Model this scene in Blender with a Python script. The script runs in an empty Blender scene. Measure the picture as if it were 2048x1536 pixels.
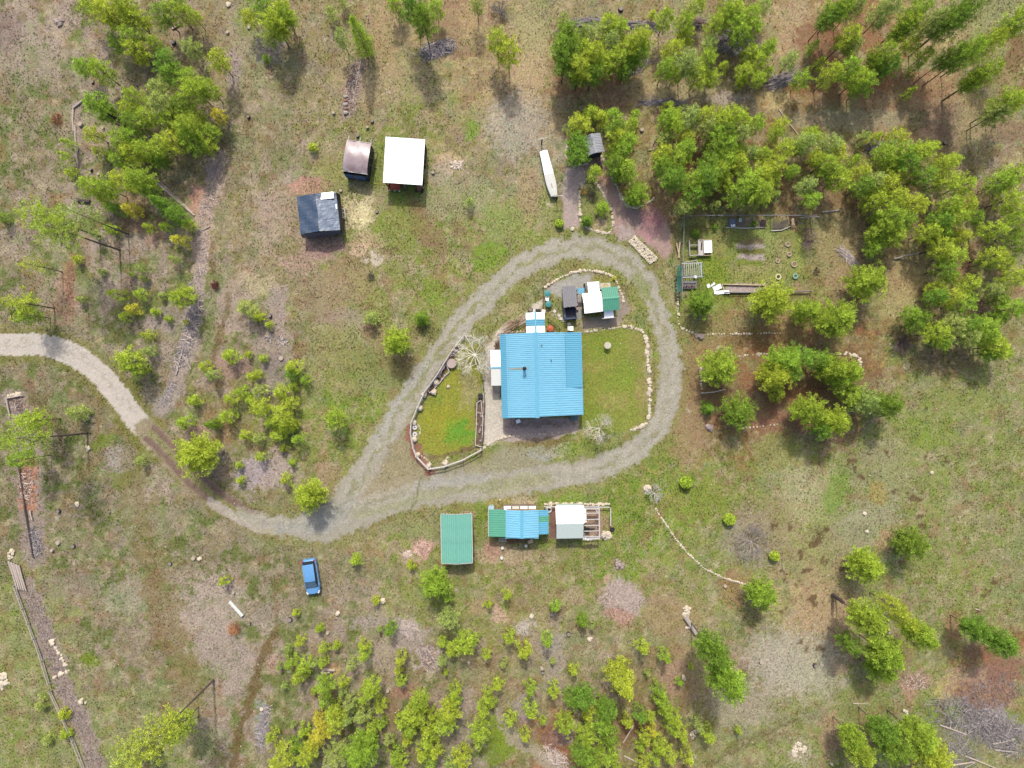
import bpy, math, random
import numpy as np
from mathutils import Vector, Matrix
random.seed(7); rng = np.random.default_rng(11)
C = bpy.context.scene.collection
SC = bpy.context.scene

# ------------------------------------------------------------------ camera, sky, sun, exposure
PPM, CAMH = 16.0, 88.9            # 16 survey units per metre on the ground; drone altitude in metres
cam_d = bpy.data.cameras.new('drone_camera'); cam = bpy.data.objects.new('drone_camera', cam_d); C.objects.link(cam)
cam.location = (0, 0, CAMH); cam.rotation_euler = (0, 0, 0)
cam_d.sensor_width = 36.0; cam_d.lens = 36.0 * PPM * CAMH / 2048.0
cam_d.clip_start = 0.5; cam_d.clip_end = 2500
SC.camera = cam
SUN_EL, SUN_AZ = 53.0, -3.0       # sun stands over the top edge of the picture
w = bpy.data.worlds.new('World'); SC.world = w; w.use_nodes = True
nt = w.node_tree; bg = nt.nodes['Background']; sky = nt.nodes.new('ShaderNodeTexSky')
sky.sky_type = 'NISHITA'; sky.sun_disc = False
sky.sun_elevation = math.radians(SUN_EL); sky.sun_rotation = math.radians(SUN_AZ)
sky.dust_density = 4.0; sky.ozone_density = 0.6
nt.links.new(sky.outputs[0], bg.inputs[0]); bg.inputs[1].default_value = 0.15
sl = bpy.data.lights.new('sun', 'SUN'); sun = bpy.data.objects.new('sun', sl); C.objects.link(sun)
sl.energy = 2.6; sl.angle = math.radians(2.0); sl.color = (1.0, 0.955, 0.88)
sun.rotation_euler = (math.radians(-(90 - SUN_EL)), 0, math.radians(-SUN_AZ)); sun.location = (0, 60, 90)
SC.view_settings.view_transform = 'Standard'; SC.view_settings.look = 'None'
SC.view_settings.exposure = 0.72; SC.view_settings.gamma = 1.0; SC.view_settings.use_curve_mapping = False

# ------------------------------------------------------------------ helpers
def G(px, py, h=0.0):
    k = (1 - h / CAMH) / PPM
    return ((px - 1024) * k, (768 - py) * k)
def P3(px, py, h=0.0, z=None):
    a = G(px, py, h); return Vector((a[0], a[1], h if z is None else z))
KLIT = 1.93
def lin(c):
    c = np.asarray(c, float) / 255.0
    return np.where(c <= 0.04045, c / 12.92, ((c + 0.055) / 1.055) ** 2.4)
def alb(c):
    return np.minimum(lin(c) / KLIT, 0.86)
MATS = {}
def mat(name, rgb, rough=0.8, var=0.12, scale=3.0, bump=0.0, spec=0.3, metallic=0.0, rgb2=None, stretch=None, raw=False):
    if name in MATS: return MATS[name]
    m = bpy.data.materials.new(name); m.use_nodes = True; MATS[name] = m
    n = m.node_tree; b = n.nodes['Principled BSDF']
    c = np.asarray(rgb, float) if raw else alb(rgb)
    c2 = c * (1 - var) if rgb2 is None else (np.asarray(rgb2, float) if raw else alb(rgb2))
    c1 = np.minimum(c * (1 + var), 0.9) if rgb2 is None else c
    tc = n.nodes.new('ShaderNodeTexCoord'); mp = n.nodes.new('ShaderNodeMapping')
    if stretch: mp.inputs['Scale'].default_value = stretch
    nz = n.nodes.new('ShaderNodeTexNoise'); nz.inputs['Scale'].default_value = scale; nz.inputs['Detail'].default_value = 5; nz.inputs['Roughness'].default_value = 0.65
    cr = n.nodes.new('ShaderNodeValToRGB')
    cr.color_ramp.elements[0].position = 0.32; cr.color_ramp.elements[1].position = 0.68
    cr.color_ramp.elements[0].color = (*c2, 1); cr.color_ramp.elements[1].color = (*c1, 1)
    n.links.new(tc.outputs['Object'], mp.inputs[0]); n.links.new(mp.outputs[0], nz.inputs['Vector'])
    n.links.new(nz.outputs['Fac'], cr.inputs[0]); n.links.new(cr.outputs[0], b.inputs['Base Color'])
    b.inputs['Roughness'].default_value = rough; b.inputs['Metallic'].default_value = metallic
    b.inputs['Specular IOR Level'].default_value = spec
    if bump:
        bp = n.nodes.new('ShaderNodeBump'); bp.inputs['Strength'].default_value = bump; bp.inputs['Distance'].default_value = 0.05
        n.links.new(nz.outputs['Fac'], bp.inputs['Height']); n.links.new(bp.outputs[0], b.inputs['Normal'])
    return m
class MB:
    def __init__(s): s.v = []; s.f = []; s.m = []
    def add(s, vs, fs, mi=0, M=None):
        o = len(s.v)
        s.v += [tuple(M @ Vector(p)) if M is not None else tuple(p) for p in vs]
        s.f += [tuple(i + o for i in f) for f in fs]; s.m += [mi] * len(fs); return s
    def box(s, cx, cy, cz, sx, sy, sz, rz=0.0, mi=0, taper=1.0):
        c, n = math.cos(rz), math.sin(rz); vs = []
        for z, k in ((-.5, 1.0), (.5, taper)):
            for x, y in ((-.5, -.5), (.5, -.5), (.5, .5), (-.5, .5)):
                X, Y = x * sx * k, y * sy * k
                vs.append((cx + X * c - Y * n, cy + X * n + Y * c, cz + z * sz))
        return s.add(vs, [(3, 2, 1, 0), (4, 5, 6, 7), (0, 1, 5, 4), (1, 2, 6, 5), (2, 3, 7, 6), (3, 0, 4, 7)], mi)
    def tube(s, pts, rad, n=6, mi=0, cap=True):
        pts = [Vector(p) for p in pts]; rings = []; vs = []
        for i, p in enumerate(pts):
            d = (pts[min(i + 1, len(pts) - 1)] - pts[max(i - 1, 0)]).normalized()
            a = d.cross(Vector((0, 0, 1)) if abs(d.z) < .9 else Vector((1, 0, 0))).normalized(); b = d.cross(a)
            r = rad[i] if isinstance(rad, (list, tuple)) else rad
            for k in range(n):
                t = 2 * math.pi * k / n; vs.append(p + a * (r * math.cos(t)) + b * (r * math.sin(t)))
        fs = []
        for i in range(len(pts) - 1):
            for k in range(n):
                q = (k + 1) % n; fs.append((i * n + k, i * n + q, (i + 1) * n + q, (i + 1) * n + k))
        if cap:
            fs.append(tuple(range(n))[::-1]); fs.append(tuple((len(pts) - 1) * n + k for k in range(n)))
        return s.add(vs, fs, mi)
    def cyl(s, cx, cy, z0, z1, r0, r1=None, n=12, mi=0):
        r1 = r0 if r1 is None else r1
        vs = [(cx + r * math.cos(2 * math.pi * k / n), cy + r * math.sin(2 * math.pi * k / n), z) for z, r in ((z0, r0), (z1, r1)) for k in range(n)]
        fs = [(k, (k + 1) % n, n + (k + 1) % n, n + k) for k in range(n)] + [tuple(range(n))[::-1], tuple(range(n, 2 * n))]
        return s.add(vs, fs, mi)
    def torus(s, cx, cy, cz, R, r, n=16, m=7, mi=0):
        vs = []; fs = []
        for i in range(n):
            a = 2 * math.pi * i / n
            for j in range(m):
                b = 2 * math.pi * j / m; q = R + r * math.cos(b)
                vs.append((cx + q * math.cos(a), cy + q * math.sin(a), cz + r * math.sin(b)))
        for i in range(n):
            for j in range(m): fs.append((i * m + j, ((i + 1) % n) * m + j, ((i + 1) % n) * m + (j + 1) % m, i * m + (j + 1) % m))
        return s.add(vs, fs, mi)
    def mesh(s, name, mats=None, smooth=False):
        me = bpy.data.meshes.new(name); me.from_pydata(s.v, [], s.f)
        for m in (mats if isinstance(mats, (list, tuple)) else [mats] if mats else []): me.materials.append(m)
        me.polygons.foreach_set('material_index', s.m)
        if smooth: me.polygons.foreach_set('use_smooth', [True] * len(me.polygons))
        me.update(); return me
    def obj(s, name, mats=None, parent=None, loc=(0, 0, 0), rz=0.0, smooth=False):
        return link(name, s.mesh(name, mats, smooth), parent, loc, rz)
def link(name, me, parent=None, loc=(0, 0, 0), rz=0.0):
    o = bpy.data.objects.new(name, me); C.objects.link(o)
    if parent is not None: o.parent = parent
    o.location = loc; o.rotation_euler = (0, 0, rz); return o
def tag(o, label, cat, group=None):
    o['label'] = label; o['category'] = cat
    if group: o['group'] = group
    return o
def thing(name, label, cat, loc=(0, 0), rz=0.0, group=None):
    o = bpy.data.objects.new(name, None); C.objects.link(o); o.empty_display_size = 0.3
    o.location = (loc[0], loc[1], loc[2] if len(loc) > 2 else 0.0); o.rotation_euler = (0, 0, rz)
    return tag(o, label, cat, group)
def R_(d): return math.radians(d)

# ------------------------------------------------------------------ value noise (numpy)
_T = rng.random((6, 256, 256))
def vn(x, y, s=0):
    xi = np.floor(x).astype(int); yi = np.floor(y).astype(int); fx = x - xi; fy = y - yi
    fx = fx * fx * (3 - 2 * fx); fy = fy * fy * (3 - 2 * fy); T = _T[s % 6]; a = s * 37
    g = lambda i, j: T[(xi + i + a) & 255, (yi + j + a * 3) & 255]
    return (g(0, 0) * (1 - fx) + g(1, 0) * fx) * (1 - fy) + (g(0, 1) * (1 - fx) + g(1, 1) * fx) * fy
def fbm(x, y, o=4, s=0):
    t = 0; a = 1; n = 0
    for k in range(o): t = t + a * vn(x * 2 ** k, y * 2 ** k, s + k); n += a; a *= .55
    return t / n
def sst(a, b, x):
    t = np.clip((x - a) / (b - a), 0, 1); return t * t * (3 - 2 * t)
# ------------------------------------------------------------------ the ground: one fine sheet, tinted by what covers the soil
STEP = 0.2
gx = np.arange(-74, 74.001, STEP); gy = np.arange(-57, 57.001, STEP)
NX, NY = len(gx), len(gy)
X, Y = np.meshgrid(gx, gy)                                   # rows = y
U = X * PPM + 1024; V = 768 - Y * PPM                        # survey units
wu = (fbm(X * .9, Y * .9, 4, 1) - .5) * 26 + (vn(X * 3.1, Y * 3.1, 4) - .5) * 7
wv = (fbm(X * .9 + 40, Y * .9, 4, 2) - .5) * 26 + (vn(X * 3.1, Y * 3.1 + 20, 5) - .5) * 7
UW, VW = U + wu, V + wv
PAL = {   # cover types: three colours each (as seen in sunlight)
 'm': ((138, 130, 100), (155, 143, 127), (112, 122, 70)),
 'p': ((172, 156, 146), (152, 140, 120), (120, 128, 76)),
 'd': ((162, 150, 116), (140, 136, 84), (156, 143, 122)),
 't': ((186, 166, 130), (164, 150, 104), (160, 138, 110)),
 'r': ((160, 118, 84), (132, 104, 70), (150, 132, 94)),
 'b': ((152, 130, 98), (124, 112, 72), (142, 138, 88)),
 'g': ((146, 149, 90), (127, 142, 66), (163, 153, 118)),
 'G': ((133, 150, 70), (117, 144, 54), (151, 151, 86)),
 'o': ((145, 150, 94), (129, 144, 72), (155, 151, 112)),
 's': ((178, 170, 152), (158, 152, 124), (166, 158, 140))}
MAP = ["pppdddttdddbtrto",
       "mpdpddgttbtdrrtb",
       "mpddpggdsgrrbbbd",
       "pppdpggggGbgbbbd",
       "mpppdggggggGgbbb",
       "mmpppggggGGrbrgo",
       "mmmbgGgGGGbrrooo",
       "mmppgggggGGgoooo",
       "mmmmmdgggGGooooo",
       "omppmpggdgdotooo",
       "ommpppmddpbpsoor",
       "ooopmmmprbbooooo"]
def bil(A, u, v):
    i = np.clip(u / 128 - .5, 0, 14.999); j = np.clip(v / 128 - .5, 0, 10.999)
    i0 = i.astype(int); j0 = j.astype(int); a = i - i0; b = j - j0
    a = a * a * (3 - 2 * a); b = b * b * (3 - 2 * b)
    return (A[j0, i0] * (1 - a) + A[j0, i0 + 1] * a) * (1 - b) + (A[j0 + 1, i0] * (1 - a) + A[j0 + 1, i0 + 1] * a) * b
n1 = fbm(X * .55, Y * .55, 4, 0); n2 = fbm(X * 1.7 + 9, Y * 1.7, 3, 2); n3 = rng.random(X.shape)
n4 = fbm(X * .16 + 5, Y * .16, 3, 3)
q = n2 * .55 + n3 * .2 + n1 * .35
wb = sst(.50, .66, q); wc = sst(.52, .68, n1 * .75 + (1 - n2) * .35)
COL = np.zeros(X.shape + (3,)); GREEN = np.zeros(X.shape)
bw = fbm(X * .7 + 3, Y * .7 + 60, 4, 5); bw2 = fbm(X * .7 + 77, Y * .7 + 11, 4, 3)
UB, VB = U + wu * 2.2 + (bw - .5) * 190 + (n3 - .5) * 40, V + wv * 2.2 + (bw2 - .5) * 190 + (rng.random(X.shape) - .5) * 40
for code, (c0, c1, c2) in PAL.items():
    A = np.array([[1.0 if ch == code else 0.0 for ch in row] for row in MAP])
    wt = bil(A, UB, VB)
    c = lin(c0)[None, None] * (1 - wb)[..., None] + lin(c1)[None, None] * wb[..., None]
    c = c * (1 - wc)[..., None] + lin(c2)[None, None] * wc[..., None]
    COL += c * wt[..., None]
    GREEN += wt * {'m': .75, 'p': .55, 'd': .6, 't': .4, 'r': .15, 'b': .4, 'g': .9, 'G': 1., 'o': .8, 's': .4}[code]
COL *= (0.88 + .2 * n4)[..., None] * np.array([1.0, .985, .9])
n5 = fbm(X * .85 + 14, Y * .85 + 51, 4, 5); n6 = fbm(X * .5 + 90, Y * .5 + 33, 4, 1)
for msk, cc in ((sst(.56, .72, n5) * .55, (146, 118, 86)), (sst(.57, .70, n6) * .5, (138, 146, 100)), (sst(.60, .74, fbm(X * 1.5, Y * 1.5 + 70, 3, 2)) * .5, (182, 168, 136))):
    COL = COL * (1 - msk[..., None]) + lin(cc) * msk[..., None]
COL *= (1 + (fbm(X * 1.25 + 3, Y * 1.25 + 8, 3, 3) - .5) * .5)[..., None]
HARD = np.zeros(X.shape)                                     # 1 where the surface is gravel, soil or building floor
REG = np.zeros(X.shape, int)
def win(x0, x1, y0, y1, pad=40):
    i0 = max(int(((x0 - pad - 1024) / PPM - gx[0]) / STEP), 0); i1 = min(int(((x1 + pad - 1024) / PPM - gx[0]) / STEP) + 2, NX)
    j0 = max(int(((768 - y1 - pad) / PPM - gy[0]) / STEP), 0); j1 = min(int(((768 - y0 + pad) / PPM - gy[0]) / STEP) + 2, NY)
    return (slice(j0, j1), slice(i0, i1))
NBRK = fbm(X * 2.3 + 31, Y * 2.3 + 7, 3, 4) * .75 + n3 * .25
def blend(s, wgt, col, hard=0.0, green=None, reg=None, mott=.16, rth=.5, brk=0.0):
    if brk:
        m = max(float(wgt.max()), 1e-6); wgt = m * sst(.28, .72, wgt / m + (NBRK[s] - .5) * brk) * np.clip(wgt / m * 6, 0, 1)
    k = (1 + (n2[s] - .5) * 2 * mott + (n3[s] - .5) * mott * .9)[..., None]
    COL[s] = COL[s] * (1 - wgt[..., None]) + lin(col)[None, None] * k * wgt[..., None]
    HARD[s] = np.maximum(HARD[s], wgt * hard) if hard else HARD[s] * (1 - wgt * .7)
    if green is not None: GREEN[s] = GREEN[s] * (1 - wgt) + green * wgt
    if reg is not None: REG[s][wgt > rth] = reg
def ell(x, y, rx, ry, col, st=1.0, soft=.45, rot=0, warp=1.0, **k):
    r = max(rx, ry) * 1.5; s = win(x - r, x + r, y - r, y + r)
    du = U[s] + wu[s] * warp - x; dv = V[s] + wv[s] * warp - y; a = R_(rot)
    d = np.hypot((du * math.cos(a) + dv * math.sin(a)) / rx, (-du * math.sin(a) + dv * math.cos(a)) / ry)
    if col[0] - col[2] > 64 and col[0] > col[1] + 24: st *= .7; col = tuple(int(c * .75 + m * .25) for c, m in zip(col, (150, 134, 108)))
    k.setdefault('brk', 1.5)
    blend(s, st * (1 - sst(1 - soft, 1 + soft, d)), col, **k)
def dist_line(s, pts, warp=1.0):
    u = U[s] + wu[s] * warp; v = V[s] + wv[s] * warp; D = np.full(u.shape, 1e9); W = np.zeros(u.shape)
    for a, b in zip(pts[:-1], pts[1:]):
        dx, dy = b[0] - a[0], b[1] - a[1]; L = dx * dx + dy * dy + 1e-9
        t = np.clip(((u - a[0]) * dx + (v - a[1]) * dy) / L, 0, 1)
        d = np.hypot(u - a[0] - t * dx, v - a[1] - t * dy)
        wa = a[2] if len(a) > 2 else 1; wb_ = b[2] if len(b) > 2 else 1
        ww = wa + (wb_ - wa) * t; sel = d / ww < D; D = np.where(sel, d / ww, D)
    return D
def smooth_path(pts, n=5):
    out = []
    P = [pts[0]] + list(pts) + [pts[-1]]
    for i in range(1, len(P) - 2):
        for k in range(n):
            t = k / n; p0, p1, p2, p3 = (np.array(P[i + j], float) for j in (-1, 0, 1, 2))
            out.append(tuple(.5 * ((2 * p1) + (-p0 + p2) * t + (2 * p0 - 5 * p1 + 4 * p2 - p3) * t * t + (-p0 + 3 * p1 - 3 * p2 + p3) * t ** 3)))
    out.append(tuple(map(float, pts[-1]))); return out
def line(pts, hw, col, st=1.0, soft=.35, warp=.6, **k):
    xs = [p[0] for p in pts]; ys = [p[1] for p in pts]
    s = win(min(xs) - hw * 1.6, max(xs) + hw * 1.6, min(ys) - hw * 1.6, max(ys) + hw * 1.6)
    pts = [(p[0], p[1], hw * (p[2] if len(p) > 2 else 1)) for p in pts]
    d = dist_line(s, pts, warp)
    k.setdefault('brk', 0.9)
    blend(s, st * (1 - sst(1 - soft, 1 + soft, d)), col, **k)
def poly(pts, col, st=1.0, soft=6, warp=.5, **k):
    xs = [p[0] for p in pts]; ys = [p[1] for p in pts]; s = win(min(xs), max(xs), min(ys), max(ys))
    u = U[s] + wu[s] * warp; v = V[s] + wv[s] * warp; ins = np.zeros(u.shape, bool)
    for (xa, ya), (xb, yb) in zip(pts, pts[1:] + pts[:1]):
        c = ((ya > v) != (yb > v)); ins ^= c & (u < (xb - xa) * (v - ya) / ((yb - ya) if yb != ya else 1e-9) + xa)
    D = dist_line(s, [(*p, 1) for p in pts] + [(*pts[0], 1)], warp)
    sd = np.where(ins, -D, D)
    blend(s, st * (1 - sst(-soft, soft, sd)), col, **k)
# broad cover patches -----------------------------------------------------------
for a in [  # x, y, rx, ry, colour, strength, softness, rotation
 (280, 330, 60, 22, (96, 108, 40), .6, .5, 0), (180, 1320, 20, 16, (118, 140, 30), .8, .5, 0), (205, 885, 16, 26, (112, 132, 36), .7, .5, 60),
 (262, 882, 16, 14, (112, 132, 36), .7, .5, 0), (240, 960, 22, 20, (110, 130, 40), .7, .5, 0), (292, 900, 22, 30, (120, 136, 52), .6, .5, 40),
 (245, 915, 30, 34, (176, 164, 160), .6, .5, 0), (380, 180, 70, 60, (168, 152, 110), .5, .6, 0), (60, 110, 60, 60, (172, 160, 140), .4, .6, 0),
 (15, 60, 30, 40, (120, 100, 100), .5, .6, 0), (115, 237, 16, 14, (156, 100, 76), .6, .5, 0), (490, 60, 40, 60, (176, 164, 140), .5, .6, 0),
 (540, 95, 30, 40, (150, 146, 146), .5, .6, 20), (470, 140, 14, 40, (170, 150, 150), .6, .6, 0),
 (310, 92, 40, 24, (169, 141, 110), .5, .6, 0), (390, 60, 50, 40, (150, 120, 84), .5, .6, 0), (500, 40, 30, 46, (128, 140, 70), .6, .6, 0),
 (735, 165, 60, 50, (170, 148, 112), .6, .6, 0), (770, 60, 40, 60, (190, 160, 116), .6, .6, 0), (910, 20, 60, 40, (178, 143, 107), .6, .6, 0),
 (780, 170, 120, 40, (182, 164, 128), .4, .6, 0), (1055, 130, 40, 100, (196, 172, 136), .5, .6, 0), (1030, 250, 60, 60, (184, 178, 166), .5, .6, 0),
 (1060, 55, 40, 50, (158, 160, 106), .5, .6, 0), (1130, 180, 34, 24, (153, 106, 75), .7, .5, 0), (1200, 160, 60, 30, (157, 110, 78), .7, .6, 0),
 (1280, 190, 90, 22, (180, 160, 120), .6, .6, 0), (1230, 200, 26, 24, (167, 130, 108), .6, .6, 0), (1380, 180, 90, 26, (178, 166, 124), .6, .6, 0),
 (1455, 195, 40, 14, (184, 166, 158), .6, .6, 0), (1300, 70, 40, 30, (188, 166, 136), .5, .6, 0), (1330, 330, 30, 90, (186, 164, 118), .7, .6, 0), (1350, 400, 26, 20, (174, 121, 85), .6, .6, 0),
 (1590, 60, 30, 60, (186, 161, 128), .6, .6, 0), (1640, 80, 50, 40, (131, 90, 68), .7, .6, 0), (1730, 60, 44, 50, (147, 95, 69), .8, .6, 0), (1745, 170, 60, 30, (154, 103, 73), .8, .6, 0),
 (1850, 170, 60, 30, (157, 107, 77), .8, .6, 0), (1875, 200, 40, 30, (176, 130, 96), .7, .6, 0), (1780, 210, 70, 24, (188, 153, 119), .7, .6, 0), (1660, 195, 60, 20, (176, 136, 103), .6, .6, 0),
 (1700, 240, 130, 20, (176, 168, 136), .6, .6, 0), (1550, 200, 26, 24, (200, 182, 128), .7, .6, 0), (1890, 250, 40, 50, (140, 116, 100), .6, .6, 0), (1990, 20, 60, 40, (150, 148, 104), .6, .6, 0),
 (1960, 250, 50, 40, (166, 152, 112), .5, .6, 0), (2030, 100, 20, 40, (131, 94, 72), .7, .6, 0), (2020, 265, 40, 24, (140, 116, 96), .6, .6, 0), (1850, 270, 20, 14, (188, 152, 128), .6, .6, 0),
 (1630, 390, 40, 30, (189, 161, 122), .6, .6, 0), (1700, 400, 36, 40, (142, 111, 80), .6, .6, 0), (1960, 395, 30, 30, (146, 101, 76), .7, .6, 0), (1720, 480, 34, 50, (173, 137, 103), .7, .6, 0), (1680, 480, 50, 60, (170, 156, 112), .6, .6, 0),
 (1810, 545, 44, 50, (182, 160, 116), .7, .6, 0), (1935, 530, 24, 40, (165, 115, 85), .7, .6, 0), (1680, 560, 30, 40, (184, 153, 116), .7, .6, 0), (1960, 620, 30, 40, (153, 121, 98), .7, .6, 0), (1890, 720, 60, 30, (150, 124, 96), .6, .6, 0),
 (1795, 610, 40, 30, (186, 176, 124), .6, .6, 0), (1560, 660, 40, 30, (186, 142, 98), .8, .6, 0), (1620, 665, 40, 24, (179, 130, 87), .8, .6, 0), (1490, 640, 50, 30, (179, 151, 108), .6, .6, 0), (1510, 680, 60, 20, (128, 100, 66), .6, .6, 0),
 (1410, 650, 50, 30, (140, 128, 84), .6, .6, 0), (1390, 760, 60, 80, (155, 127, 94), .7, .6, 0), (1520, 800, 90, 60, (141, 100, 74), .75, .6, 0), (1600, 770, 50, 40, (138, 87, 59), .8, .6, 0), (1570, 850, 70, 24, (161, 118, 97), .6, .6, 0), (1660, 870, 50, 20, (144, 112, 91), .7, .6, 0),
 (1700, 770, 60, 70, (122, 97, 70), .6, .6, 0), (1440, 790, 40, 40, (124, 100, 72), .6, .6, 0), (1380, 870, 40, 70, (169, 141, 110), .5, .6, 0), (1560, 900, 50, 40, (150, 158, 84), .5, .6, 0),
 (1640, 990, 70, 36, (190, 182, 140), .45, .7, -50), (1590, 965, 30, 40, (196, 188, 150), .4, .7, 30), (1672, 985, 20, 50, (122, 150, 60), .75, .6, 25), (1850, 860, 60, 40, (128, 150, 58), .55, .6, 0), (1910, 800, 80, 30, (140, 150, 80), .4, .6, 0),
 (1770, 950, 60, 80, (160, 156, 118), .4, .7, 0), (1740, 1040, 60, 40, (166, 164, 136), .5, .7, -30), (1755, 988, 20, 22, (166, 148, 84), .7, .6, 0), (1700, 1085, 40, 60, (158, 156, 124), .45, .7, 0),
 (1500, 1075, 50, 50, (158, 146, 138), .6, .7, 0), (1400, 1000, 60, 40, (136, 148, 62), .6, .6, 0), (1540, 1060, 60, 60, (160, 144, 108), .5, .7, 0), (1640, 1120, 60, 60, (160, 150, 108), .5, .7, 0),
 (1650, 1240, 60, 70, (184, 159, 124), .8, .7, 10), (1690, 1300, 50, 40, (154, 129, 102), .6, .6, 0), (1600, 1330, 90, 60, (182, 176, 152), .7, .7, 0), (1550, 1320, 50, 60, (176, 168, 148), .6, .7, 0), (1480, 1410, 60, 50, (172, 160, 140), .6, .7, 0),
 (1470, 1180, 26, 40, (171, 126, 90), .8, .6, 0), (1500, 1225, 26, 24, (120, 104, 74), .5, .6, 0), (1350, 1230, 60, 40, (176, 150, 108), .7, .6, 0), (1380, 1340, 40, 50, (170, 140, 108), .6, .6, 0), (1410, 1330, 30, 60, (150, 148, 96), .5, .6, 0),
 (1335, 1370, 20, 30, (178, 142, 123), .6, .6, 0), (1260, 1370, 24, 60, (140, 120, 80), .5, .6, 0), (1105, 1480, 20, 24, (138, 83, 63), .85, .5, 30), (1092, 1463, 16, 12, (137, 80, 58), .8, .5, 0), (1130, 1515, 12, 12, (182, 120, 85), .8, .5, 0), (1130, 1475, 24, 18, (160, 140, 136), .6, .6, 0),
 (1265, 1455, 20, 18, (116, 82, 63), .8, .6, 0), (1250, 1470, 16, 40, (130, 96, 76), .6, .6, 0), (1040, 1490, 70, 18, (132, 142, 56), .7, .6, 30), (1000, 1470, 24, 50, (126, 146, 44), .8, .5, -25), (985, 1510, 30, 26, (120, 142, 44), .7, .5, 0),
 (1245, 1200, 44, 40, (184, 164, 156), .9, .4, 0), (1237, 1232, 30, 16, (184, 146, 128), .8, .5, 20), (1050, 1255, 18, 14, (200, 190, 180), .7, .6, 0), (1215, 1155, 12, 8, (206, 170, 150), .7, .6, 0), (1145, 1190, 20, 12, (176, 156, 130), .6, .6, 0),
 (1090, 1290, 30, 24, (168, 152, 142), .6, .6, 0), (1110, 1320, 24, 60, (166, 156, 146), .6, .6, 0), (1000, 1230, 18, 16, (206, 172, 150), .7, .6, 0), (960, 1215, 24, 20, (176, 150, 116), .6, .6, 0), (1010, 1110, 60, 20, (190, 166, 138), .7, .6, 0), (990, 1100, 18, 18, (184, 140, 124), .6, .6, 0),
 (845, 1098, 20, 22, (198, 162, 146), .85, .5, 0), (815, 1110, 16, 10, (198, 170, 150), .6, .6, 0), (840, 1060, 60, 18, (150, 150, 110), .5, .6, 0), (1340, 1340, 30, 20, (180, 150, 130), .4, .6, 0),
 (805, 1250, 26, 18, (184, 168, 158), .8, .6, 0), (820, 1280, 40, 26, (176, 160, 154), .7, .6, 0), (855, 1320, 24, 26, (186, 170, 160), .85, .5, 0), (740, 1245, 40, 14, (170, 156, 146), .7, .6, 0), (770, 1310, 30, 40, (170, 154, 136), .6, .6, 0), (660, 1335, 24, 16, (196, 152, 121), .8, .6, 0), (672, 1338, 8, 8, (226, 196, 130), .8, .6, 0),
 (550, 1330, 14, 22, (190, 156, 140), .6, .6, 0), (810, 1385, 26, 12, (164, 124, 106), .8, .6, 0), (870, 1395, 18, 26, (168, 146, 130), .7, .6, 0), (935, 1400, 16, 30, (170, 152, 140), .7, .6, 0), (785, 1420, 14, 40, (150, 120, 90), .6, .6, 0), (915, 1460, 24, 40, (154, 140, 128), .6, .6, 0), (1050, 1415, 20, 30, (170, 156, 150), .6, .6, 0),
 (480, 1350, 30, 60, (176, 160, 148), .6, .6, 10), (430, 1210, 60, 60, (180, 164, 150), .7, .6, 0), (440, 1290, 50, 40, (170, 156, 144), .6, .6, 0), (540, 1230, 50, 24, (166, 154, 138), .5, .6, 0), (150, 1170, 60, 30, (150, 134, 126), .4, .6, 0), (250, 1200, 50, 30, (158, 160, 130), .5, .6, 0),
 (1680, 1340, 20, 14, (163, 135, 112), .6, .6, 0), (1830, 1360, 40, 18, (184, 150, 134), .7, .6, 0), (1820, 1380, 18, 18, (190, 150, 130), .6, .6, 0), (1895, 1375, 24, 30, (196, 186, 116), .7, .6, 20), (1960, 1380, 70, 50, (171, 140, 119), .85, .6, 0), (1925, 1390, 24, 24, (150, 108, 75), .8, .6, 0), (1990, 1395, 30, 20, (179, 132, 96), .8, .6, 0), (2010, 1340, 40, 30, (142, 106, 89), .8, .6, 0),
 (1970, 1450, 80, 40, (150, 142, 146), .8, .6, 20), (1920, 1480, 60, 50, (130, 132, 96), .6, .6, 0), (1910, 1425, 20, 24, (132, 156, 70), .7, .6, -30), (1860, 1440, 14, 18, (122, 150, 54), .7, .5, 20), (1910, 1245, 20, 24, (174, 119, 94), .7, .6, 0), (1965, 1300, 30, 20, (132, 98, 79), .7, .6, 0),
 (1800, 1310, 30, 60, (150, 120, 90), .5, .6, 30), (1730, 1470, 20, 40, (176, 132, 99), .7, .6, 0), (1660, 1470, 20, 50, (178, 147, 116), .7, .6, 0), (1740, 1440, 30, 20, (170, 140, 90), .6, .6, 0), (1598, 1500, 24, 30, (186, 176, 150), .6, .6, 0), (1700, 1200, 16, 40, (187, 151, 112), .5, .6, 0), (1770, 1080, 18, 26, (182, 151, 118), .7, .6, 0), (1690, 1140, 20, 24, (182, 151, 115), .7, .6, 0),
 # west clearing
 (140, 560, 14, 55, (184, 126, 98), .75, .5, 0), (130, 600, 22, 50, (186, 143, 121), .7, .6, 0), (120, 398, 12, 10, (174, 121, 95), .6, .6, 0), (265, 410, 34, 24, (153, 123, 92), .6, .6, 0), (270, 445, 30, 20, (162, 128, 99), .6, .6, 0), (315, 470, 20, 24, (185, 133, 110), .6, .6, 0),
 (392, 395, 14, 34, (196, 153, 132), .85, .5, 0), (405, 412, 18, 16, (188, 152, 128), .7, .5, 0), (330, 640, 40, 24, (164, 150, 146), .5, .6, 0), (520, 570, 40, 24, (196, 178, 144), .6, .6, 0), (460, 600, 40, 40, (176, 158, 144), .5, .6, 0), (555, 610, 20, 44, (172, 156, 148), .7, .6, 0), (545, 690, 34, 50, (166, 148, 138), .7, .6, 0),
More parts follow.
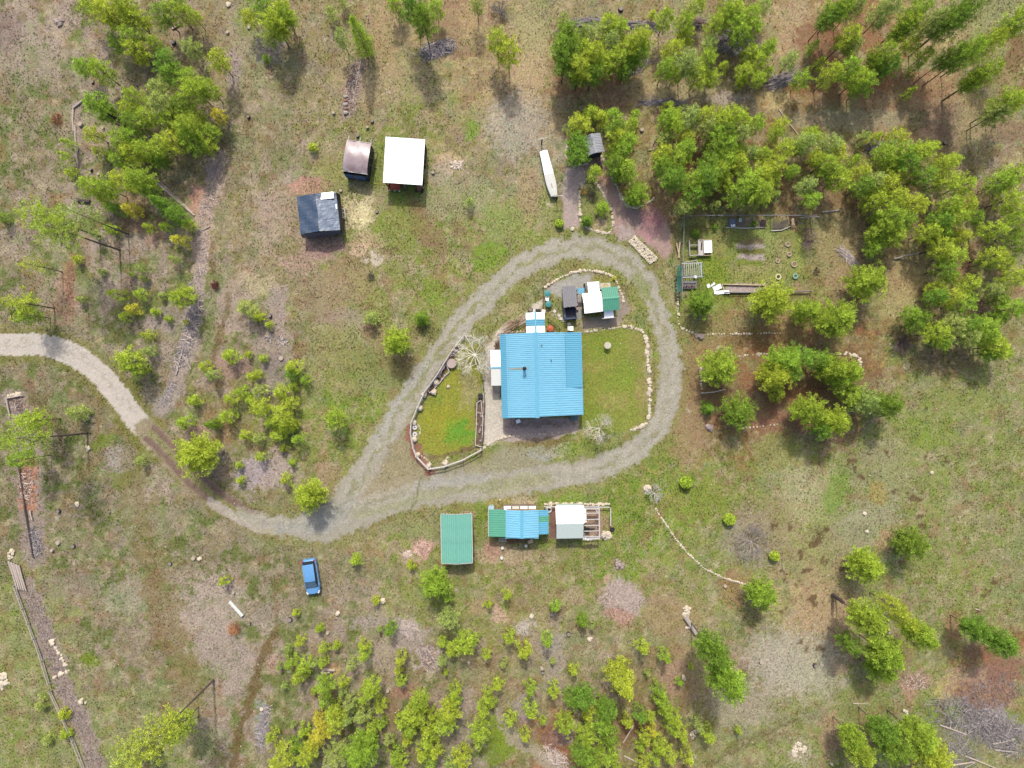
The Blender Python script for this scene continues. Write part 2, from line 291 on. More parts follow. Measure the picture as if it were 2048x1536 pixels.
 (460, 735, 40, 20, (166, 136, 124), .7, .6, 0), (550, 735, 24, 26, (150, 136, 134), .7, .6, 0), (600, 700, 14, 18, (136, 96, 80), .7, .6, 0), (660, 630, 16, 20, (150, 116, 96), .5, .6, 0), (700, 560, 50, 50, (166, 138, 108), .5, .6, 0), (690, 640, 50, 24, (168, 150, 134), .5, .6, 0), (640, 590, 50, 40, (158, 140, 112), .5, .6, 0),
 (540, 945, 60, 34, (182, 164, 158), .8, .6, 0), (525, 780, 24, 24, (170, 154, 150), .7, .6, 0), (560, 900, 20, 10, (186, 160, 156), .7, .6, 0), (440, 945, 24, 20, (176, 146, 128), .7, .6, 20), (500, 950, 30, 30, (176, 162, 164), .8, .6, 0), (400, 860, 44, 12, (170, 140, 124), .7, .6, 0), (660, 945, 30, 20, (170, 145, 118), .7, .6, 0), (680, 990, 30, 20, (178, 147, 116), .6, .6, 20),
 (735, 660, 16, 26, (149, 118, 97), .6, .6, 0), (765, 700, 22, 36, (179, 138, 110), .7, .6, 0), (800, 730, 40, 24, (147, 95, 72), .85, .5, 0), (850, 660, 30, 20, (110, 106, 70), .5, .6, 0), (740, 735, 60, 50, (134, 140, 80), .6, .6, 0), (660, 700, 60, 60, (152, 146, 92), .5, .6, 0),
 # around the sheds
 (620, 372, 44, 18, (188, 148, 128), .95, .3, -4), (645, 490, 46, 28, (172, 140, 128), .95, .4, -6), (600, 520, 40, 30, (182, 152, 134), .7, .6, 0), (550, 440, 40, 60, (182, 160, 142), .6, .6, 0), (575, 495, 24, 20, (114, 124, 50), .5, .6, 0), (715, 345, 14, 20, (150, 132, 100), .5, .6, 0),
 (717, 425, 30, 34, (214, 200, 158), .95, .7, 0), (722, 430, 18, 22, (236, 224, 172), .9, .6, 0), (748, 522, 14, 14, (210, 196, 176), .8, .6, 0), (740, 484, 36, 16, (199, 171, 140), .7, .6, 0), (720, 500, 16, 10, (207, 179, 149), .7, .6, 0), (757, 325, 16, 60, (124, 146, 60), .6, .5, 4), (808, 330, 44, 62, (120, 140, 56), .6, .4, 0), (812, 395, 44, 22, (128, 146, 62), .6, .5, 0), (900, 325, 34, 18, (200, 176, 140), .8, .6, 0), (880, 350, 24, 30, (180, 164, 150), .6, .6, 0),
 (840, 440, 18, 60, (143, 111, 85), .65, .5, -20), (800, 460, 60, 40, (138, 150, 70), .5, .6, 0), (867, 480, 24, 36, (143, 117, 89), .55, .6, -30), (880, 560, 20, 34, (150, 122, 86), .5, .6, 0), (945, 260, 14, 22, (122, 156, 58), .7, .6, 0), (980, 510, 40, 26, (122, 152, 48), .7, .6, -40), (870, 590, 22, 34, (128, 154, 50), .6, .6, -30), (660, 355, 30, 40, (150, 148, 90), .5, .6, 0), (900, 400, 50, 44, (156, 158, 116), .5, .6, 0), (960, 390, 24, 40, (160, 164, 120), .5, .6, 0), (640, 430, 90, 60, (160, 146, 110), .3, .6, 0),
 (1060, 480, 34, 20, (138, 156, 64), .6, .6, 0), (1040, 430, 40, 40, (160, 160, 100), .5, .6, 0), (1000, 440, 40, 40, (140, 158, 84), .5, .6, 0), (1060, 380, 24, 60, (176, 152, 118), .6, .6, 0), (1098, 420, 18, 60, (150, 156, 90), .6, .6, 0)]:
    ell(a[0], a[1], a[2], a[3], a[4], st=a[5], soft=a[6], rot=a[7])
# west side tractor swaths and ruts
line([(250, 800), (270, 960), (290, 1080), (330, 1200), (360, 1310), (390, 1400)], 24, (134, 120, 76), .55, .8, 2.4, brk=1.8)
line([(300, 1150), (310, 1230), (330, 1300)], 15, (138, 114, 80), .5, .8, 2.4, brk=1.8)
line([(545, 1270), (520, 1330), (500, 1400), (480, 1470), (470, 1536)], 9, (116, 96, 60), .8, .6, 1)
line([(550, 1150), (552, 1240), (540, 1300)], 5, (130, 110, 76), .6, .6, 1)
line([(440, 560), (425, 640), (415, 700), (408, 740)], 8, (128, 138, 84), .6, .6, 1); line([(460, 590), (440, 670), (424, 740)], 5, (112, 96, 60), .6, .6, 1)
line([(1310, 1470), (1400, 1460), (1500, 1440), (1540, 1425)], 5, (110, 96, 66), .0, .6, 1)
line([(1450, 1500), (1540, 1460), (1600, 1440)], 4, (116, 106, 70), .6, .6, 1); line([(1420, 1520), (1500, 1490), (1560, 1468)], 4, (116, 106, 70), .6, .6, 1)
line([(60, 770), (80, 830), (95, 870)], 9, (128, 104, 84), .6, .6, 1); line([(80, 780), (110, 850), (125, 880)], 6, (124, 102, 76), .6, .6, 1)
for p in [(1700, 920, 8), (1712, 935, 6), (1722, 950, 8), (1735, 910, 5), (1770, 905, 7), (1790, 985, 6), (1830, 1000, 10), (1845, 1030, 9), (1838, 1055, 8), (1815, 960, 4), (1815, 985, 4), (1850, 915, 5), (1640, 1075, 12), (1625, 1085, 10), (1655, 1060, 6), (1600, 1100, 7), (1575, 1060, 6), (1550, 1055, 8), (1650, 1125, 8), (1610, 1140, 8), (1570, 1145, 6), (1885, 910, 5), (1900, 920, 4), (1900, 950, 4), (1975, 1180, 7), (1985, 1165, 6), (1970, 1195, 5), (1955, 1220, 8), (1602, 1285, 6), (1618, 1297, 6), (1640, 1300, 6), (1566, 1220, 6), (1605, 1110, 5), (1690, 1135, 7), (1960, 1130, 4), (1930, 1010, 4), (2005, 975, 4), (1985, 890, 4), (2010, 865, 3), (1960, 830, 4), (1570, 1160, 7), (1590, 1175, 5), (1625, 1200, 8)]:
    ell(p[0], p[1], p[2], p[2] * .8, (106, 86, 58), .85, .6)
for k in range(420):   # small worn spots and dark tufts of sage through the dry ground
    x = rng.uniform(0, 2048); y = rng.uniform(0, 1536); r = rng.uniform(2, 6)
    ell(x, y, r, r * rng.uniform(.6, 1.3), [(112, 104, 66), (110, 122, 52), (196, 184, 160), (124, 100, 76), (178, 166, 130)][k % 5], rng.uniform(.3, .75), .7)
# slash strips: chips and bark on the soil
for pts, hw, c, st in [([(432, 310), (428, 360), (410, 430), (405, 500), (400, 560)], 18, (200, 174, 160), .65), ([(395, 560), (385, 640), (365, 720), (345, 790), (320, 815)], 18, (172, 158, 152), .6),
   ([(715, 130), (705, 170), (695, 225)], 14, (168, 146, 132), .8), ([(30, 800), (50, 850), (55, 950), (70, 1110)], 26, (164, 146, 138), .75), ([(55, 930), (58, 1010)], 18, (184, 133, 105), .85),
   ([(55, 1175), (85, 1250), (110, 1320), (120, 1350)], 20, (160, 144, 132), .95), ([(125, 1370), (160, 1440), (195, 1536)], 19, (160, 144, 132), .95), ([(525, 1410), (520, 1480)], 10, (164, 168, 172), .6), ([(1140, 50), (1320, 55)], 12, (160, 140, 120), .6), ([(1290, 200), (1380, 205)], 8, (140, 124, 110), .6), ([(150, 215), (155, 330)], 9, (170, 150, 140), .7),
   ([(100, 20), (115, 50), (120, 90)], 10, (186, 168, 146), .6), ([(1000, 1430), (1020, 1470), (1060, 1500), (1110, 1536)], 12, (176, 160, 144), .7)]:
    line(pts, hw, c, st, .5, 1.2)
# drive -------------------------------------------------------------------------
line([(620, 372), (700, 300)], 1, (0, 0, 0), 0)
ENTRY = smooth_path([(-20, 692), (40, 688), (100, 693), (150, 712), (195, 745), (235, 790), (268, 835), (300, 868)])
line(ENTRY, 36, (130, 128, 62), .6, .5, 1)
line(ENTRY, 22, (206, 196, 184), .97, .10, .35, hard=1, green=0, reg=1, mott=.09)
line([(p[0] + 2, p[1] - 1) for p in ENTRY[:30]], 2.5, (150, 146, 118), .35, .8, 1.6)
RUT = smooth_path([(300, 866), (340, 905), (380, 950), (420, 985), (470, 1020), (520, 1044), (570, 1054)])
line(RUT, 30, (140, 132, 80), .7, .5, .8)
line(RUT, 24, (156, 142, 116), .85, .4, .7, hard=.5, green=.25, brk=.3)
ell(316, 884, 26, 17, (184, 172, 154), .75, .7, 45)
ell(345, 915, 22, 13, (170, 156, 136), .5, .7, 45)
line(RUT, 7, (136, 134, 82), .8, .5, .4, brk=.9)
for off in (-13, 13):
    R2 = [(p[0] - off * .62, p[1] + off * .78) for p in RUT]; n_b = 28 if off < 0 else 18
    line(R2[:n_b], 6, (130, 108, 95), .97, .3, .15, hard=.8, green=.05, reg=2, brk=.25)
    if off > 0: line(R2[16:], 9, (182, 172, 156), .9, .4, .3, hard=.8, green=.05, reg=1, brk=.5)
    else: line([(p[0] + 8, p[1] - 7) for p in R2[4:27]], 2.4, (92, 88, 52), .65, .5, .6)
GREY = (171, 165, 149)
LOOP = smooth_path([(478, 1024, 4), (520, 1042, 10), (560, 1050, 18), (605, 1052, 26), (650, 1048, 34), (710, 1020, 36), (790, 990, 34), (890, 978, 30), (1000, 970, 27), (1100, 955, 24), (1200, 935, 24), (1265, 906, 22), (1312, 862, 21), (1336, 800, 22), (1342, 735, 21), (1334, 680, 20), (1316, 620, 19), (1288, 560, 21), (1245, 520, 22), (1195, 500, 24), (1130, 496, 22), (1075, 515, 22), (1020, 550, 23), (960, 608, 23), (905, 668, 23), (855, 742, 24), (805, 815, 23), (770, 875, 24), (740, 930, 26), (705, 985, 30), (660, 1035, 30)], 4)
line([(p[0], p[1], p[2] * 1.7) for p in LOOP], 1, (142, 142, 84), .4, .4, .8)
poly([(772, 880), (800, 840), (835, 900), (858, 940), (960, 925), (1010, 890), (1090, 900), (1110, 950), (900, 975), (700, 1020), (690, 1010)], (160, 154, 126), .9, 14, 1, hard=.5, green=.4, reg=1)
line(LOOP, 1, GREY, .93, .42, .8, hard=.9, green=.15, reg=1, mott=.13, brk=1.15)
poly([(740, 945), (800, 870), (850, 945), (860, 965), (760, 995), (715, 1000)], (158, 146, 112), .75, 14, 1.4, green=.5)
for off, sg in ((-10, 1), (10, 1)):     # wheel tracks worn pale into the loop, weeds between them
    T = [np.array(p[:2]) for p in LOOP]; Tn = [T[min(i + 1, len(T) - 1)] - T[max(i - 1, 0)] for i in range(len(T))]
    line([tuple(t + np.array([-d_[1], d_[0]]) / (np.hypot(*d_) + 1e-6) * off) for t, d_ in zip(T, Tn)], 6.5, (190, 184, 168), .35, .7, .8, brk=1.0)
line([p[:2] for p in LOOP[40:]], 4.5, (142, 142, 92), .55, .7, 1.4, brk=2.0)
line([p[:2] for p in LOOP[8:36]], 3.5, (146, 144, 104), .4, .7, 1.4, brk=2.0)
for pts, hw, c, st in [([(815, 790), (900, 668), (1000, 566), (1080, 510)], 5, (146, 146, 92), .5), ([(1290, 575), (1325, 660), (1330, 760)], 5, (150, 146, 104), .35), ([(1090, 950), (880, 985), (720, 1030)], 8, (150, 152, 104), .5), ([(1100, 960), (980, 985)], 8, (156, 156, 108), .5), ([(1275, 560), (1300, 600)], 8, (136, 146, 76), .7), ([(1030, 545), (960, 600)], 6, (178, 176, 158), .5),
   ([(700, 1000), (660, 1050), (560, 1058)], 12, (162, 164, 162), .3), ([(860, 720), (800, 800), (750, 880)], 6, (178, 176, 164), .6), ([(1340, 690), (1344, 780), (1315, 870), (1240, 920)], 12, (180, 174, 158), .5), ([(830, 970), (980, 955)], 6, (172, 172, 164), .5), ([(845, 945), (830, 1000), (824, 1025)], 2, (110, 122, 60), .7)]:
    line(pts, hw, c, st, .7, 1)
ell(652, 1040, 34, 14, (156, 158, 158), .3, .6, -30); ell(1310, 870, 10, 6, (140, 132, 90), .6, .6, -40)
ell(1090, 905, 40, 16, (170, 172, 166), .6, .6, 0); ell(1070, 890, 60, 14, (160, 156, 110), .5, .6, 0); ell(1120, 905, 26, 14, (196, 184, 160), .6, .6, 0); ell(1150, 900, 40, 14, (134, 156, 64), .6, .6, -10)
# house yard --------------------------------------------------------------------
LAWN = [(1166, 664), (1240, 656), (1264, 654), (1290, 668), (1296, 720), (1300, 800), (1292, 845), (1262, 858), (1200, 868), (1166, 850)]
poly(LAWN, (140, 148, 66), .95, 6, .8, mott=.1, green=1, reg=4)
for e in [(1200, 690, 30, 22, (128, 150, 54)), (1235, 760, 34, 20, (134, 152, 60)), (1185, 830, 20, 24, (126, 148, 50)), (1260, 735, 16, 40, (128, 152, 56)), (1275, 700, 18, 40, (160, 134, 92)), (1283, 790, 14, 40, (164, 140, 100)), (1225, 800, 30, 16, (160, 150, 92)), (1190, 735, 24, 12, (160, 152, 84))]:
    ell(*e, st=.5, soft=.8, green=.9)
YARD2 = [(925, 680), (965, 690), (972, 760), (952, 800), (948, 885), (880, 918), (840, 905), (830, 850), (850, 800), (890, 745)]
poly(YARD2, (150, 152, 60), .95, 8, .8, mott=.1, green=1, reg=4)
ell(915, 862, 26, 26, (104, 156, 50), .85, .6); ell(870, 800, 20, 16, (126, 142, 56), .5, .6); ell(880, 840, 34, 30, (156, 156, 50), .5, .6); ell(940, 770, 20, 50, (166, 156, 112), .75, .6); ell(925, 710, 34, 26, (160, 156, 106), .6, .6)
# gravel courts and paths
PALE = (216, 206, 190)
for pg, c in [([(972, 700), (985, 672), (1010, 648), (1050, 626), (1086, 600), (1088, 612), (1060, 636), (1008, 668), (1000, 690), (1000, 718), (974, 724)], (212, 202, 186)), ([(974, 716), (1000, 716), (1004, 842), (1010, 876), (968, 892), (962, 850), (966, 790)], PALE), ([(1088, 578), (1112, 563), (1150, 548), (1190, 548), (1170, 580), (1160, 640), (1125, 600), (1100, 590)], (176, 172, 164)), ([(1160, 640), (1240, 630), (1240, 650), (1165, 662)], (180, 164, 146)), ([(1228, 585), (1248, 585), (1262, 620), (1236, 640)], (160, 146, 134))]:
    poly(pg, c, .93, 4, .6, hard=.8, green=.1, reg=3, mott=.14)
ell(1035, 630, 40, 12, (150, 152, 92), .5, .6, -32); ell(990, 760, 10, 30, (166, 150, 140), .6, .6); ell(1215, 560, 22, 10, (150, 148, 80), .8, .5); ell(1190, 545, 20, 10, (150, 136, 110), .6, .5); ell(1120, 615, 20, 24, (146, 150, 96), .75, .6); ell(1020, 655, 20, 8, (141, 102, 90), .6, .6, -30); ell(1050, 655, 16, 8, (160, 132, 90), .7, .6, -20); ell(1110, 650, 20, 12, (136, 150, 70), .7, .6); ell(1125, 640, 24, 6, (196, 186, 156), .7, .5, 40); ell(992, 690, 8, 20, (120, 96, 84), .7, .6)
poly([(1005, 838), (1160, 832), (1158, 862), (1080, 886), (1010, 884)], (188, 168, 160), .95, 3, .5, hard=.8, green=0, reg=3)
line([(1012, 850), (1150, 846)], 4, (150, 130, 116), .6, .6, 1); ell(1085, 884, 60, 8, (134, 116, 70), .7, .6, -6)
poly([(953, 808), (960, 790), (968, 806), (966, 892), (950, 890)], (116, 92, 84), .9, 3, .4, hard=.6, green=0)
line([(914, 697), (890, 736), (859, 782)], 8, (106, 78, 72), .9, .35, .4, hard=.6, green=0); line([(862, 917), (900, 909), (945, 895)], 4, (122, 98, 76), .6, .5, .4, green=.1)
line([(820, 858), (824, 890), (842, 922), (860, 945)], 9, (156, 102, 88), .85, .5, .8, green=.1)
line([(1298, 690), (1294, 800)], 5, (190, 176, 150), .4, .6, .8)
# hut walks
PINK = (184, 166, 158)
poly([(1131, 335), (1160, 333), (1168, 345), (1172, 358), (1158, 378), (1157, 420), (1160, 455), (1128, 456), (1124, 400), (1126, 360)], PINK, .95, 3, .5, hard=.9, green=.05, reg=3, mott=.16)
poly([(1170, 312), (1204, 312), (1224, 352), (1244, 390), (1252, 412), (1280, 420), (1310, 415), (1330, 440), (1346, 500), (1330, 520), (1310, 500), (1270, 470), (1240, 480), (1228, 466), (1228, 440), (1218, 410), (1200, 372), (1186, 362), (1168, 345)], (180, 152, 142), .93, 4, .6, hard=.9, green=.05, reg=3, mott=.16)
ell(1205, 350, 12, 34, (155, 107, 80), .75, .5, -28); ell(1310, 430, 34, 22, (166, 119, 97), .6, .6); ell(1300, 455, 20, 30, (190, 144, 144), .7, .6); ell(1270, 436, 18, 20, (170, 150, 146), .5, .5); ell(1250, 470, 20, 14, (186, 172, 166), .6, .5)
poly([(1162, 380), (1190, 370), (1205, 385), (1222, 440), (1220, 462), (1180, 455), (1164, 440)], (140, 142, 84), .85, 4, .6, green=.9)
ell(1200, 450, 18, 10, (196, 170, 140), .7, .6)
# fenced kitchen garden
poly([(1362, 440), (1612, 440), (1612, 582), (1362, 582)], (138, 148, 78), .7, 6, .6, green=1)
for e in [(1425, 540, 34, 34, (134, 154, 50), .8), (1500, 545, 40, 24, (156, 156, 90), .6), (1390, 460, 30, 16, (112, 108, 66), .7), (1560, 500, 26, 24, (170, 158, 112), .6), (1520, 530, 50, 10, (170, 160, 112), .6), (1440, 490, 16, 30, (156, 150, 90), .6), (1600, 500, 14, 40, (150, 160, 80), .6), (1598, 575, 14, 10, (178, 142, 123), .7), (1540, 480, 20, 30, (140, 156, 84), .5), (1590, 440, 14, 24, (170, 130, 110), .6)]:  # dark olive patch near the upper left fence is tree shadow painted on
    ell(*e[:5], st=e[5], soft=.6, green=.9)
for pg, c in [([(1474, 490), (1528, 487), (1528, 496), (1474, 498)], (190, 174, 168)), ([(1474, 510), (1526, 507), (1530, 525), (1520, 520), (1476, 520)], (190, 174, 168)), ([(1476, 479), (1526, 477), (1526, 487), (1476, 489)], (126, 112, 84)), ([(1474, 499), (1526, 498), (1526, 508), (1474, 509)], (124, 122, 64)), ([(1474, 521), (1526, 520), (1526, 529), (1474, 530)], (126, 140, 56))]:
    poly(pg, c, .9, 2, .5, green=.2)
poly([(1452, 569), (1530, 567), (1530, 585), (1446, 586)], (184, 168, 164), .95, 2, .3, hard=.7, green=0)
poly([(1458, 437), (1532, 437), (1532, 455), (1458, 455)], (136, 122, 114), .9, 3, .6, hard=.7, green=0); poly([(1545, 444), (1578, 441), (1580, 452), (1560, 462), (1545, 462)], (104, 94, 92), .9, 3, .6, hard=.7, green=0)
# lower buildings yard
poly([(1099, 1015), (1114, 1015), (1114, 1078), (1099, 1078)], (142, 106, 94), .95, 2, .2, hard=.8, green=0)
poly([(1112, 1012), (1204, 1010), (1204, 1078), (1112, 1078)], (172, 144, 124), .95, 2, .2, hard=.9, green=0); ell(1212, 1040, 8, 14, (170, 150, 116), .7, .5)
for e in [(960, 1030, 12, 40, (122, 146, 56)), (1000, 1005, 30, 8, (168, 158, 92)), (1050, 1003, 24, 8, (196, 180, 150)), (1130, 1000, 40, 8, (124, 150, 56)), (1235, 1040, 14, 30, (132, 154, 60)), (1090, 1005, 14, 8, (132, 150, 60))]:
    ell(*e, st=.7, soft=.6)
for (x, y, rx, ry) in []: pass
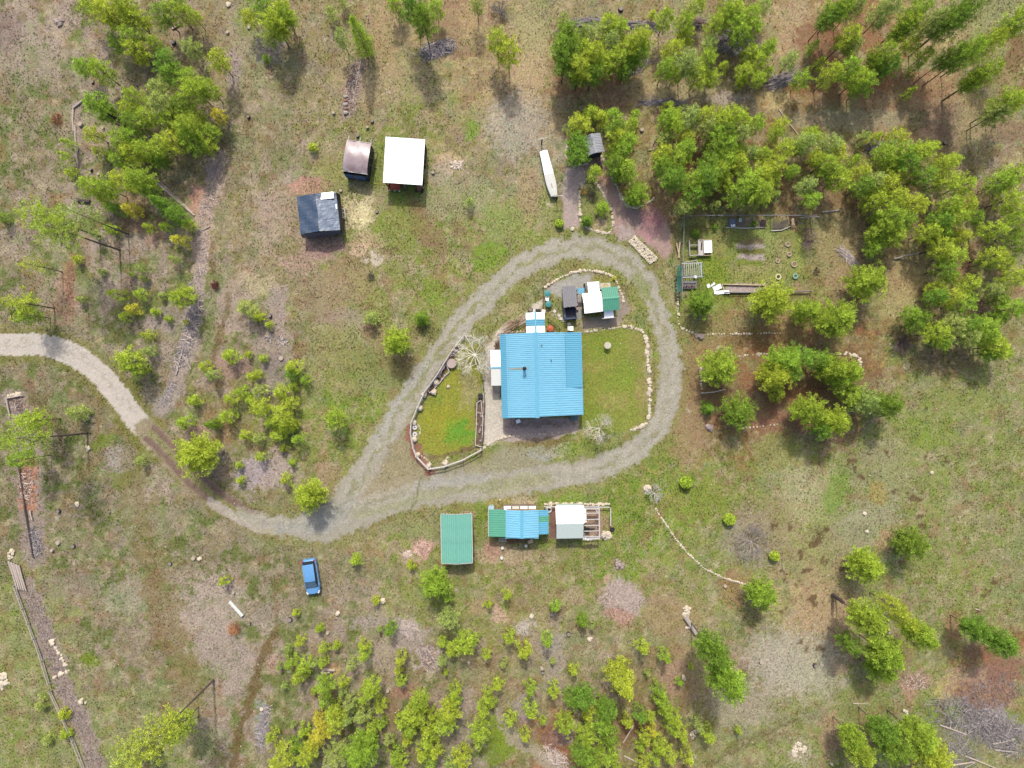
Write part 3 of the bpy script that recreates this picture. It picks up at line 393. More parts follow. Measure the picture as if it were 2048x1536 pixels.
# litter under the conifers is laid later by litter(); then the sheet is cut into its regions
def litter(px, py, r, st=.55, col=(151, 110, 82)):
    ell(px, py, r * 1.25, r * 1.1, col, st, .7, warp=1.4, green=.15)
GROVES = [
("northwest thicket", "pines of the northwest thicket", 8, """
182 10 26 y, 214 28 30, 248 12 28 y, 270 38 26, 262 74 25, 274 102 22 y, 236 88 17, 283 114 15, 310 88 17 g, 325 30 24 d, 352 22 24, 388 34 16 y, 358 6 18 d
168 133 20, 203 143 24 g, 332 126 26 d, 342 152 24 d, 383 95 20 p, 437 122 22 y, 378 160 22, 317 178 26 p, 390 180 27 y, 416 176 21
325 210 28 p, 362 208 24 d, 270 194 22, 197 210 27, 218 229 18, 257 221 20 y, 270 244 25 d, 296 232 22 y, 340 242 26 y, 372 250 27, 394 238 20, 438 233 16 o, 424 266 19, 416 290 19 y
384 282 26 g, 350 282 26 y, 320 292 25, 187 268 18 y, 240 282 22, 266 274 22, 140 288 14, 135 313 13, 202 306 15, 238 320 18, 266 308 23 y, 296 302 24, 146 347 15 y 2.4
186 372 24 y, 215 376 21, 250 362 24 y, 278 356 27, 298 376 20, 322 322 16 d""", 1.12),
("clump at the top edge", "pines of the clump at the top edge", 2, "526 14 25 d, 546 44 28 y, 566 22 24 y, 572 38 22, 557 62 21 y, 537 76 17 p, 498 36 18 y", 1.1),
("above the ash heap", "pines above the ash heap", 2, "826 14 28 d 9 big, 846 40 28 d 10 big, 872 16 20, 790 8 18, 806 32 13 p, 686 6 12 p, 662 28 14 p", 1.1),
("block above the grey hut", "pines of the block above the grey hut", 5, """
1136 72 30 d, 1130 96 32 d, 1130 122 30 d, 1164 104 26, 1160 136 28 y, 1184 150 23 d, 1154 154 20 d, 1189 104 28 y, 1194 74 26 p, 1214 50 24 y, 1209 126 25 y, 1232 118 26, 1240 62 24 y
1256 96 25 y, 1281 78 28, 1282 106 25 g, 1249 142 18 d, 1127 40 14 p, 1166 70 22 p, 1218 88 22 p, 1262 124 20 g""", 1.15),
("open stand at the upper centre", "pines of the open stand at the upper centre", 6, """
1331 37 21 g, 1304 32 11 y, 1368 46 21, 1369 74 20 y, 1384 20 18 p, 1396 10 17 y, 1346 98 23 y, 1329 140 21, 1350 150 16 y, 1378 126 27 p, 1396 152 24 y, 1414 122 22, 1424 156 18 y
1444 136 14 y, 1421 90 20 p, 1431 48 21, 1450 30 22, 1466 26 24 y, 1474 48 24, 1496 34 24, 1506 60 22 g, 1481 68 22 g, 1526 12 18 p, 1499 106 20 y, 1515 122 20 y, 1530 104 18, 1490 144 20 y, 1482 164 14, 1518 158 17 y, 1534 146 14""", 1.1),
("tall stand in the northeast", "tall pines of the northeast stand", 6, """
1683 12 28 9, 1658 34 24 d 8, 1711 12 22 8 p, 1696 74 25 y 8, 1706 92 18 p 7, 1774 20 28 p 11 big, 1834 20 27 g 11 big, 1816 52 24 y 10 big, 1806 62 20 d 9
1866 44 24 p 10 big, 1930 18 30 d 13 big, 1902 44 28 d 12 big, 1974 88 25 y 12 big, 1934 108 28 g 12 big, 1900 112 22 d 10 big, 1968 146 26 g 11 big, 1950 160 20 g 9
2034 44 28 y 10 big, 2008 60 20 p 8, 1766 108 25 g 9 big, 1776 132 22 d 8, 1752 122 20, 1848 110 16 y, 1822 90 20 y, 1826 142 14, 1696 136 26, 1714 158 26 y, 1730 170 22 g, 1661 150 22 y, 1636 130 13 y
1603 160 19 g, 1581 120 18 p, 1541 92 16, 1622 98 13, 1816 188 13, 2012 206 28 g 9 big, 1996 226 24 p 8, 2036 198 22 y 8""", 1.2),
("grove around the grey hut", "pines round the grey hut", 4, """
1180 230 25 y 4, 1201 238 22 3.7, 1160 248 24 y, 1224 234 23 4.2, 1232 254 22 d, 1269 232 15, 1262 252 17 y, 1144 256 17 p, 1155 284 23 d, 1152 308 24 d, 1168 310 16 d, 1236 274 22, 1257 280 21
1246 298 23, 1226 306 16, 1230 324 22 d, 1250 342 25 g, 1234 350 18 d, 1188 346 19 y""", 1.0),
("long belt above the garden", "pines of the long belt above the garden", 7, """
1334 216 15 y, 1350 232 19 y, 1332 242 22, 1346 256 22 y, 1330 276 20 p, 1380 238 24 p, 1409 230 22 y, 1416 252 21 p, 1444 240 24 y, 1462 230 23 y, 1482 244 23, 1510 252 21 g, 1430 272 23 g, 1454 264 21 d, 1482 270 22 p
1371 278 20 y, 1374 300 23 g, 1326 306 21 y, 1356 320 25 g, 1324 332 21, 1346 356 28 d, 1428 294 22 d, 1456 290 24, 1474 304 20, 1420 324 23 d, 1454 324 24 g, 1476 324 21 y, 1416 356 29 d, 1390 366 26 g, 1438 346 22, 1448 364 20 y
1500 306 18 p, 1526 308 19, 1502 366 34 g 7, 1524 350 26 y, 1478 392 26 d, 1520 386 28 g, 1390 392 26 d, 1368 412 20 p, 1430 412 13 p, 1548 390 14 p
1560 250 18 y, 1552 268 16, 1622 270 20 y, 1612 288 22 p, 1568 296 21 y, 1592 296 18, 1658 288 22 p, 1676 302 20, 1634 316 20 y, 1706 322 15, 1652 324 21 y, 1662 342 21 g, 1678 358 25 y, 1612 372 20 p, 1552 332 22 y, 1582 342 16, 1544 358 20 y, 1624 398 20 g""", 1.1),
("east wood", "pines of the east wood", 9, """
1726 275 15 p, 1749 276 15 y, 1792 276 20 y, 1778 292 16 p, 1768 308 23, 1803 308 24 g, 1843 302 24 y, 1858 296 18, 1812 326 23 d, 1778 330 20, 1888 326 22 y, 1906 320 17 y, 1848 350 23 d, 1893 360 23 y, 1926 370 23 y
1722 346 20 y, 1748 360 22 p, 1774 366 23 y, 1794 348 20, 1726 372 22 d, 1758 384 20 g, 2004 364 26 g, 2028 352 24 y, 1982 378 18 p, 1786 396 26, 1748 402 22 y, 1830 414 26 y, 1784 432 27 g, 1760 438 20 d, 1762 462 24
1802 448 26 d, 1790 472 24 g, 1752 482 20 d, 1746 498 17, 1896 414 24, 1880 442 23 d, 1912 434 22 y, 1928 408 22 y, 1886 466 20, 1858 464 22 y, 1921 472 19 y, 1948 434 20 d, 1984 460 22 y, 2018 398 26, 2034 420 20 y
2030 440 22 g, 2036 488 24 d, 2024 470 18, 1882 494 23 y, 1904 510 25 y, 1892 536 21 d, 1902 552 16 g, 1986 512 24 y, 2012 526 20, 1970 526 17 p, 2028 558 24 y, 1873 576 18 y, 1872 596 21 d, 1898 594 22 y
1926 609 24 g, 1938 568 22 y, 1984 580 20 p, 2002 600 20 d, 2022 620 26 g, 1998 634 19 d, 1822 630 19, 1846 634 18 d, 1828 650 16 d, 1872 666 24 y, 1886 684 18 g, 1906 650 24 p, 1932 648 22 d, 1966 650 26 g, 1936 672 22 p
1972 670 24 g, 1994 694 26 y, 1980 708 18 d, 2004 704 18 g""", 1.12),
("west clearing", "trees of the west clearing", 7, """
84 432 44 14 giant y, 116 458 46 15.5 giant g, 158 430 34 13 sparse p, 194 470 12 p
5 436 15 d, 217 404 18 y, 235 418 16 d, 266 421 19 o, 225 459 15 y, 300 456 13 y, 332 412 23 d 7 dense, 355 430 20 d 6, 332 455 14 g, 362 482 19 o, 378 450 15 y, 350 519 12 p
66 529 22 7 sparse y, 155 519 11 y, 205 544 9 p 1.7, 285 537 12 p, 264 549 8 p 1.5, 287 557 10 p, 238 589 17 y, 282 588 14 y, 266 617 15 o, 252 634 13 y, 312 624 11 y, 337 637 9 y 1.7, 362 596 24 g, 376 584 16 y, 325 592 9 p 1.6, 372 644 7 y 1.5
12 604 13 y, 44 606 32 7.5 sparse y, 56 630 20 6 pine g, 162 598 10 p, 297 669 13 y, 262 722 29 y 6, 278 738 20 g, 300 702 15 p, 492 616 21 p 4, 508 628 16 p 3.6""", 1.0),
("clump left of the drive", "pines of the clump left of the drive", 7, """
412 732 15 y, 426 750 16 p, 462 712 20 y, 498 709 9 y 1.8, 506 752 14 y, 370 846 19 g, 388 800 15 y, 426 848 15 d 4 dense, 456 832 19 y, 466 795 18 y, 486 782 16, 502 800 15 y, 490 870 15 y
478 930 10 y, 482 960 11 y, 284 920 13 p, 526 716 11 y, 539 649 10 y 1.8, 520 634 14 y, 588 734 20 y, 584 748 16 d, 612 759 13 g, 516 749 12 y, 522 816 23 y, 522 780 18 p
562 784 18 y, 588 774 13, 584 806 17 y, 562 830 23 y, 544 846 17 y, 574 854 20 y, 557 870 19 y, 598 878 17 g, 567 896 11 y, 588 848 14 y, 572 958 14 y, 585 925 10 y, 522 913 13 y, 518 876 15 p, 450 1160 13 y""", .9),
("lower left thicket", "pines of the lower left thicket", 9, """
639 1257 11 y, 592 1226 9 y 1.6, 599 1282 13 y, 647 1294 14 y, 674 1290 11 y, 577 1297 11 p, 729 1288 15 y, 729 1306 16 y, 704 1325 16 p, 584 1322 17 g, 612 1328 20 y, 599 1350 17 y, 632 1322 13 p, 646 1324 13 y, 560 1332 9 p 1.7
782 1256 16 d, 760 1257 8 p 1.5, 802 1312 16 y, 797 1337 12 y, 803 1360 14 y, 686 1362 14 y, 649 1370 21 g, 652 1396 17 g, 569 1372 9 p 1.6, 628 1382 8 y 1.5, 744 1372 22 y, 729 1388 17 y, 762 1408 17 y, 687 1380 12 p
667 1417 20 y, 702 1402 18 p, 672 1442 22 y, 700 1430 20 p, 727 1427 20 p, 744 1450 17 y, 763 1446 13, 637 1430 14 o, 642 1464 21 o, 627 1482 19 o, 587 1447 8 p 1.6, 544 1470 15 y, 609 1460 15 y, 594 1486 20 d, 612 1512 22 y
562 1516 28 y, 672 1508 25 p, 722 1502 34 g 7.5 broad, 738 1484 20 g, 792 1508 20, 802 1524 18 y, 780 1475 14 p, 814 1480 14 y, 838 1400 22 g, 828 1428 24 y, 804 1440 18 y, 864 1426 15 y, 823 1454 20 g, 856 1454 20 y
898 1422 24 y, 891 1448 22 y, 910 1377 16 y, 908 1398 16 g, 857 1476 20 y, 873 1498 20, 846 1503 19 y, 862 1523 18 g, 897 1237 22 p, 885 1282 13 y, 925 1287 25 y, 946 1277 16 g, 902 1300 15 y, 972 1307 13 y, 884 1320 13 p
1007 1327 11 p, 892 1345 7 y 1.5, 995 1367 15 y, 975 1388 17 y, 967 1416 18 y, 986 1402 13, 957 1462 22 y, 958 1480 16 p, 922 1513 22 y, 902 1528 18 p, 1020 1435 16 y, 977 1207 11 y, 1014 1190 12 y, 1017 1272 16 y""", .95),
("lower centre thicket", "pines of the lower centre thicket", 7, """
1111 1211 15 g, 1165 1242 15 d 3.4 dense, 1094 1277 16 g, 1049 1300 20 y, 1184 1251 9 p, 1284 1292 17 y, 1329 1311 16 g, 1294 1344 8 p 2, 1146 1338 13 y, 1141 1393 20 d, 1106 1378 17 y, 1061 1374 16 g
1061 1417 20 y, 1106 1322 8 p 1.6, 1171 1378 18 d, 1164 1398 23 d, 1174 1422 19 y, 1129 1448 22 g, 1086 1440 9 y 1.8, 1049 1467 15 y, 1200 1403 19 d, 1219 1418 22 d, 1204 1448 21 g, 1174 1472 24 g, 1219 1468 21 d
1164 1510 28 d, 1186 1522 22 g, 1214 1502 24 g, 1232 1522 17 y, 1254 1442 15 y, 1279 1428 18 d, 1299 1432 13 y, 1319 1377 17 g, 1321 1398 18 g, 1331 1416 20 g, 1349 1436 19, 1344 1453 17 y, 1361 1466 19 y, 1394 1445 16 p
1289 1470 16 y, 1304 1460 12 o, 1319 1486 18 y, 1336 1508 19 y, 1309 1508 16, 1281 1490 14 y, 1374 1508 18 y, 1414 1468 18 y 4, 1476 1460 8 y 1.8, 1381 1332 7 y 1.6, 1359 1364 10 g 2, 1286 1524 16 y""", 1.0),
("orchard pine ring", "round pines of the orchard ring", 3, """
1566 722 34 g broad, 1598 712 26 d, 1548 752 32 y broad, 1586 742 24 d, 1638 720 26 d, 1664 738 29 g broad, 1696 744 27 y broad, 1682 762 24 g, 1616 822 33 g broad, 1668 842 30 y broad, 1644 858 22 d, 1704 790 24 g, 1726 800 29 p broad, 1774 808 27 d broad, 1552 786 20 y""", 1.0),
("southeast pines", "big pines of the southeast corner", 4, """
1728 1234 35 10.5 full g, 1786 1212 22 y 8 pine, 1836 1268 27 g 10 full, 1810 1240 20 8.5 y pine, 1770 1306 34 9 full g, 1700 1288 24 d 8, 1762 1338 28 g 6.5 broad, 1950 1256 26 d 7 full, 2000 1284 27 d 8 full, 1702 1470 24 g 7 full, 1718 1502 26 g 8 full, 1762 1456 28 d 8 full, 1784 1494 32 d 9 full, 1830 1468 36 g 9 full, 1858 1508 38 y 9 full""", 1.0),
]
LONE = [
(1404, 604, 29, 4.6, 'd', 'broad', 'dark round pine below the garden shade screen'),
(1543, 604, 41, 7.0, 'y', 'broad', 'wide yellow-green pine overhanging the garden gravel bed'),
(1613, 622, 28, 6.4, 'g', 'broad', 'pine between the two widest pines under the garden'),
(1672, 638, 40, 7.2, 'g', 'broad', 'wide green pine at the outer end of the garden row'),
(1733, 564, 38, 6.6, 'g', 'broad', 'broad lone pine between the garden and the east wood'),
(1440, 734, 39, 6.4, 'g', 'broad', 'first orchard pine, standing alone inside the white corner rail'),
(1476, 823, 34, 5.4, 'd', 'broad', 'round pine beside the dark juniper under the orchard'),
(1416, 816, 16, 2.4, 'd', 'dense', 'narrow dark juniper left of a round pine'),
(1522, 1188, 30, 6.5, 'g', 'broad', 'round pine at the far end of the meadow stone line'),
(1821, 1088, 32, 6.0, 'd', 'broad', 'dark round pine above its yellower neighbour in the sage meadow'),
(1731, 1130, 35, 6.4, 'y', 'broad', 'yellow-green round pine below a darker neighbour in the sage meadow'),
(1242, 1358, 34, 10.0, 'y', 'dense', 'tall dense bright conifer in the lower centre'),
(1420, 1296, 32, 13.0, 'd', 'full', 'tall leaning conifer, the half nearer the white rock heap'),
(1448, 1356, 36, 14.0, 'g', 'full', 'tall leaning conifer, the half farther from the white rock heap'),
(721, 74, 25, 9.8, 'g', 'dense', 'tall lone conifer above the log row at the top'),
(995, 82, 22, 6.8, 'y', 'pine', 'thin yellow-green pine left of its twin in the top field'),
(1018, 106, 25, 7.4, 'y', 'pine', 'thicker yellow-green pine of the pair in the top field'),
(682, 76, 17, 6.0, 'p', 'pine', 'thin pale pine left of the tall lone conifer'),
(954, 10, 15, 5.6, 'p', 'pine', 'thin pine at the top edge above the ash grey slash'),
(1273, 388, 25, 4.0, 'g', 'broad', 'round bright pine in the stone edged corner of the rusty path'),
(1204, 416, 18, 2.4, 'g', 'young', 'upper green bush in the stone edged island'),
(1174, 441, 14, 2.0, 'd', 'dense', 'dark green bush at the drive end of the island'),
(744, 636, 19, 3.2, 'p', 'young', 'pale bluish young pine above the bright round pine'),
(844, 637, 18, 2.8, 'd', 'dense', 'dense dark green bush beside the drive'),
(791, 682, 28, 5.8, 'y', 'broad', 'bright round pine left of the drive loop'),
(668, 835, 23, 5.0, 'g', 'pine', 'lone rounded pine in the grass left of the drive loop'),
(618, 990, 33, 6.0, 'y', 'broad', 'wide yellow-green pine touching the drive junction'),
(395, 908, 42, 7.0, 'y', 'broad', 'large bright yellow-green pine over the dirt track'),
(712, 1118, 15, 2.4, 'y', 'sap', 'round sapling between the blue car and the teal carport'),
(822, 1131, 12, 2.0, 'y', 'sap', 'thin sapling right beside the teal carport'),
(870, 1168, 31, 6.0, 'g', 'broad', 'wide green pine just below the teal carport'),
(895, 1192, 14, 3.4, 'g', 'young', 'small pine under the edge of the wide carport pine'),
(752, 1201, 11, 1.8, 'y', 'sap', 'small sapling next to the lone white rock'),
(625, 294, 12, 1.6, 'y', 'sap', 'small yellow-green bush left of the brown shed'),
(533, 118, 11, 1.4, 'd', 'sap', 'small dark bush in the top left field'),
(940, 404, 12, 2.6, 'p', 'young', 'thin pale sapling in the grass north of the drive'),
(46, 881, 46, 15.0, 'g', 'giant', 'very tall sparse pine leaning over the left edge'),
(62, 842, 28, 8.0, 'y', 'pine', 'sparse pine beside the very tall left edge pine'),
(50, 918, 24, 7.0, 'g', 'pine', 'sparse low pine under the very tall left edge pine'),
(156, 826, 22, 3.6, 'p', 'young', 'faint sparse pine above the pale entry drive'),
(308, 1478, 56, 19.0, 'y', 'giant', 'very tall sparse yellow-green pine at the lower left edge'),
(356, 1456, 32, 8.0, 'g', 'pine', 'tall sparse pine beside the lower left edge giant'),
(258, 1510, 34, 8.0, 'p', 'pine', 'pale sparse pine left of the lower edge giant'),
(85, 1408, 16, 1.6, 'p', 'sap', 'low pale bush on the pole fence'),
(128, 1428, 15, 1.5, 'y', 'sap', 'low bush spilling over the mulch strip'),
(132, 1466, 14, 1.5, 'y', 'sap', 'low bush on the lower end of the pole fence'),
(96, 1478, 14, 1.4, 'p', 'sap', 'low pale bush left of the pole fence end'),
(1660, 722, 18, 4.0, 'd', 'pine', 'dark pine filling the gap in the orchard ring top'),
]
Z = (fbm(X * .35, Y * .35, 3, 1) - .5) * .16 + (n2 - .5) * .05 * (1 - HARD * .7) + (n3 - .5) * .035 * (1 - HARD * .8)
edge = np.minimum.reduce([X - gx[0], gx[-1] - X, Y - gy[0], gy[-1] - Y]); Z *= np.clip(edge / 3, 0, 1)
COL = np.clip(COL, .005, .98) / KLIT
gm = bpy.data.materials.new('soil_and_turf'); gm.use_nodes = True
n = gm.node_tree; b = n.nodes['Principled BSDF']; b.inputs['Roughness'].default_value = .95; b.inputs['Specular IOR Level'].default_value = .15
at = n.nodes.new('ShaderNodeAttribute'); at.attribute_name = 'cover'
geo = n.nodes.new('ShaderNodeNewGeometry')
na = n.nodes.new('ShaderNodeTexNoise'); na.inputs['Scale'].default_value = 4.6; na.inputs['Detail'].default_value = 5; na.inputs['Roughness'].default_value = .72
nb = n.nodes.new('ShaderNodeTexNoise'); nb.inputs['Scale'].default_value = 1.3; nb.inputs['Detail'].default_value = 5; nb.inputs['Roughness'].default_value = .7
ma = n.nodes.new('ShaderNodeMapRange'); ma.inputs[1].default_value = .3; ma.inputs[2].default_value = .7; ma.inputs[3].default_value = .5; ma.inputs[4].default_value = 1.46
hs = n.nodes.new('ShaderNodeHueSaturation'); mh = n.nodes.new('ShaderNodeMapRange'); mh.inputs[1].default_value = .3; mh.inputs[2].default_value = .7; mh.inputs[3].default_value = .475; mh.inputs[4].default_value = .525
for t in (na, nb): n.links.new(geo.outputs['Position'], t.inputs['Vector'])
n.links.new(na.outputs['Fac'], ma.inputs[0]); n.links.new(nb.outputs['Fac'], mh.inputs[0])
soft = n.nodes.new('ShaderNodeMix'); soft.data_type = 'FLOAT'; hm = n.nodes.new('ShaderNodeMapRange'); hm.inputs[3].default_value = .42; hm.inputs[4].default_value = 1.0
n.links.new(at.outputs['Alpha'], hm.inputs[0]); n.links.new(hm.outputs[0], soft.inputs[0]); soft.inputs[2].default_value = 1.0; n.links.new(ma.outputs[0], soft.inputs[3])
n.links.new(soft.outputs[0], hs.inputs['Value']); n.links.new(mh.outputs[0], hs.inputs['Hue']); n.links.new(at.outputs['Color'], hs.inputs['Color'])
n.links.new(hs.outputs[0], b.inputs['Base Color'])
bp = n.nodes.new('ShaderNodeBump'); bp.inputs['Strength'].default_value = .4; bp.inputs['Distance'].default_value = .06
n.links.new(na.outputs['Fac'], bp.inputs['Height']); n.links.new(bp.outputs[0], b.inputs['Normal'])
def np_mesh(name, V3, F, mats, tint=None, quad=True):
    me = bpy.data.meshes.new(name); k = F.shape[1]
    me.vertices.add(len(V3)); me.vertices.foreach_set('co', V3.astype(np.float32).ravel())
    me.loops.add(F.size); me.loops.foreach_set('vertex_index', F.astype(np.int32).ravel())
    me.polygons.add(len(F)); me.polygons.foreach_set('loop_start', np.arange(0, F.size, k, dtype=np.int32))
    me.materials.append(mats); me.update(calc_edges=True)
    if tint is not None:
        a = me.attributes.new('cover', 'FLOAT_COLOR', 'POINT'); a.data.foreach_set('color', np.c_[tint[:, :3], tint[:, 3] if tint.shape[1] > 3 else np.ones(len(tint))].astype(np.float32).ravel())
    return me
idx = np.arange(NX * NY).reshape(NY, NX)
quads = np.stack([idx[:-1, :-1], idx[:-1, 1:], idx[1:, 1:], idx[1:, :-1]], -1).reshape(-1, 4)
qreg = REG[:-1, :-1].ravel()
V3 = np.stack([X, Y, Z], -1).reshape(-1, 3); TC = np.dstack([COL, 1 - HARD]).reshape(-1, 4)
NAMES = {0: 'ground', 1: 'gravel_drive', 2: 'dirt_track', 3: 'gravel_path', 4: 'lawn'}
for r, nm in NAMES.items():
    F = quads[qreg == r]; u, inv = np.unique(F, return_inverse=True); F2 = inv.reshape(-1, 4); v = V3[u]; t = TC[u]
    if r == 0:      # the meadow goes on to the horizon
        far = 900.0; o = len(v)
        x0, x1, y0, y1 = gx[0], gx[-1], gy[0], gy[-1]
        ring = np.array([(x0, y0, 0), (x1, y0, 0), (x1, y1, 0), (x0, y1, 0), (-far, -far, 0), (far, -far, 0), (far, far, 0), (-far, far, 0)], float)
        v = np.vstack([v, ring]); t = np.vstack([t, np.tile(np.r_[lin((152, 148, 110)) / KLIT, 1.0], (8, 1))])
        F2 = np.vstack([F2, np.array([(o + 4, o + 5, o + 1, o), (o + 5, o + 6, o + 2, o + 1), (o + 6, o + 7, o + 3, o + 2), (o + 7, o + 4, o, o + 3)])])
    o = link(nm, np_mesh(nm, v, F2, gm, t)); o['kind'] = 'structure'
def zat(x, y):
    i = min(max((x - gx[0]) / STEP, 0), NX - 1.01); j = min(max((y - gy[0]) / STEP, 0), NY - 1.01)
    return float(Z[int(j), int(i)])
# ------------------------------------------------------------------ roofs, walls and other building pieces
BLUE = mat('blue_roof_paint', (142, 212, 240), .42, .09, .7, spec=.4)
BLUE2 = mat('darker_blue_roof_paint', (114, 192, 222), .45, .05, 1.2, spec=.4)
BLUECAP = mat('blue_ridge_paint', (126, 200, 230), .42, .04, 2)
TEALR = mat('teal_green_roof_paint', (126, 194, 174), .5, .07, 1.0)
GREENR = mat('green_roof_paint', (104, 182, 152), .5, .08, 1.2)
GREEND = mat('dark_green_roof_paint', (66, 156, 126), .5, .1, 1.5)
WHITE = mat('white_sheet', (.80, .81, .80), .55, .04, 2.0, raw=True)
WHITEG = mat('greenish_white_sheet', (212, 226, 218), .55, .05, 3.0)
CREAM = mat('cream_sheet', (236, 236, 226), .6, .04, 3.0)
WOOD = mat('weathered_timber', (150, 134, 118), .9, .25, 5, .3)
WOODG = mat('grey_timber', (150, 148, 150), .9, .22, 6, .3, stretch=(3, .4, 1))
WOODW = mat('whitewashed_timber', (214, 208, 200), .85, .12, 5, .2)
PLANK = mat('pale_sawn_timber', (220, 196, 160), .85, .14, 6)
DARKW = mat('dark_stained_timber', (70, 60, 56), .9, .3, 5)
BLACKT = mat('black_tarpaulin', (62, 82, 108), .38, .22, 2.2, .5, spec=.6, stretch=(1, 3, 1))
GREYT = mat('faded_grey_tarpaulin', (108, 124, 146), .42, .16, 2.4, .4, spec=.5, stretch=(1, 3, 1))
BROWNM = mat('brown_sheet_metal', (150, 124, 122), .36, .22, .8, .25, spec=.5, rgb2=(188, 176, 180))
NAVY = mat('navy_paint', (44, 58, 84), .5, .2, 4)
GLASSD = mat('dark_window_glass', (58, 76, 96), .1, .15, 2, spec=.8)
STEEL = mat('galvanised_steel', (204, 206, 214), .4, .1, 4, metallic=.1)
RUSTY = mat('rust_stain', (150, 172, 170), .8, .15, 6, rgb2=(176, 160, 130))
BLACKM = mat('black_metal', (40, 40, 44), .5, .2, 6)
SIDING = mat('tan_log_siding', (172, 140, 104), .85, .15, 3, stretch=(.3, .3, 6))
DOORM = mat('door_paint', (120, 84, 62), .6, .1, 4)
RED = mat('faded_red_paint', (186, 96, 78), .6, .16, 4)
STONE = mat('cream_fieldstone', (244, 232, 208), .9, .16, 3.0, .4, rgb2=(206, 188, 162))
STONED = mat('grey_pink_fieldstone', (176, 158, 150), .9, .2, 3.0, .4)
BRANCH = mat('bleached_branches', (186, 172, 158), .9, .16, 4)
_sheets = {}
def sheet(w, l, rib, m, rh=.05):
    """one ribbed metal roofing sheet: x across, y up the slope"""
    key = (round(w, 3), round(l, 3), rib, m.name)
    if key in _sheets: return _sheets[key]
    b = MB(); prof = []
    n = max(1, int(round(w / rib))) if rib else 0
    if n:
        p = w / n
        for i in range(n):
            x = i * p; prof += [(x, 0), (x + p * .40, 0), (x + p * .46, rh), (x + p * .60, rh), (x + p * .66, 0)]
        prof.append((w, 0))
    else: prof = [(0, 0), (w, 0)]
    k = len(prof); vs = [(x, y, z) for y in (0, l) for x, z in prof] + [(x, y, -.02) for y in (0, l) for x in (0, w)]
    fs = [(i, i + 1, k + i + 1, k + i) for i in range(k - 1)]
    o = 2 * k
    fs += [(o + 1, o, o + 2, o + 3), (0, k, o + 2, o), (k - 1, o + 1, o + 3, 2 * k - 1), tuple([o, o + 1] + list(range(k - 1, -1, -1))), tuple([o + 3, o + 2] + list(range(k, 2 * k)))]
    b.add(vs, fs); _sheets[key] = b.mesh('roof_panel', m); return _sheets[key]
def slope(par, e0, e1, r0, m, rib=.25, pw=.92, name='roof_panel', jit=0.004, z=.03):
    e0, e1, r0 = Vector(e0), Vector(e1), Vector(r0); u = e1 - e0; v = r0 - e0
    if u.cross(v).z < 0: e0, e1, r0 = e1, e0, r0 + u; u = e1 - e0; v = r0 - e0
    n = max(1, int(round(u.length / pw))); w = u.length / n; me = sheet(w, v.length, rib, m)
    uh = u.normalized(); nh = u.cross(v).normalized(); vh = nh.cross(uh); out = []
    for i in range(n):
        o = bpy.data.objects.new(name, me); C.objects.link(o); o.parent = par
        p = e0 + uh * (w * i) + nh * (z + (i % 2) * jit + random.uniform(0, jit))
        M = Matrix((uh, vh, nh)).transposed().to_4x4(); M.translation = p; o.matrix_local = M; out.append(o)
    return out
def bar(par, name, a, b, t, m, h=None):
    """a squared beam from a to b"""
    a, b = Vector(a), Vector(b); d = (b - a); L = d.length; dh = d.normalized()
    s = dh.cross(Vector((0, 0, 1))); s = s.normalized() if s.length > 1e-4 else Vector((1, 0, 0)); n = s.cross(dh)
    h = t if h is None else h; vs = [p + s * (i * t / 2) + n * (j * h / 2) for p in (a, b) for i, j in ((-1, -1), (1, -1), (1, 1), (-1, 1))]
    return MB().add(vs, [(0, 1, 2, 3), (7, 6, 5, 4), (0, 4, 5, 1), (1, 5, 6, 2), (2, 6, 7, 3), (3, 7, 4, 0)]).obj(name, m, par)
def walls(par, pts, z0, tops, m, name='wall'):
    b = MB(); n = len(pts)
    vs = [(p[0], p[1], z0) for p in pts] + [(p[0], p[1], t) for p, t in zip(pts, tops)]
    b.add(vs, [(i, (i + 1) % n, n + (i + 1) % n, n + i) for i in range(n)] + [tuple(range(n))[::-1]])
    return b.obj(name, m, par)
def window(par, x, y, z, w, h, rz, fm=None):
    f = MB(); t = .07
    for (cx, cz, sx, sz) in ((0, h / 2, w, t), (0, -h / 2, w, t), (-w / 2, 0, t, h - t), (w / 2, 0, t, h - t), (0, 0, t * .7, h - t)): f.box(cx, 0, cz, sx, .09, sz)
    fo = f.obj('window', fm or WHITE, par, (x, y, z), rz)
    MB().box(0, 0, 0, w - t, .03, h - t).obj('pane', GLASSD, fo); return fo

# ------------------------------------------------------------------ the blue-roofed house
H = thing('house', 'large blue metal roofed house inside the gravel drive loop', 'house', (2.91, 1.06), R_(1.6))
N, S_ = 5.06, -5.06
zr, zl, ze = 4.5, 3.16, 2.75
walls(H, [(-3.7, S_ + .45), (5.1, S_ + .45), (5.1, N - .45), (0.0, N - .45), (-3.7, N - .45)], -.1, [3.0, 2.62, 2.62, 4.4, 3.0], SIDING)
walls(H, [(-.05, S_ + .4), (0.05, S_ + .4), (.05, N - .4), (-.05, N - .4)], 2.9, [4.4] * 4, SIDING, 'gable_wall')
slope(H, (-3.52, S_, zl), (-3.52, N, zl), (0, S_, zr), BLUE)
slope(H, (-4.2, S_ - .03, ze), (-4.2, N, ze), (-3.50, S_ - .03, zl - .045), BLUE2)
slope(H, (3.57, -1.62, 3.20), (3.57, N, 3.20), (0, -1.62, zr), BLUE, jit=.003)
slope(H, (5.6, S_ + .12, 2.46), (5.6, -1.62, 2.46), (0, S_ + .12, zr), BLUE, jit=.003)
slope(H, (5.55, -1.62, 2.66), (5.55, N, 2.66), (3.60, -1.62, 3.14), BLUE2, jit=.003)
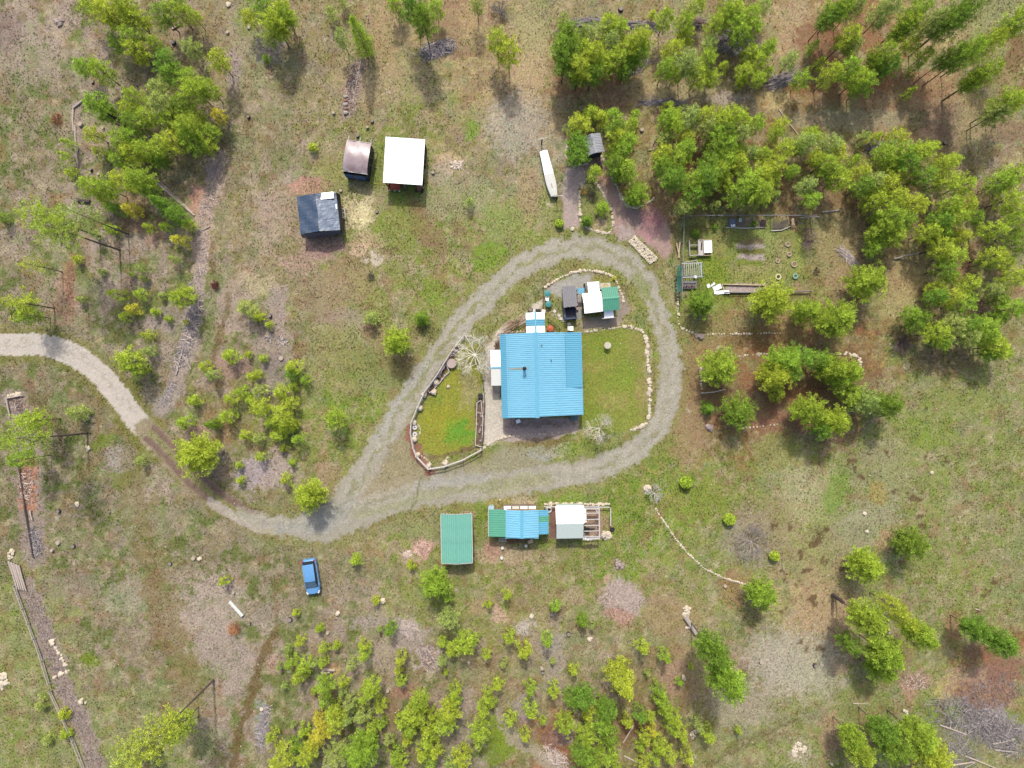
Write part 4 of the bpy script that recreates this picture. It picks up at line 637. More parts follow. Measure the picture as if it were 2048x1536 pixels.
MB().add([(-.22, S_ - .04, zr - .03), (0, S_ - .04, zr + .11), (.22, S_ - .04, zr - .03), (-.22, N + .02, zr - .03), (0, N + .02, zr + .11), (.22, N + .02, zr - .03)], [(0, 1, 4, 3), (1, 2, 5, 4), (2, 0, 3, 5), (0, 2, 1), (3, 4, 5)]).obj('ridge_cap', BLUECAP, H)
for a, b_ in (((-4.21, S_, ze - .06), (-4.21, N, ze - .06)), ((5.6, S_ + .12, 2.40), (5.6, N, 2.58))): bar(H, 'gutter', a, b_, .09, BLUE2)
ch = MB().cyl(-1.42, 0.82, 3.6, 5.15, .15, n=14).cyl(-1.42, .82, 5.15, 5.22, .24, .24, 14).cyl(-1.42, .82, 5.3, 5.38, .23, .06, 14).obj('chimney', BLACKM, H)
MB().cyl(-1.42, .82, 5.22, 5.3, .1, n=10).obj('chimney_cowl', STEEL, ch)
MB().add([(-.1, -.14, 0), (.95, 0, 0), (-.1, .14, 0), (-.1, 0, .26)], [(0, 1, 3), (1, 2, 3), (0, 3, 2), (0, 2, 1)]).obj('chimney_cricket', STEEL, H, (-1.25, .82, 4.02))
st = MB().add([(-3.4, .74, 3.26), (-1.6, .70, 3.95), (-1.6, .92, 3.95), (-3.4, .9, 3.26)], [(0, 1, 2, 3)]).obj('rust_streak', RUSTY, H); st.location.z = .032
for x, y in ((.72, 3.55), (1.82, 1.75)):
    v_ = MB().cyl(x, y, 4.5 - .37 * x - .1, 4.5 - .37 * x + .45, .055, n=8).obj('vent_pipe', BLACKM, H); MB().cyl(x, y, 4.5 - .37 * x - .05, 4.5 - .37 * x + .06, .16, .08, 10).obj('pipe_flashing', STEEL, v_)
# west entry canopy: two clear sheets either side of a blue ridge
for (y0, y1, mm) in ((1.15, 3.20, WHITE), (-1.12, .93, CREAM)):
    hi = 2.62; lo = 2.38; e = y1 if mm is WHITE else y0; r = y0 if mm is WHITE else y1
    for o in slope(H, (-5.45, e, lo), (-4.22, e, lo), (-5.45, r, hi), mm, rib=0, pw=.65): o['label'] = 'white clear canopy sheet'
MB().box(-4.45, 1.04, 2.70, 2.1, .16, .06).obj('canopy_ridge_cap', BLUE2, H)
MB().box(-3.36, 1.0, 3.28, .04, 2.6, .10).obj('snow_guard', BLUE2, H)
for y in (-.95, 3.0): MB().box(-5.35, y, 1.15, .1, .1, 2.35).obj('canopy_post', WOODW, H)
window(H, 5.11, 2.0, 1.5, 1.4, 1.1, R_(90)); window(H, 5.11, -2.6, 1.5, 1.4, 1.1, R_(90)); window(H, -3.71, -3.0, 1.6, 1.3, 1.0, R_(90)); window(H, 2.2, S_ + .43, 1.5, 1.5, 1.1, 0); window(H, -2.0, S_ + .43, 1.5, 1.2, 1.1, 0)
d = MB().box(0, 0, 1.02, .06, .95, 2.05).obj('door', DOORM, H, (-3.72, 1.04, 0)); MB().cyl(-.06, .36, .98, 1.06, .035, n=8).obj('handle', STEEL, d)
# north porch roof of the house
pr = H
for sx in (-1, 1):
    x0, x1 = (-1.13, 0) if sx < 0 else (1.13, 0)
    for (y0, y1, mm) in ((5.12, 5.98, WHITE), (6.0, 6.78, BLUE2), (6.8, 7.62, WHITE)):
        slope(H, (.12 + x0, y0, 2.3), (.12 + x0, y1, 2.3), (.12, y0, 2.72), mm, rib=.25 if mm is BLUE2 else 0, pw=.8, name='porch_roof_panel')
MB().box(.12, 6.4, 2.78, .2, 2.6, .06).obj('porch_ridge_cap', BLUE2, H)
for x in (-.9, 1.15):
    for y in (7.4,): MB().box(x, y, 1.12, .11, .11, 2.3).obj('porch_post', WOODW, H)
def small(name, label, cat, x, y, h, mb, m, rz=0, group=None, z=0):
    g = G(x, y, h); o = mb.obj(name, m, None, (g[0], g[1], zat(*g) + z), rz); return tag(o, label, cat, group)
# ------------------------------------------------------------------ outbuildings
def gable(name, label, cat, x, y, rz, W, L, ev, rd, roofs, wallm, ov=.22, cap=None, rib=.25, pw=.92, off=0.0):
    t = thing(name, label, cat, (x, y), rz); a, b_ = W / 2 - ov, L / 2 - ov
    walls(t, [(-a, -b_), (off, -b_), (a, -b_), (a, b_), (off, b_), (-a, b_)], -.1, [ev + .05, rd - .08, ev + .05, ev + .05, rd - .08, ev + .05], wallm)
    slope(t, (-W / 2, -L / 2, ev), (-W / 2, L / 2, ev), (off, -L / 2, rd), roofs[0], rib, pw); slope(t, (W / 2, -L / 2, ev), (W / 2, L / 2, ev), (off, -L / 2, rd), roofs[1], rib, pw)
    if cap: MB().add([(off - .16, -L / 2 - .02, rd), (off, -L / 2 - .02, rd + .09), (off + .16, -L / 2 - .02, rd), (off - .16, L / 2 + .02, rd), (off, L / 2 + .02, rd + .09), (off + .16, L / 2 + .02, rd)], [(0, 1, 4, 3), (1, 2, 5, 4), (2, 0, 3, 5), (0, 2, 1), (3, 4, 5)]).obj('ridge_cap', cap, t)
    return t
# big white flat shed
g = G(808, 322, 2.9); W_ = thing('shed', 'open sided shed with flat bright white roof north of the house', 'shed', g, R_(-4.0))
for o in slope(W_, (-2.38, -2.72, 2.72), (2.38, -2.72, 2.72), (-2.38, 2.72, 3.05), WHITE, rib=0, pw=1.2): pass
for x in (-2.2, 0, 2.2):
    for y in (-2.5, 2.5): MB().box(x, y, 1.3, .14, .14, 2.62 + (.28 if y > 0 else 0)).obj('post', WOOD, W_)
for y, z in ((-2.5, 2.62), (2.5, 2.94)): bar(W_, 'beam', (-2.3, y, z), (2.3, y, z), .12, WOOD)
walls(W_, [(-2.25, .2), (2.25, .2), (2.25, 2.42), (-2.25, 2.42)], -.1, [2.72, 2.72, 2.9, 2.9], DARKW)
gx_, gy_ = G(789, 371, .8); t = thing('trailer', 'small red wooden trailer poking out below the bright white roof', 'trailer', (gx_, gy_), R_(-4))
MB().box(0, .25, .62, 1.5, 1.5, .12).obj('bed', RED, t)
for x in (-.72, .72): MB().box(x, .25, .82, .06, 1.5, .3).obj('side_board', RED, t)
MB().box(0, -.5, .82, 1.5, .06, .3).obj('tailboard', RED, t)
for x in (-.6, .05, .62): MB().box(x, -.6, .62, .16, .14, .1).obj('lamp', CREAM, t)
for x in (-.6, .6): MB().cyl(0, 0, -.09, .09, .32, n=14).obj('wheel', BLACKM, t, (x, .3, .32)).rotation_euler = (0, R_(90), 0)
gx_, gy_ = G(838, 374, .6); t = thing('garden_tractor', 'brown garden tractor parked under the corner of the bright white roof', 'tractor', (gx_, gy_), R_(-4))
MB().box(0, 0, .62, .55, .9, .4, taper=.8).obj('bonnet', mat('dull_brown_paint', (140, 100, 84), .6), t); MB().box(0, .75, .55, .5, .4, .3).obj('seat', BLACKM, t)
for x, y, r in ((-.42, .6, .36), (.42, .6, .36), (-.36, -.35, .22), (.36, -.35, .22)): MB().cyl(0, 0, -.1, .1, r, n=14).obj('wheel', BLACKM, t, (x, y, r)).rotation_euler = (0, R_(90), 0)
# brown metal shed
g = G(714.5, 314, 2.3); B_ = thing('shed', 'small shed with dented brown metal roof and navy windows', 'shed', g, R_(-8))
a, l = 1.5, 1.9
walls(B_, [(-a + .1, -l - .28), (a - .12, -l - .28), (a - .12, l - .1), (-a + .1, l - .1)], -.1, [2.32, 2.32, 2.45, 2.45], NAVY)
nx, ny = 6, 8; b = MB(); vs = []
for j in range(ny + 1):
    for i in range(nx + 1):
        x = -a + 2 * a * i / nx; y = -l + 2 * l * j / ny; u_ = j / ny
        vs.append((x, y, 2.36 + .42 * math.sin(math.pi * min(u_ * 1.05, 1)) ** .7 + .05 * math.sin(i * 2.1 + j) + (.03 if (i + j) % 2 else 0)))
b.add(vs, [(j * (nx + 1) + i, j * (nx + 1) + i + 1, (j + 1) * (nx + 1) + i + 1, (j + 1) * (nx + 1) + i) for j in range(ny) for i in range(nx)]); rf = b.obj('roof', BROWNM, B_, smooth=True)
for x in (-.85, .55):
    wn = MB()
    for k in range(4): wn.box(0, 0, -.6 + k * .4, 1.0, .08, .05)
    for k in (-.5, 0, .5): wn.box(k, 0, 0, .05, .07, 1.2)
    wo = wn.obj('window', mat('pale_blue_frame', (120, 150, 186), .6), B_, (x, -l - .31, 1.35)); MB().box(0, .03, 0, .98, .02, 1.18).obj('pane', GLASSD, wo)
MB().box(-.15, -l - .31, 1.0, .4, .08, 1.9).obj('door', mat('mauve_door', (130, 116, 122), .7), B_)
for x in (-1.35, .05, 1.42): bar(B_, 'rafter_end', (x, l - .3, 2.3), (x + random.uniform(-.03, .05), l + .5, 2.3), .08, WOODW)
for y in (-.6, .3, 1.2): bar(B_, 'lean_pole', (a - .1, y, 1.8), (a + .45, y + .25, 0), .07, WOOD)
bar(B_, 'eave_board', (-a - .1, -l - .02, 2.32), (a + .05, -l - .02, 2.32), .07, WOODW)
# black tarpaulin shed
g = G(636, 426, 2.4); K_ = thing('shed', 'shed draped in black tarpaulin with one faded grey half', 'shed', g, R_(6.0))
a, l = 2.42, 2.3
walls(K_, [(-a + .2, -l + .15), (.1, -l + .15), (a - .2, -l + .15), (a - .2, l - .15), (.1, l - .15), (-a + .2, l - .15)], -.1, [2.15, 2.6, 2.15, 2.15, 2.6, 2.15], DARKW)
def cloth(x0, x1, y0, y1, zf, nx, ny, amp):
    b = MB(); vs = []
    for j in range(ny + 1):
        for i in range(nx + 1):
            x = x0 + (x1 - x0) * i / nx; y = y0 + (y1 - y0) * j / ny
            vs.append((x, y, zf(x, y) + amp * (random.random() - .5) + amp * .8 * math.sin(x * 3.1 + y * 2.3)))
    return b.add(vs, [(j * (nx + 1) + i, j * (nx + 1) + i + 1, (j + 1) * (nx + 1) + i + 1, (j + 1) * (nx + 1) + i) for j in range(ny) for i in range(nx)])
rf_ = lambda x, y: 2.78 - .22 * abs(x - .1)
cloth(-a, a, -l, l, rf_, 14, 14, .035).obj('tarpaulin', BLACKT, K_)
cloth(.1, a + .03, -l - .03, l * .62, lambda x, y: rf_(x, y) + .075, 8, 10, .03).obj('grey_overlay', GREYT, K_)
cloth(.55, 2.0, -.9, .75, lambda x, y: rf_(x, y) + .13, 5, 6, .02).obj('tarpaulin_patch', GREYT, K_)
MB().add([(-a, -l, 2.2), (a, -l, 2.2), (a, -l - .25, 1.2), (-a - .1, -l - .25, 1.2)], [(0, 3, 2, 1)]).obj('tarpaulin_skirt', BLACKT, K_)
MB().add([(a, -l, 2.24), (a, l, 2.24), (a + .25, l, 1.2), (a + .25, -l, 1.2)], [(0, 3, 2, 1)]).obj('side_skirt', BLACKM, K_)
MB().box(1.35, l - .38, 2.64, 1.65, .8, .05).obj('roof_board', WHITE, K_); MB().box(a - .12, .55, 2.44, .12, .6, .04).obj('white_strip', WHITE, K_)
gx_, gy_ = G(684.5, 426, .9); t = thing('rack', 'pale open timber rack standing beside the black tarpaulin shed', 'rack', (gx_, gy_), R_(8))
for x in (-.3, .02, .34):
    for y in (-.58, .58): bar(t, 'leg', (x, y, 0), (x, y, .9), .06, WOODW)
    bar(t, 'rail', (x, -.6, .9), (x, .6, .9), .06, WOODW)
for y in (-.55, 0, .55): bar(t, 'crossbar', (-.3, y, .94), (.34, y, .94), .05, WOODW)
# grey hut in the grove
g = G(1187.5, 287, 2.5); t = gable('hut', 'small hut with grey metal roof among the pines at the path head', 'hut', g[0], g[1], R_(14), 2.25, 2.35, 2.1, 2.6, (STEEL, STEEL), DARKW, .2, STEEL, .2, .65)
MB().box(0, -1.0, .95, .8, .06, 1.8).obj('door', NAVY, t)
# teal carport
g = G(913, 1078, 2.6); t = thing('carport', 'long teal metal carport beside the green and blue shed', 'carport', g, R_(1.0))
Wc, Lc = 3.72, 5.95
for x in (-1.7, 1.7):
    for y in (-2.75, -.9, .9, 2.75): MB().box(x, y, 1.12, .12, .12, 2.3).obj('post', WOODW, t)
for (y0, y1, dz) in ((-Lc / 2, -.35, 0.0), (-.45, 1.3, .03), (1.2, Lc / 2, 0.0)):
    for s in (-1, 1): slope(t, (s * Wc / 2, y0, 2.3 + dz), (s * .0, y0, 2.72 + dz), (s * Wc / 2, y1, 2.3 + dz), TEALR, rib=.235, pw=.93, jit=.0 if dz else .003)
for s in (-1, 1):
    bar(t, 'fascia', (s * (Wc / 2 + .04), -Lc / 2, 2.3), (s * (Wc / 2 + .04), Lc / 2, 2.3), .07, WOODW, .12)
    for y in (-Lc / 2 - .04, Lc / 2 + .04): bar(t, 'barge_board', (s * Wc / 2, y, 2.31), (0, y, 2.73), .06, WOODW, .12)
bar(t, 'ridge_pole', (0, -Lc / 2 + .1, 2.6), (0, Lc / 2 - .1, 2.6), .1, WOOD)
MB().box(0, 1.2, .55, 2.2, 2.6, 1.0).obj('stored_boxes', DARKW, t)
# blue and green shed
g = G(1043.5, 1048, 2.9); t = thing('shed', 'shed with half blue half green metal roof and low lean-to', 'shed', g, R_(0))
D = 3.35
walls(t, [(-1.85, -1.5), (1.9, -1.5), (1.9, 1.5), (-1.85, 1.5)], -.1, [2.45] * 4, SIDING)
walls(t, [(-.05, -1.48), (.05, -1.48), (.05, 1.48), (-.05, 1.48)], 2.3, [2.85] * 4, SIDING, 'gable_wall')
slope(t, (-1.95, -1.72, 2.5), (-1.95, 1.63, 2.5), (0, -1.72, 2.98), BLUE); slope(t, (2.05, -1.72, 2.5), (2.05, 1.63, 2.5), (0, -1.72, 2.98), BLUE)
MB().add([(-.2, -1.76, 2.99), (0, -1.76, 3.07), (.2, -1.76, 2.99), (-.2, 1.66, 2.99), (0, 1.66, 3.07), (.2, 1.66, 2.99)], [(0, 1, 4, 3), (1, 2, 5, 4), (2, 0, 3, 5), (0, 2, 1), (3, 4, 5)]).obj('ridge_cap', BLUE2, t)
for o in slope(t, (-4.02, -1.66, 2.22), (-4.02, 1.66, 2.22), (-1.93, -1.66, 2.47), GREENR): pass
walls(t, [(-3.9, -1.4), (-1.9, -1.4), (-1.9, 1.4), (-3.9, 1.4)], -.1, [2.15, 2.35, 2.35, 2.15], WOOD, 'lean_to_wall')
slope(t, (3.28, -1.4, 2.05), (3.28, .1, 2.05), (2.02, -1.4, 2.25), BLUE2, name='lean_to_panel'); slope(t, (3.28, .1, 2.05), (3.28, .8, 2.05), (2.02, .1, 2.25), GREENR, name='lean_to_panel', pw=.7); slope(t, (3.28, .8, 2.05), (3.28, 1.55, 2.05), (2.02, .8, 2.25), BLUE2, name='lean_to_panel', pw=.75)
for y in (-1.3, 1.4): MB().box(3.15, y, 1.0, .1, .1, 2.1).obj('post', WOODW, t)
bar(t, 'fascia', (-4.06, -1.66, 2.2), (-4.06, 1.9, 2.2), .07, WOODW, .12); bar(t, 'fascia', (-2, -1.82, 2.45), (2.05, -1.82, 2.5), .06, BLUE2, .1)
gx_, gy_ = G(1040, 1015.5, 1.0); cfm = thing('cold_frame', 'white cold frames in a row along the blue shed wall', 'cold frame', (gx_, gy_), 0)
for k in range(4):
    x = -1.55 + k * 1.02; MB().box(x, 0, .5, .95, .62, 1.0).obj('frame', WOOD, cfm); o = MB().box(x, 0, 1.03, .86, .55, .04).obj('lid', WHITE if k != 1 else CREAM, cfm); o.rotation_euler = (R_(4), 0, 0)
small('bin', 'pale blue lidded bin at the green end of the shed', 'bin', 982.5, 1016, .9, MB().box(0, 0, .42, .6, .45, .84, taper=.94).box(0, 0, .88, .66, .5, .08), mat('pale_blue_plastic', (186, 214, 226), .5))
for (x, y, rz) in ((1005, 1079, 0), (1030, 1082, R_(9))):
    g = G(x, y); t2 = thing('pallet', 'grey slatted pallet behind the shed wall' if x < 1010 else 'long brown slatted rack leaning behind the blue shed', 'pallet', (*g, zat(*g)), rz)
    L2 = .95 if x < 1010 else 2.3
    for k in (-.18, 0, .18): MB().box(0, k, .13, L2, .1, .03).obj('slat', WOODW if x < 1010 else mat('red_brown_timber', (140, 92, 80), .85), t2)
    for k in (-.45, 0, .45): MB().box(k * L2, 0, .06, .08, .46, .1).obj('bearer', WOODW, t2)
small('box', 'cream and orange carton dumped behind the blue shed', 'carton', 1061, 1083, .3, MB().box(0, 0, .22, .6, .42, .44).box(.1, .12, .47, .5, .3, .05, .4), PLANK, .3)
for x, y, lb in ((1004.7, 1096, 'small white drum on the bare soil nearest the pallet'), (1003.4, 1116, 'small white drum farthest out from the green and blue shed'), (1052, 1092, 'small white drum beside the shed shadow tip')):
    small('drum', lb, 'drum', x, y, .3, MB().cyl(0, 0, 0, .34, .2, .17, 10).cyl(0, 0, .34, .37, .19, .19, 10), CREAM, 0, 'small white drums behind the shed')
# white greenhouse with open frame
g = G(1140, 1046, 2.5); t = thing('greenhouse', 'white roofed greenhouse with an open skeletal bay at one end', 'greenhouse', g, R_(1.0))
walls(t, [(-1.55, -1.8), (1.6, -1.8), (1.6, 1.95), (-1.55, 1.95)], -.05, [2.1] * 4, WHITEG)
walls(t, [(-1.5, -.05), (1.55, -.05), (1.55, .05), (-1.5, .05)], 2.0, [2.62] * 4, WHITEG, 'gable_wall')
slope(t, (-1.7, 2.05, 2.2), (1.7, 2.05, 2.2), (-1.7, -.05, 2.75), WHITE, rib=0, pw=1.15); slope(t, (-1.66, -1.92, 2.2), (1.62, -1.92, 2.2), (-1.66, -.05, 2.75), WHITEG, rib=0, pw=1.1)
for i in range(6):
    y = -1.75 + i * .72; bar(t, 'rafter', (1.7, y, 2.2 + (.5 - abs(y) * .25)), (3.55, y, 2.15 + (.5 - abs(y) * .25)), .09, WOODW)
for y in (-1.95, 1.72): bar(t, 'wall_plate', (1.65, y, 2.1), (3.65, y, 2.1), .34, WOODW, .1)
bar(t, 'end_beam', (3.6, -1.95, 2.12), (3.6, 1.85, 2.12), .14, WOODW)
for x in (1.9, 3.58):
    for y in (-1.9, 0, 1.75): MB().box(x, y, 1.05, .1, .1, 2.1).obj('post', WOODW, t)
bar(t, 'brace', (3.1, 1.6, 2.1), (3.5, 1.1, 2.1), .07, WOODW); bar(t, 'brace', (3.15, 1.0, 2.1), (3.5, 1.6, 2.1), .06, WOODW)
cloth(1.55, 2.0, .05, 1.7, lambda x, y: 2.62 - .2 * abs(y) - (x - 1.5) * .3, 4, 8, .1).obj('torn_sheet', WHITE, t); cloth(1.6, 2.9, -2.2, -1.75, lambda x, y: 2.02, 8, 3, .12).obj('torn_sheet', WHITE, t)
MB().box(2.7, -.9, .25, 1.2, .5, .5).obj('bench', WOOD, t); MB().box(2.3, -1.2, .5, .5, .4, .7).obj('crate', BLACKM, t)
gf = thing('fence', 'whitewashed rail fence round the greenhouse end bay', 'fence', (0, 0))
for a_, b__ in (((1089, 1013), (1221, 1014)), ((1221, 1014), (1221, 1050)), ((1212, 1070), (1206, 1074))):
    p, q_ = P3(*a_, .6), P3(*b__, .6); n_ = max(2, int((q_ - p).length / 1.6))
    for i in range(n_ + 1):
        o = p.lerp(q_, i / n_); MB().box(o.x, o.y, .4, .09, .09, .85).obj('post', WOODW, gf)
    bar(gf, 'rail', (p.x, p.y, .74), (q_.x, q_.y, .74), .12, WOODW, .07)
# ------------------------------------------------------------------ court north of the house
g = G(1140, 603, 2.2); t = thing('shed', 'weathered grey board roofed shed with open dark blue end bay', 'shed', g, R_(5))
for k in range(8): MB().box(-.73 + k * .209, .62, 2.28 - .0 * k + random.uniform(-.015, .015) + .05 * (1 - abs(k - 3.5) / 3.5), .2, 2.55 + random.uniform(-.1, .12), .03).obj('roof_board', WOODG, t)
MB().box(-.22, 2.0, 2.36, .1, .7, .06).obj('ridge_pole', WOODG, t)
walls(t, [(-.7, -.6), (.68, -.6), (.68, 1.8), (-.7, 1.8)], -.1, [2.2] * 4, WOODG)
for (x0, x1, y0, y1) in ((-.78, -.6, -1.95, -.7), (.66, .78, -1.95, -.7), (-.78, .78, -2.05, -1.9)): MB().box((x0 + x1) / 2, (y0 + y1) / 2, .65, x1 - x0, y1 - y0, 1.35).obj('bay_wall', mat('dark_blue_paint', (70, 92, 122), .5), t)
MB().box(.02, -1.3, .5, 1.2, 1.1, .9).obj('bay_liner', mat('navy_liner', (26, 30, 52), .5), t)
for y in (-.2, -.75): MB().box(1.0, y, .45, .26, .3, .08).obj('step', mat('pinkish_board', (206, 168, 150), .8), t)
g = G(1162, 581.5, 1.9); t = thing('shelter', 'tiny blue ribbed roof between grey shed and white shed', 'shelter', g, R_(4)); slope(t, (-.42, -.34, 1.85), (.42, -.34, 1.85), (-.42, .34, 2.0), BLUE, pw=.42)
for x in (-.35, .35):
    for y in (-.28, .28): MB().box(x, y, .9, .07, .07, 1.85).obj('post', DARKW, t)
g = G(1186, 604.5, 2.6); t = gable('shed', 'white roofed shed joined to the green roofed shed', 'shed', g[0], g[1], R_(97), 2.42, 2.32, 2.3, 2.72, (WHITE, WHITE), DARKW, .12, None, 0, .8)
g = G(1187, 574, 1.8); t = thing('lean_to', 'white flat lean-to above the white roofed shed', 'lean-to', g, R_(5)); slope(t, (-.72, -.62, 1.75), (.72, -.62, 1.75), (-.72, .62, 1.9), WHITE, 0, .72)
walls(t, [(-.6, -.55), (.6, -.55), (.6, .5), (-.6, .5)], -.1, [1.7, 1.7, 1.8, 1.8], WOODW); MB().box(-.95, .2, .5, .12, .9, 1.0).obj('side_frame', DARKW, t)
g = G(1211, 572, 1.0); t = thing('hot_tub', 'round cream tub set in a white deck beside green roof', 'hot tub', g, R_(4)); MB().box(0, 0, .45, 1.28, .75, .9).obj('deck', WOODW, t); MB().torus(0, -.12, .92, .42, .07, 20, 6).obj('rim', mat('cream_fibreglass', (226, 214, 172), .5), t); MB().cyl(0, -.12, .8, .925, .38, n=20).obj('cover', mat('sandy_cover', (206, 190, 150), .7), t)
g = G(1221, 597, 2.7); t = gable('shed', 'bright green ribbed gable roofed shed in the court', 'shed', g[0], g[1], R_(95), 2.82, 1.98, 2.45, 2.95, (GREENR, GREEND), WOOD, .15, GREENR, .22, .66)
g = G(1217.5, 628, 1.6); t = thing('porch', 'small white porch roof on the near side of the green shed', 'porch', g, R_(4)); slope(t, (-.58, -.44, 1.55), (.58, -.44, 1.55), (-.58, .44, 1.75), WHITE, 0, .6)
for x in (-.5, .5): MB().box(x, -.38, .75, .07, .07, 1.56).obj('post', WOODW, t)
bar(t, 'edge_board', (-.85, -.5, 1.52), (.8, -.48, 1.52), .07, WOODW)
TEALP = mat('teal_plastic', (66, 146, 148), .5, .1, 4)
for x, y, lb in ((1094.8, 586.6, 'round teal garden table farther from the house porch'), (1097, 608, 'round teal garden table nearer the house porch')):
    g = G(x, y, .7); t = thing('garden_table', lb, 'table', (*g, 0), 0, 'round teal tables'); MB().cyl(0, 0, .66, .74, .40, .38, 20).cyl(0, 0, .74, .78, .38, .1, 20).obj('tabletop', TEALP, t); MB().cyl(0, 0, 0, .66, .05, n=8).cyl(0, 0, 0, .05, .28, .22, 12).obj('pedestal', BLACKM, t)
def chair(label, x, y, rz, m):
    g = G(x, y, .4); t = thing('chair', label, 'chair', (*g, 0), rz); MB().box(0, 0, .42, .46, .44, .05).obj('seat', m, t); o = MB().box(0, .22, .68, .46, .05, .5).obj('backrest', m, t)
    for a_ in (-.19, .19):
        for b__ in (-.18, .18): MB().box(a_, b__, .2, .05, .05, .4).obj('leg', m, t)
    for a_ in (-.24, .24): MB().box(a_, 0, .6, .05, .42, .04).obj('armrest', m, t)
chair('white garden chair between the two round teal tables', 1094.5, 598, R_(80), WHITE)
chair('white plastic chair below the south eave of the house', 1036.5, 842.5, R_(20), WHITE)
g = G(1148, 836, .8); t = thing('storage_box', 'grey-green lidded box under the south corner of the house', 'box', (*g, 0), R_(2)); MB().box(0, 0, .36, .9, .5, .72).obj('box_body', mat('grey_green_plastic', (96, 128, 124), .6), t); MB().box(0, 0, .75, .96, .56, .07).obj('lid', mat('grey_green_plastic', (96, 128, 124), .6), t)
for i, (x, y, lb) in enumerate(((1109, 622.5, 'white stepping slab nearest the teal tables'), (1118.5, 631, 'second white stepping slab down from the teal tables'), (1122, 637.5, 'dull stepping slab in the middle of the row'), (1128.5, 641, 'fourth white stepping slab, below the dull one'), (1138, 648, 'small white stepping slab nearest the white box'))):
    g = G(x, y); tag(MB().box(0, 0, .03, .42 - .04 * (i % 2), .38, .1, taper=.94).obj('stepping_stone', mat('pale_slab', (228, 222, 208), .9, .1, 4), None, (*g, zat(*g) + .02), R_(-38 + 14 * i)), lb, 'stepping stone', 'slab path by the porch')
g = G(1100.6, 656.5, .5); t = thing('fire_pit', 'rusty red six sided fire pit beside the north porch', 'fire pit', (*g, 0), R_(20)); MB().cyl(0, 0, 0, .5, .42, .46, 6).obj('bowl', RED, t); MB().cyl(0, 0, .5, .6, .36, .08, 6).obj('lid', mat('orange_rust', (206, 110, 74), .7, .2, 6), t)
g = G(1141, 657, .8); t = thing('cabinet', 'white cabinet against the north wall of the house', 'cabinet', (*g, 0), R_(1.6)); MB().box(0, 0, .4, .7, .55, .8).obj('body', WHITE, t); MB().box(-.18, -.0, .82, .34, .52, .03).obj('lid', CREAM, t)
g = G(1061, 619, .9); t = thing('barrel', 'brown barrel at the top of the porch steps', 'barrel', (*g, 0)); MB().cyl(0, 0, 0, .45, .26, .32, 14).cyl(0, 0, .45, .9, .32, .26, 14).obj('body', WOOD, t); MB().torus(0, 0, .45, .32, .02, 14, 5).obj('hoop', BLACKM, t)
g = G(1076, 621, .9); t = thing('barbecue', 'black barbecue grill in front of the north porch', 'barbecue', (*g, 0)); MB().box(0, 0, .82, .62, .42, .22, taper=.8).obj('lid', BLACKM, t)
for x in (-.26, .26):
    for y in (-.16, .16): MB().box(x, y, .36, .04, .04, .72).obj('leg', BLACKM, t)
for x, y, lb in ((1067, 622, 'white cushion bench on the left of the barbecue'), (1087, 622, 'white cushion bench on the right of the barbecue')):
    g = G(x, y, .5); t = thing('bench', lb, 'bench', (*g, 0), R_(-8), 'white benches by the porch'); MB().box(0, 0, .45, .5, .42, .09).obj('seat', CREAM, t)
    for a_ in (-.2, .2): MB().box(a_, 0, .2, .06, .36, .4).obj('leg', WOODW, t)
# covered boat between the two clothes-line posts
p0, p1 = P3(1087, 302, .7), P3(1108.5, 392, .7); t = thing('boat', 'long narrow boat under a white cover beside the gravel path', 'boat', ((p0.x + p1.x) / 2, (p0.y + p1.y) / 2), math.atan2(p1.y - p0.y, p1.x - p0.x))
L = (p1 - p0).length
def hull(x0, x1, wf, zt, zb, n=12):
    b = MB(); vs = []
    for i in range(n + 1):
        x = x0 + (x1 - x0) * i / n; w2 = wf((x - x0) / (x1 - x0)); vs += [(x, -w2, zb), (x, -w2 * .96, zt - .22), (x, 0, zt), (x, w2 * .96, zt - .22), (x, w2, zb)]
    fs = [(i * 5 + k, (i + 1) * 5 + k, (i + 1) * 5 + k + 1, i * 5 + k + 1) for i in range(n) for k in range(4)] + [(0, 1, 2, 3, 4), tuple(n * 5 + k for k in (4, 3, 2, 1, 0))]
    return b.add(vs, fs)
hull(-L / 2, .1, lambda s: .5 + .1 * s, .98, .5).obj('boat_cover', WHITE, t); hull(.05, L / 2, lambda s: .62 + .05 * math.sin(s * 3.1) - .22 * s * s, .96, .48).obj('boat_cover', CREAM, t)
hull(-L / 2 + .02, L / 2 - .05, lambda s: .42 + .05 * math.sin(s * 3.1), .5, .12).obj('hull', mat('pale_blue_hull', (150, 196, 226), .5), t)
MB().box(1.6, -.02, .985, .5, .1, .02).obj('cover_patch', mat('pink_patch', (206, 160, 158), .8), t)
for k in (-1.6, 0, 1.6): MB().box(k, 0, .06, .14, 1.0, .16).obj('trestle', DARKW, t)
for x, y, rz, lb in ((1083, 288, 12, 'wooden clothes-line post at the top end of the covered boat'), (1113, 400, 4, 'wooden clothes-line post at the lower end of the covered boat')):
    g = G(x, y); t = thing('clothes_post', lb, 'post', (*g, zat(*g)), R_(rz), 'clothes-line posts'); MB().box(0, 0, .95, .13, .13, 1.95).obj('post', DARKW, t); MB().box(.1, 0, 1.9, 1.15, .09, .09).obj('crossbar', WOODW, t)
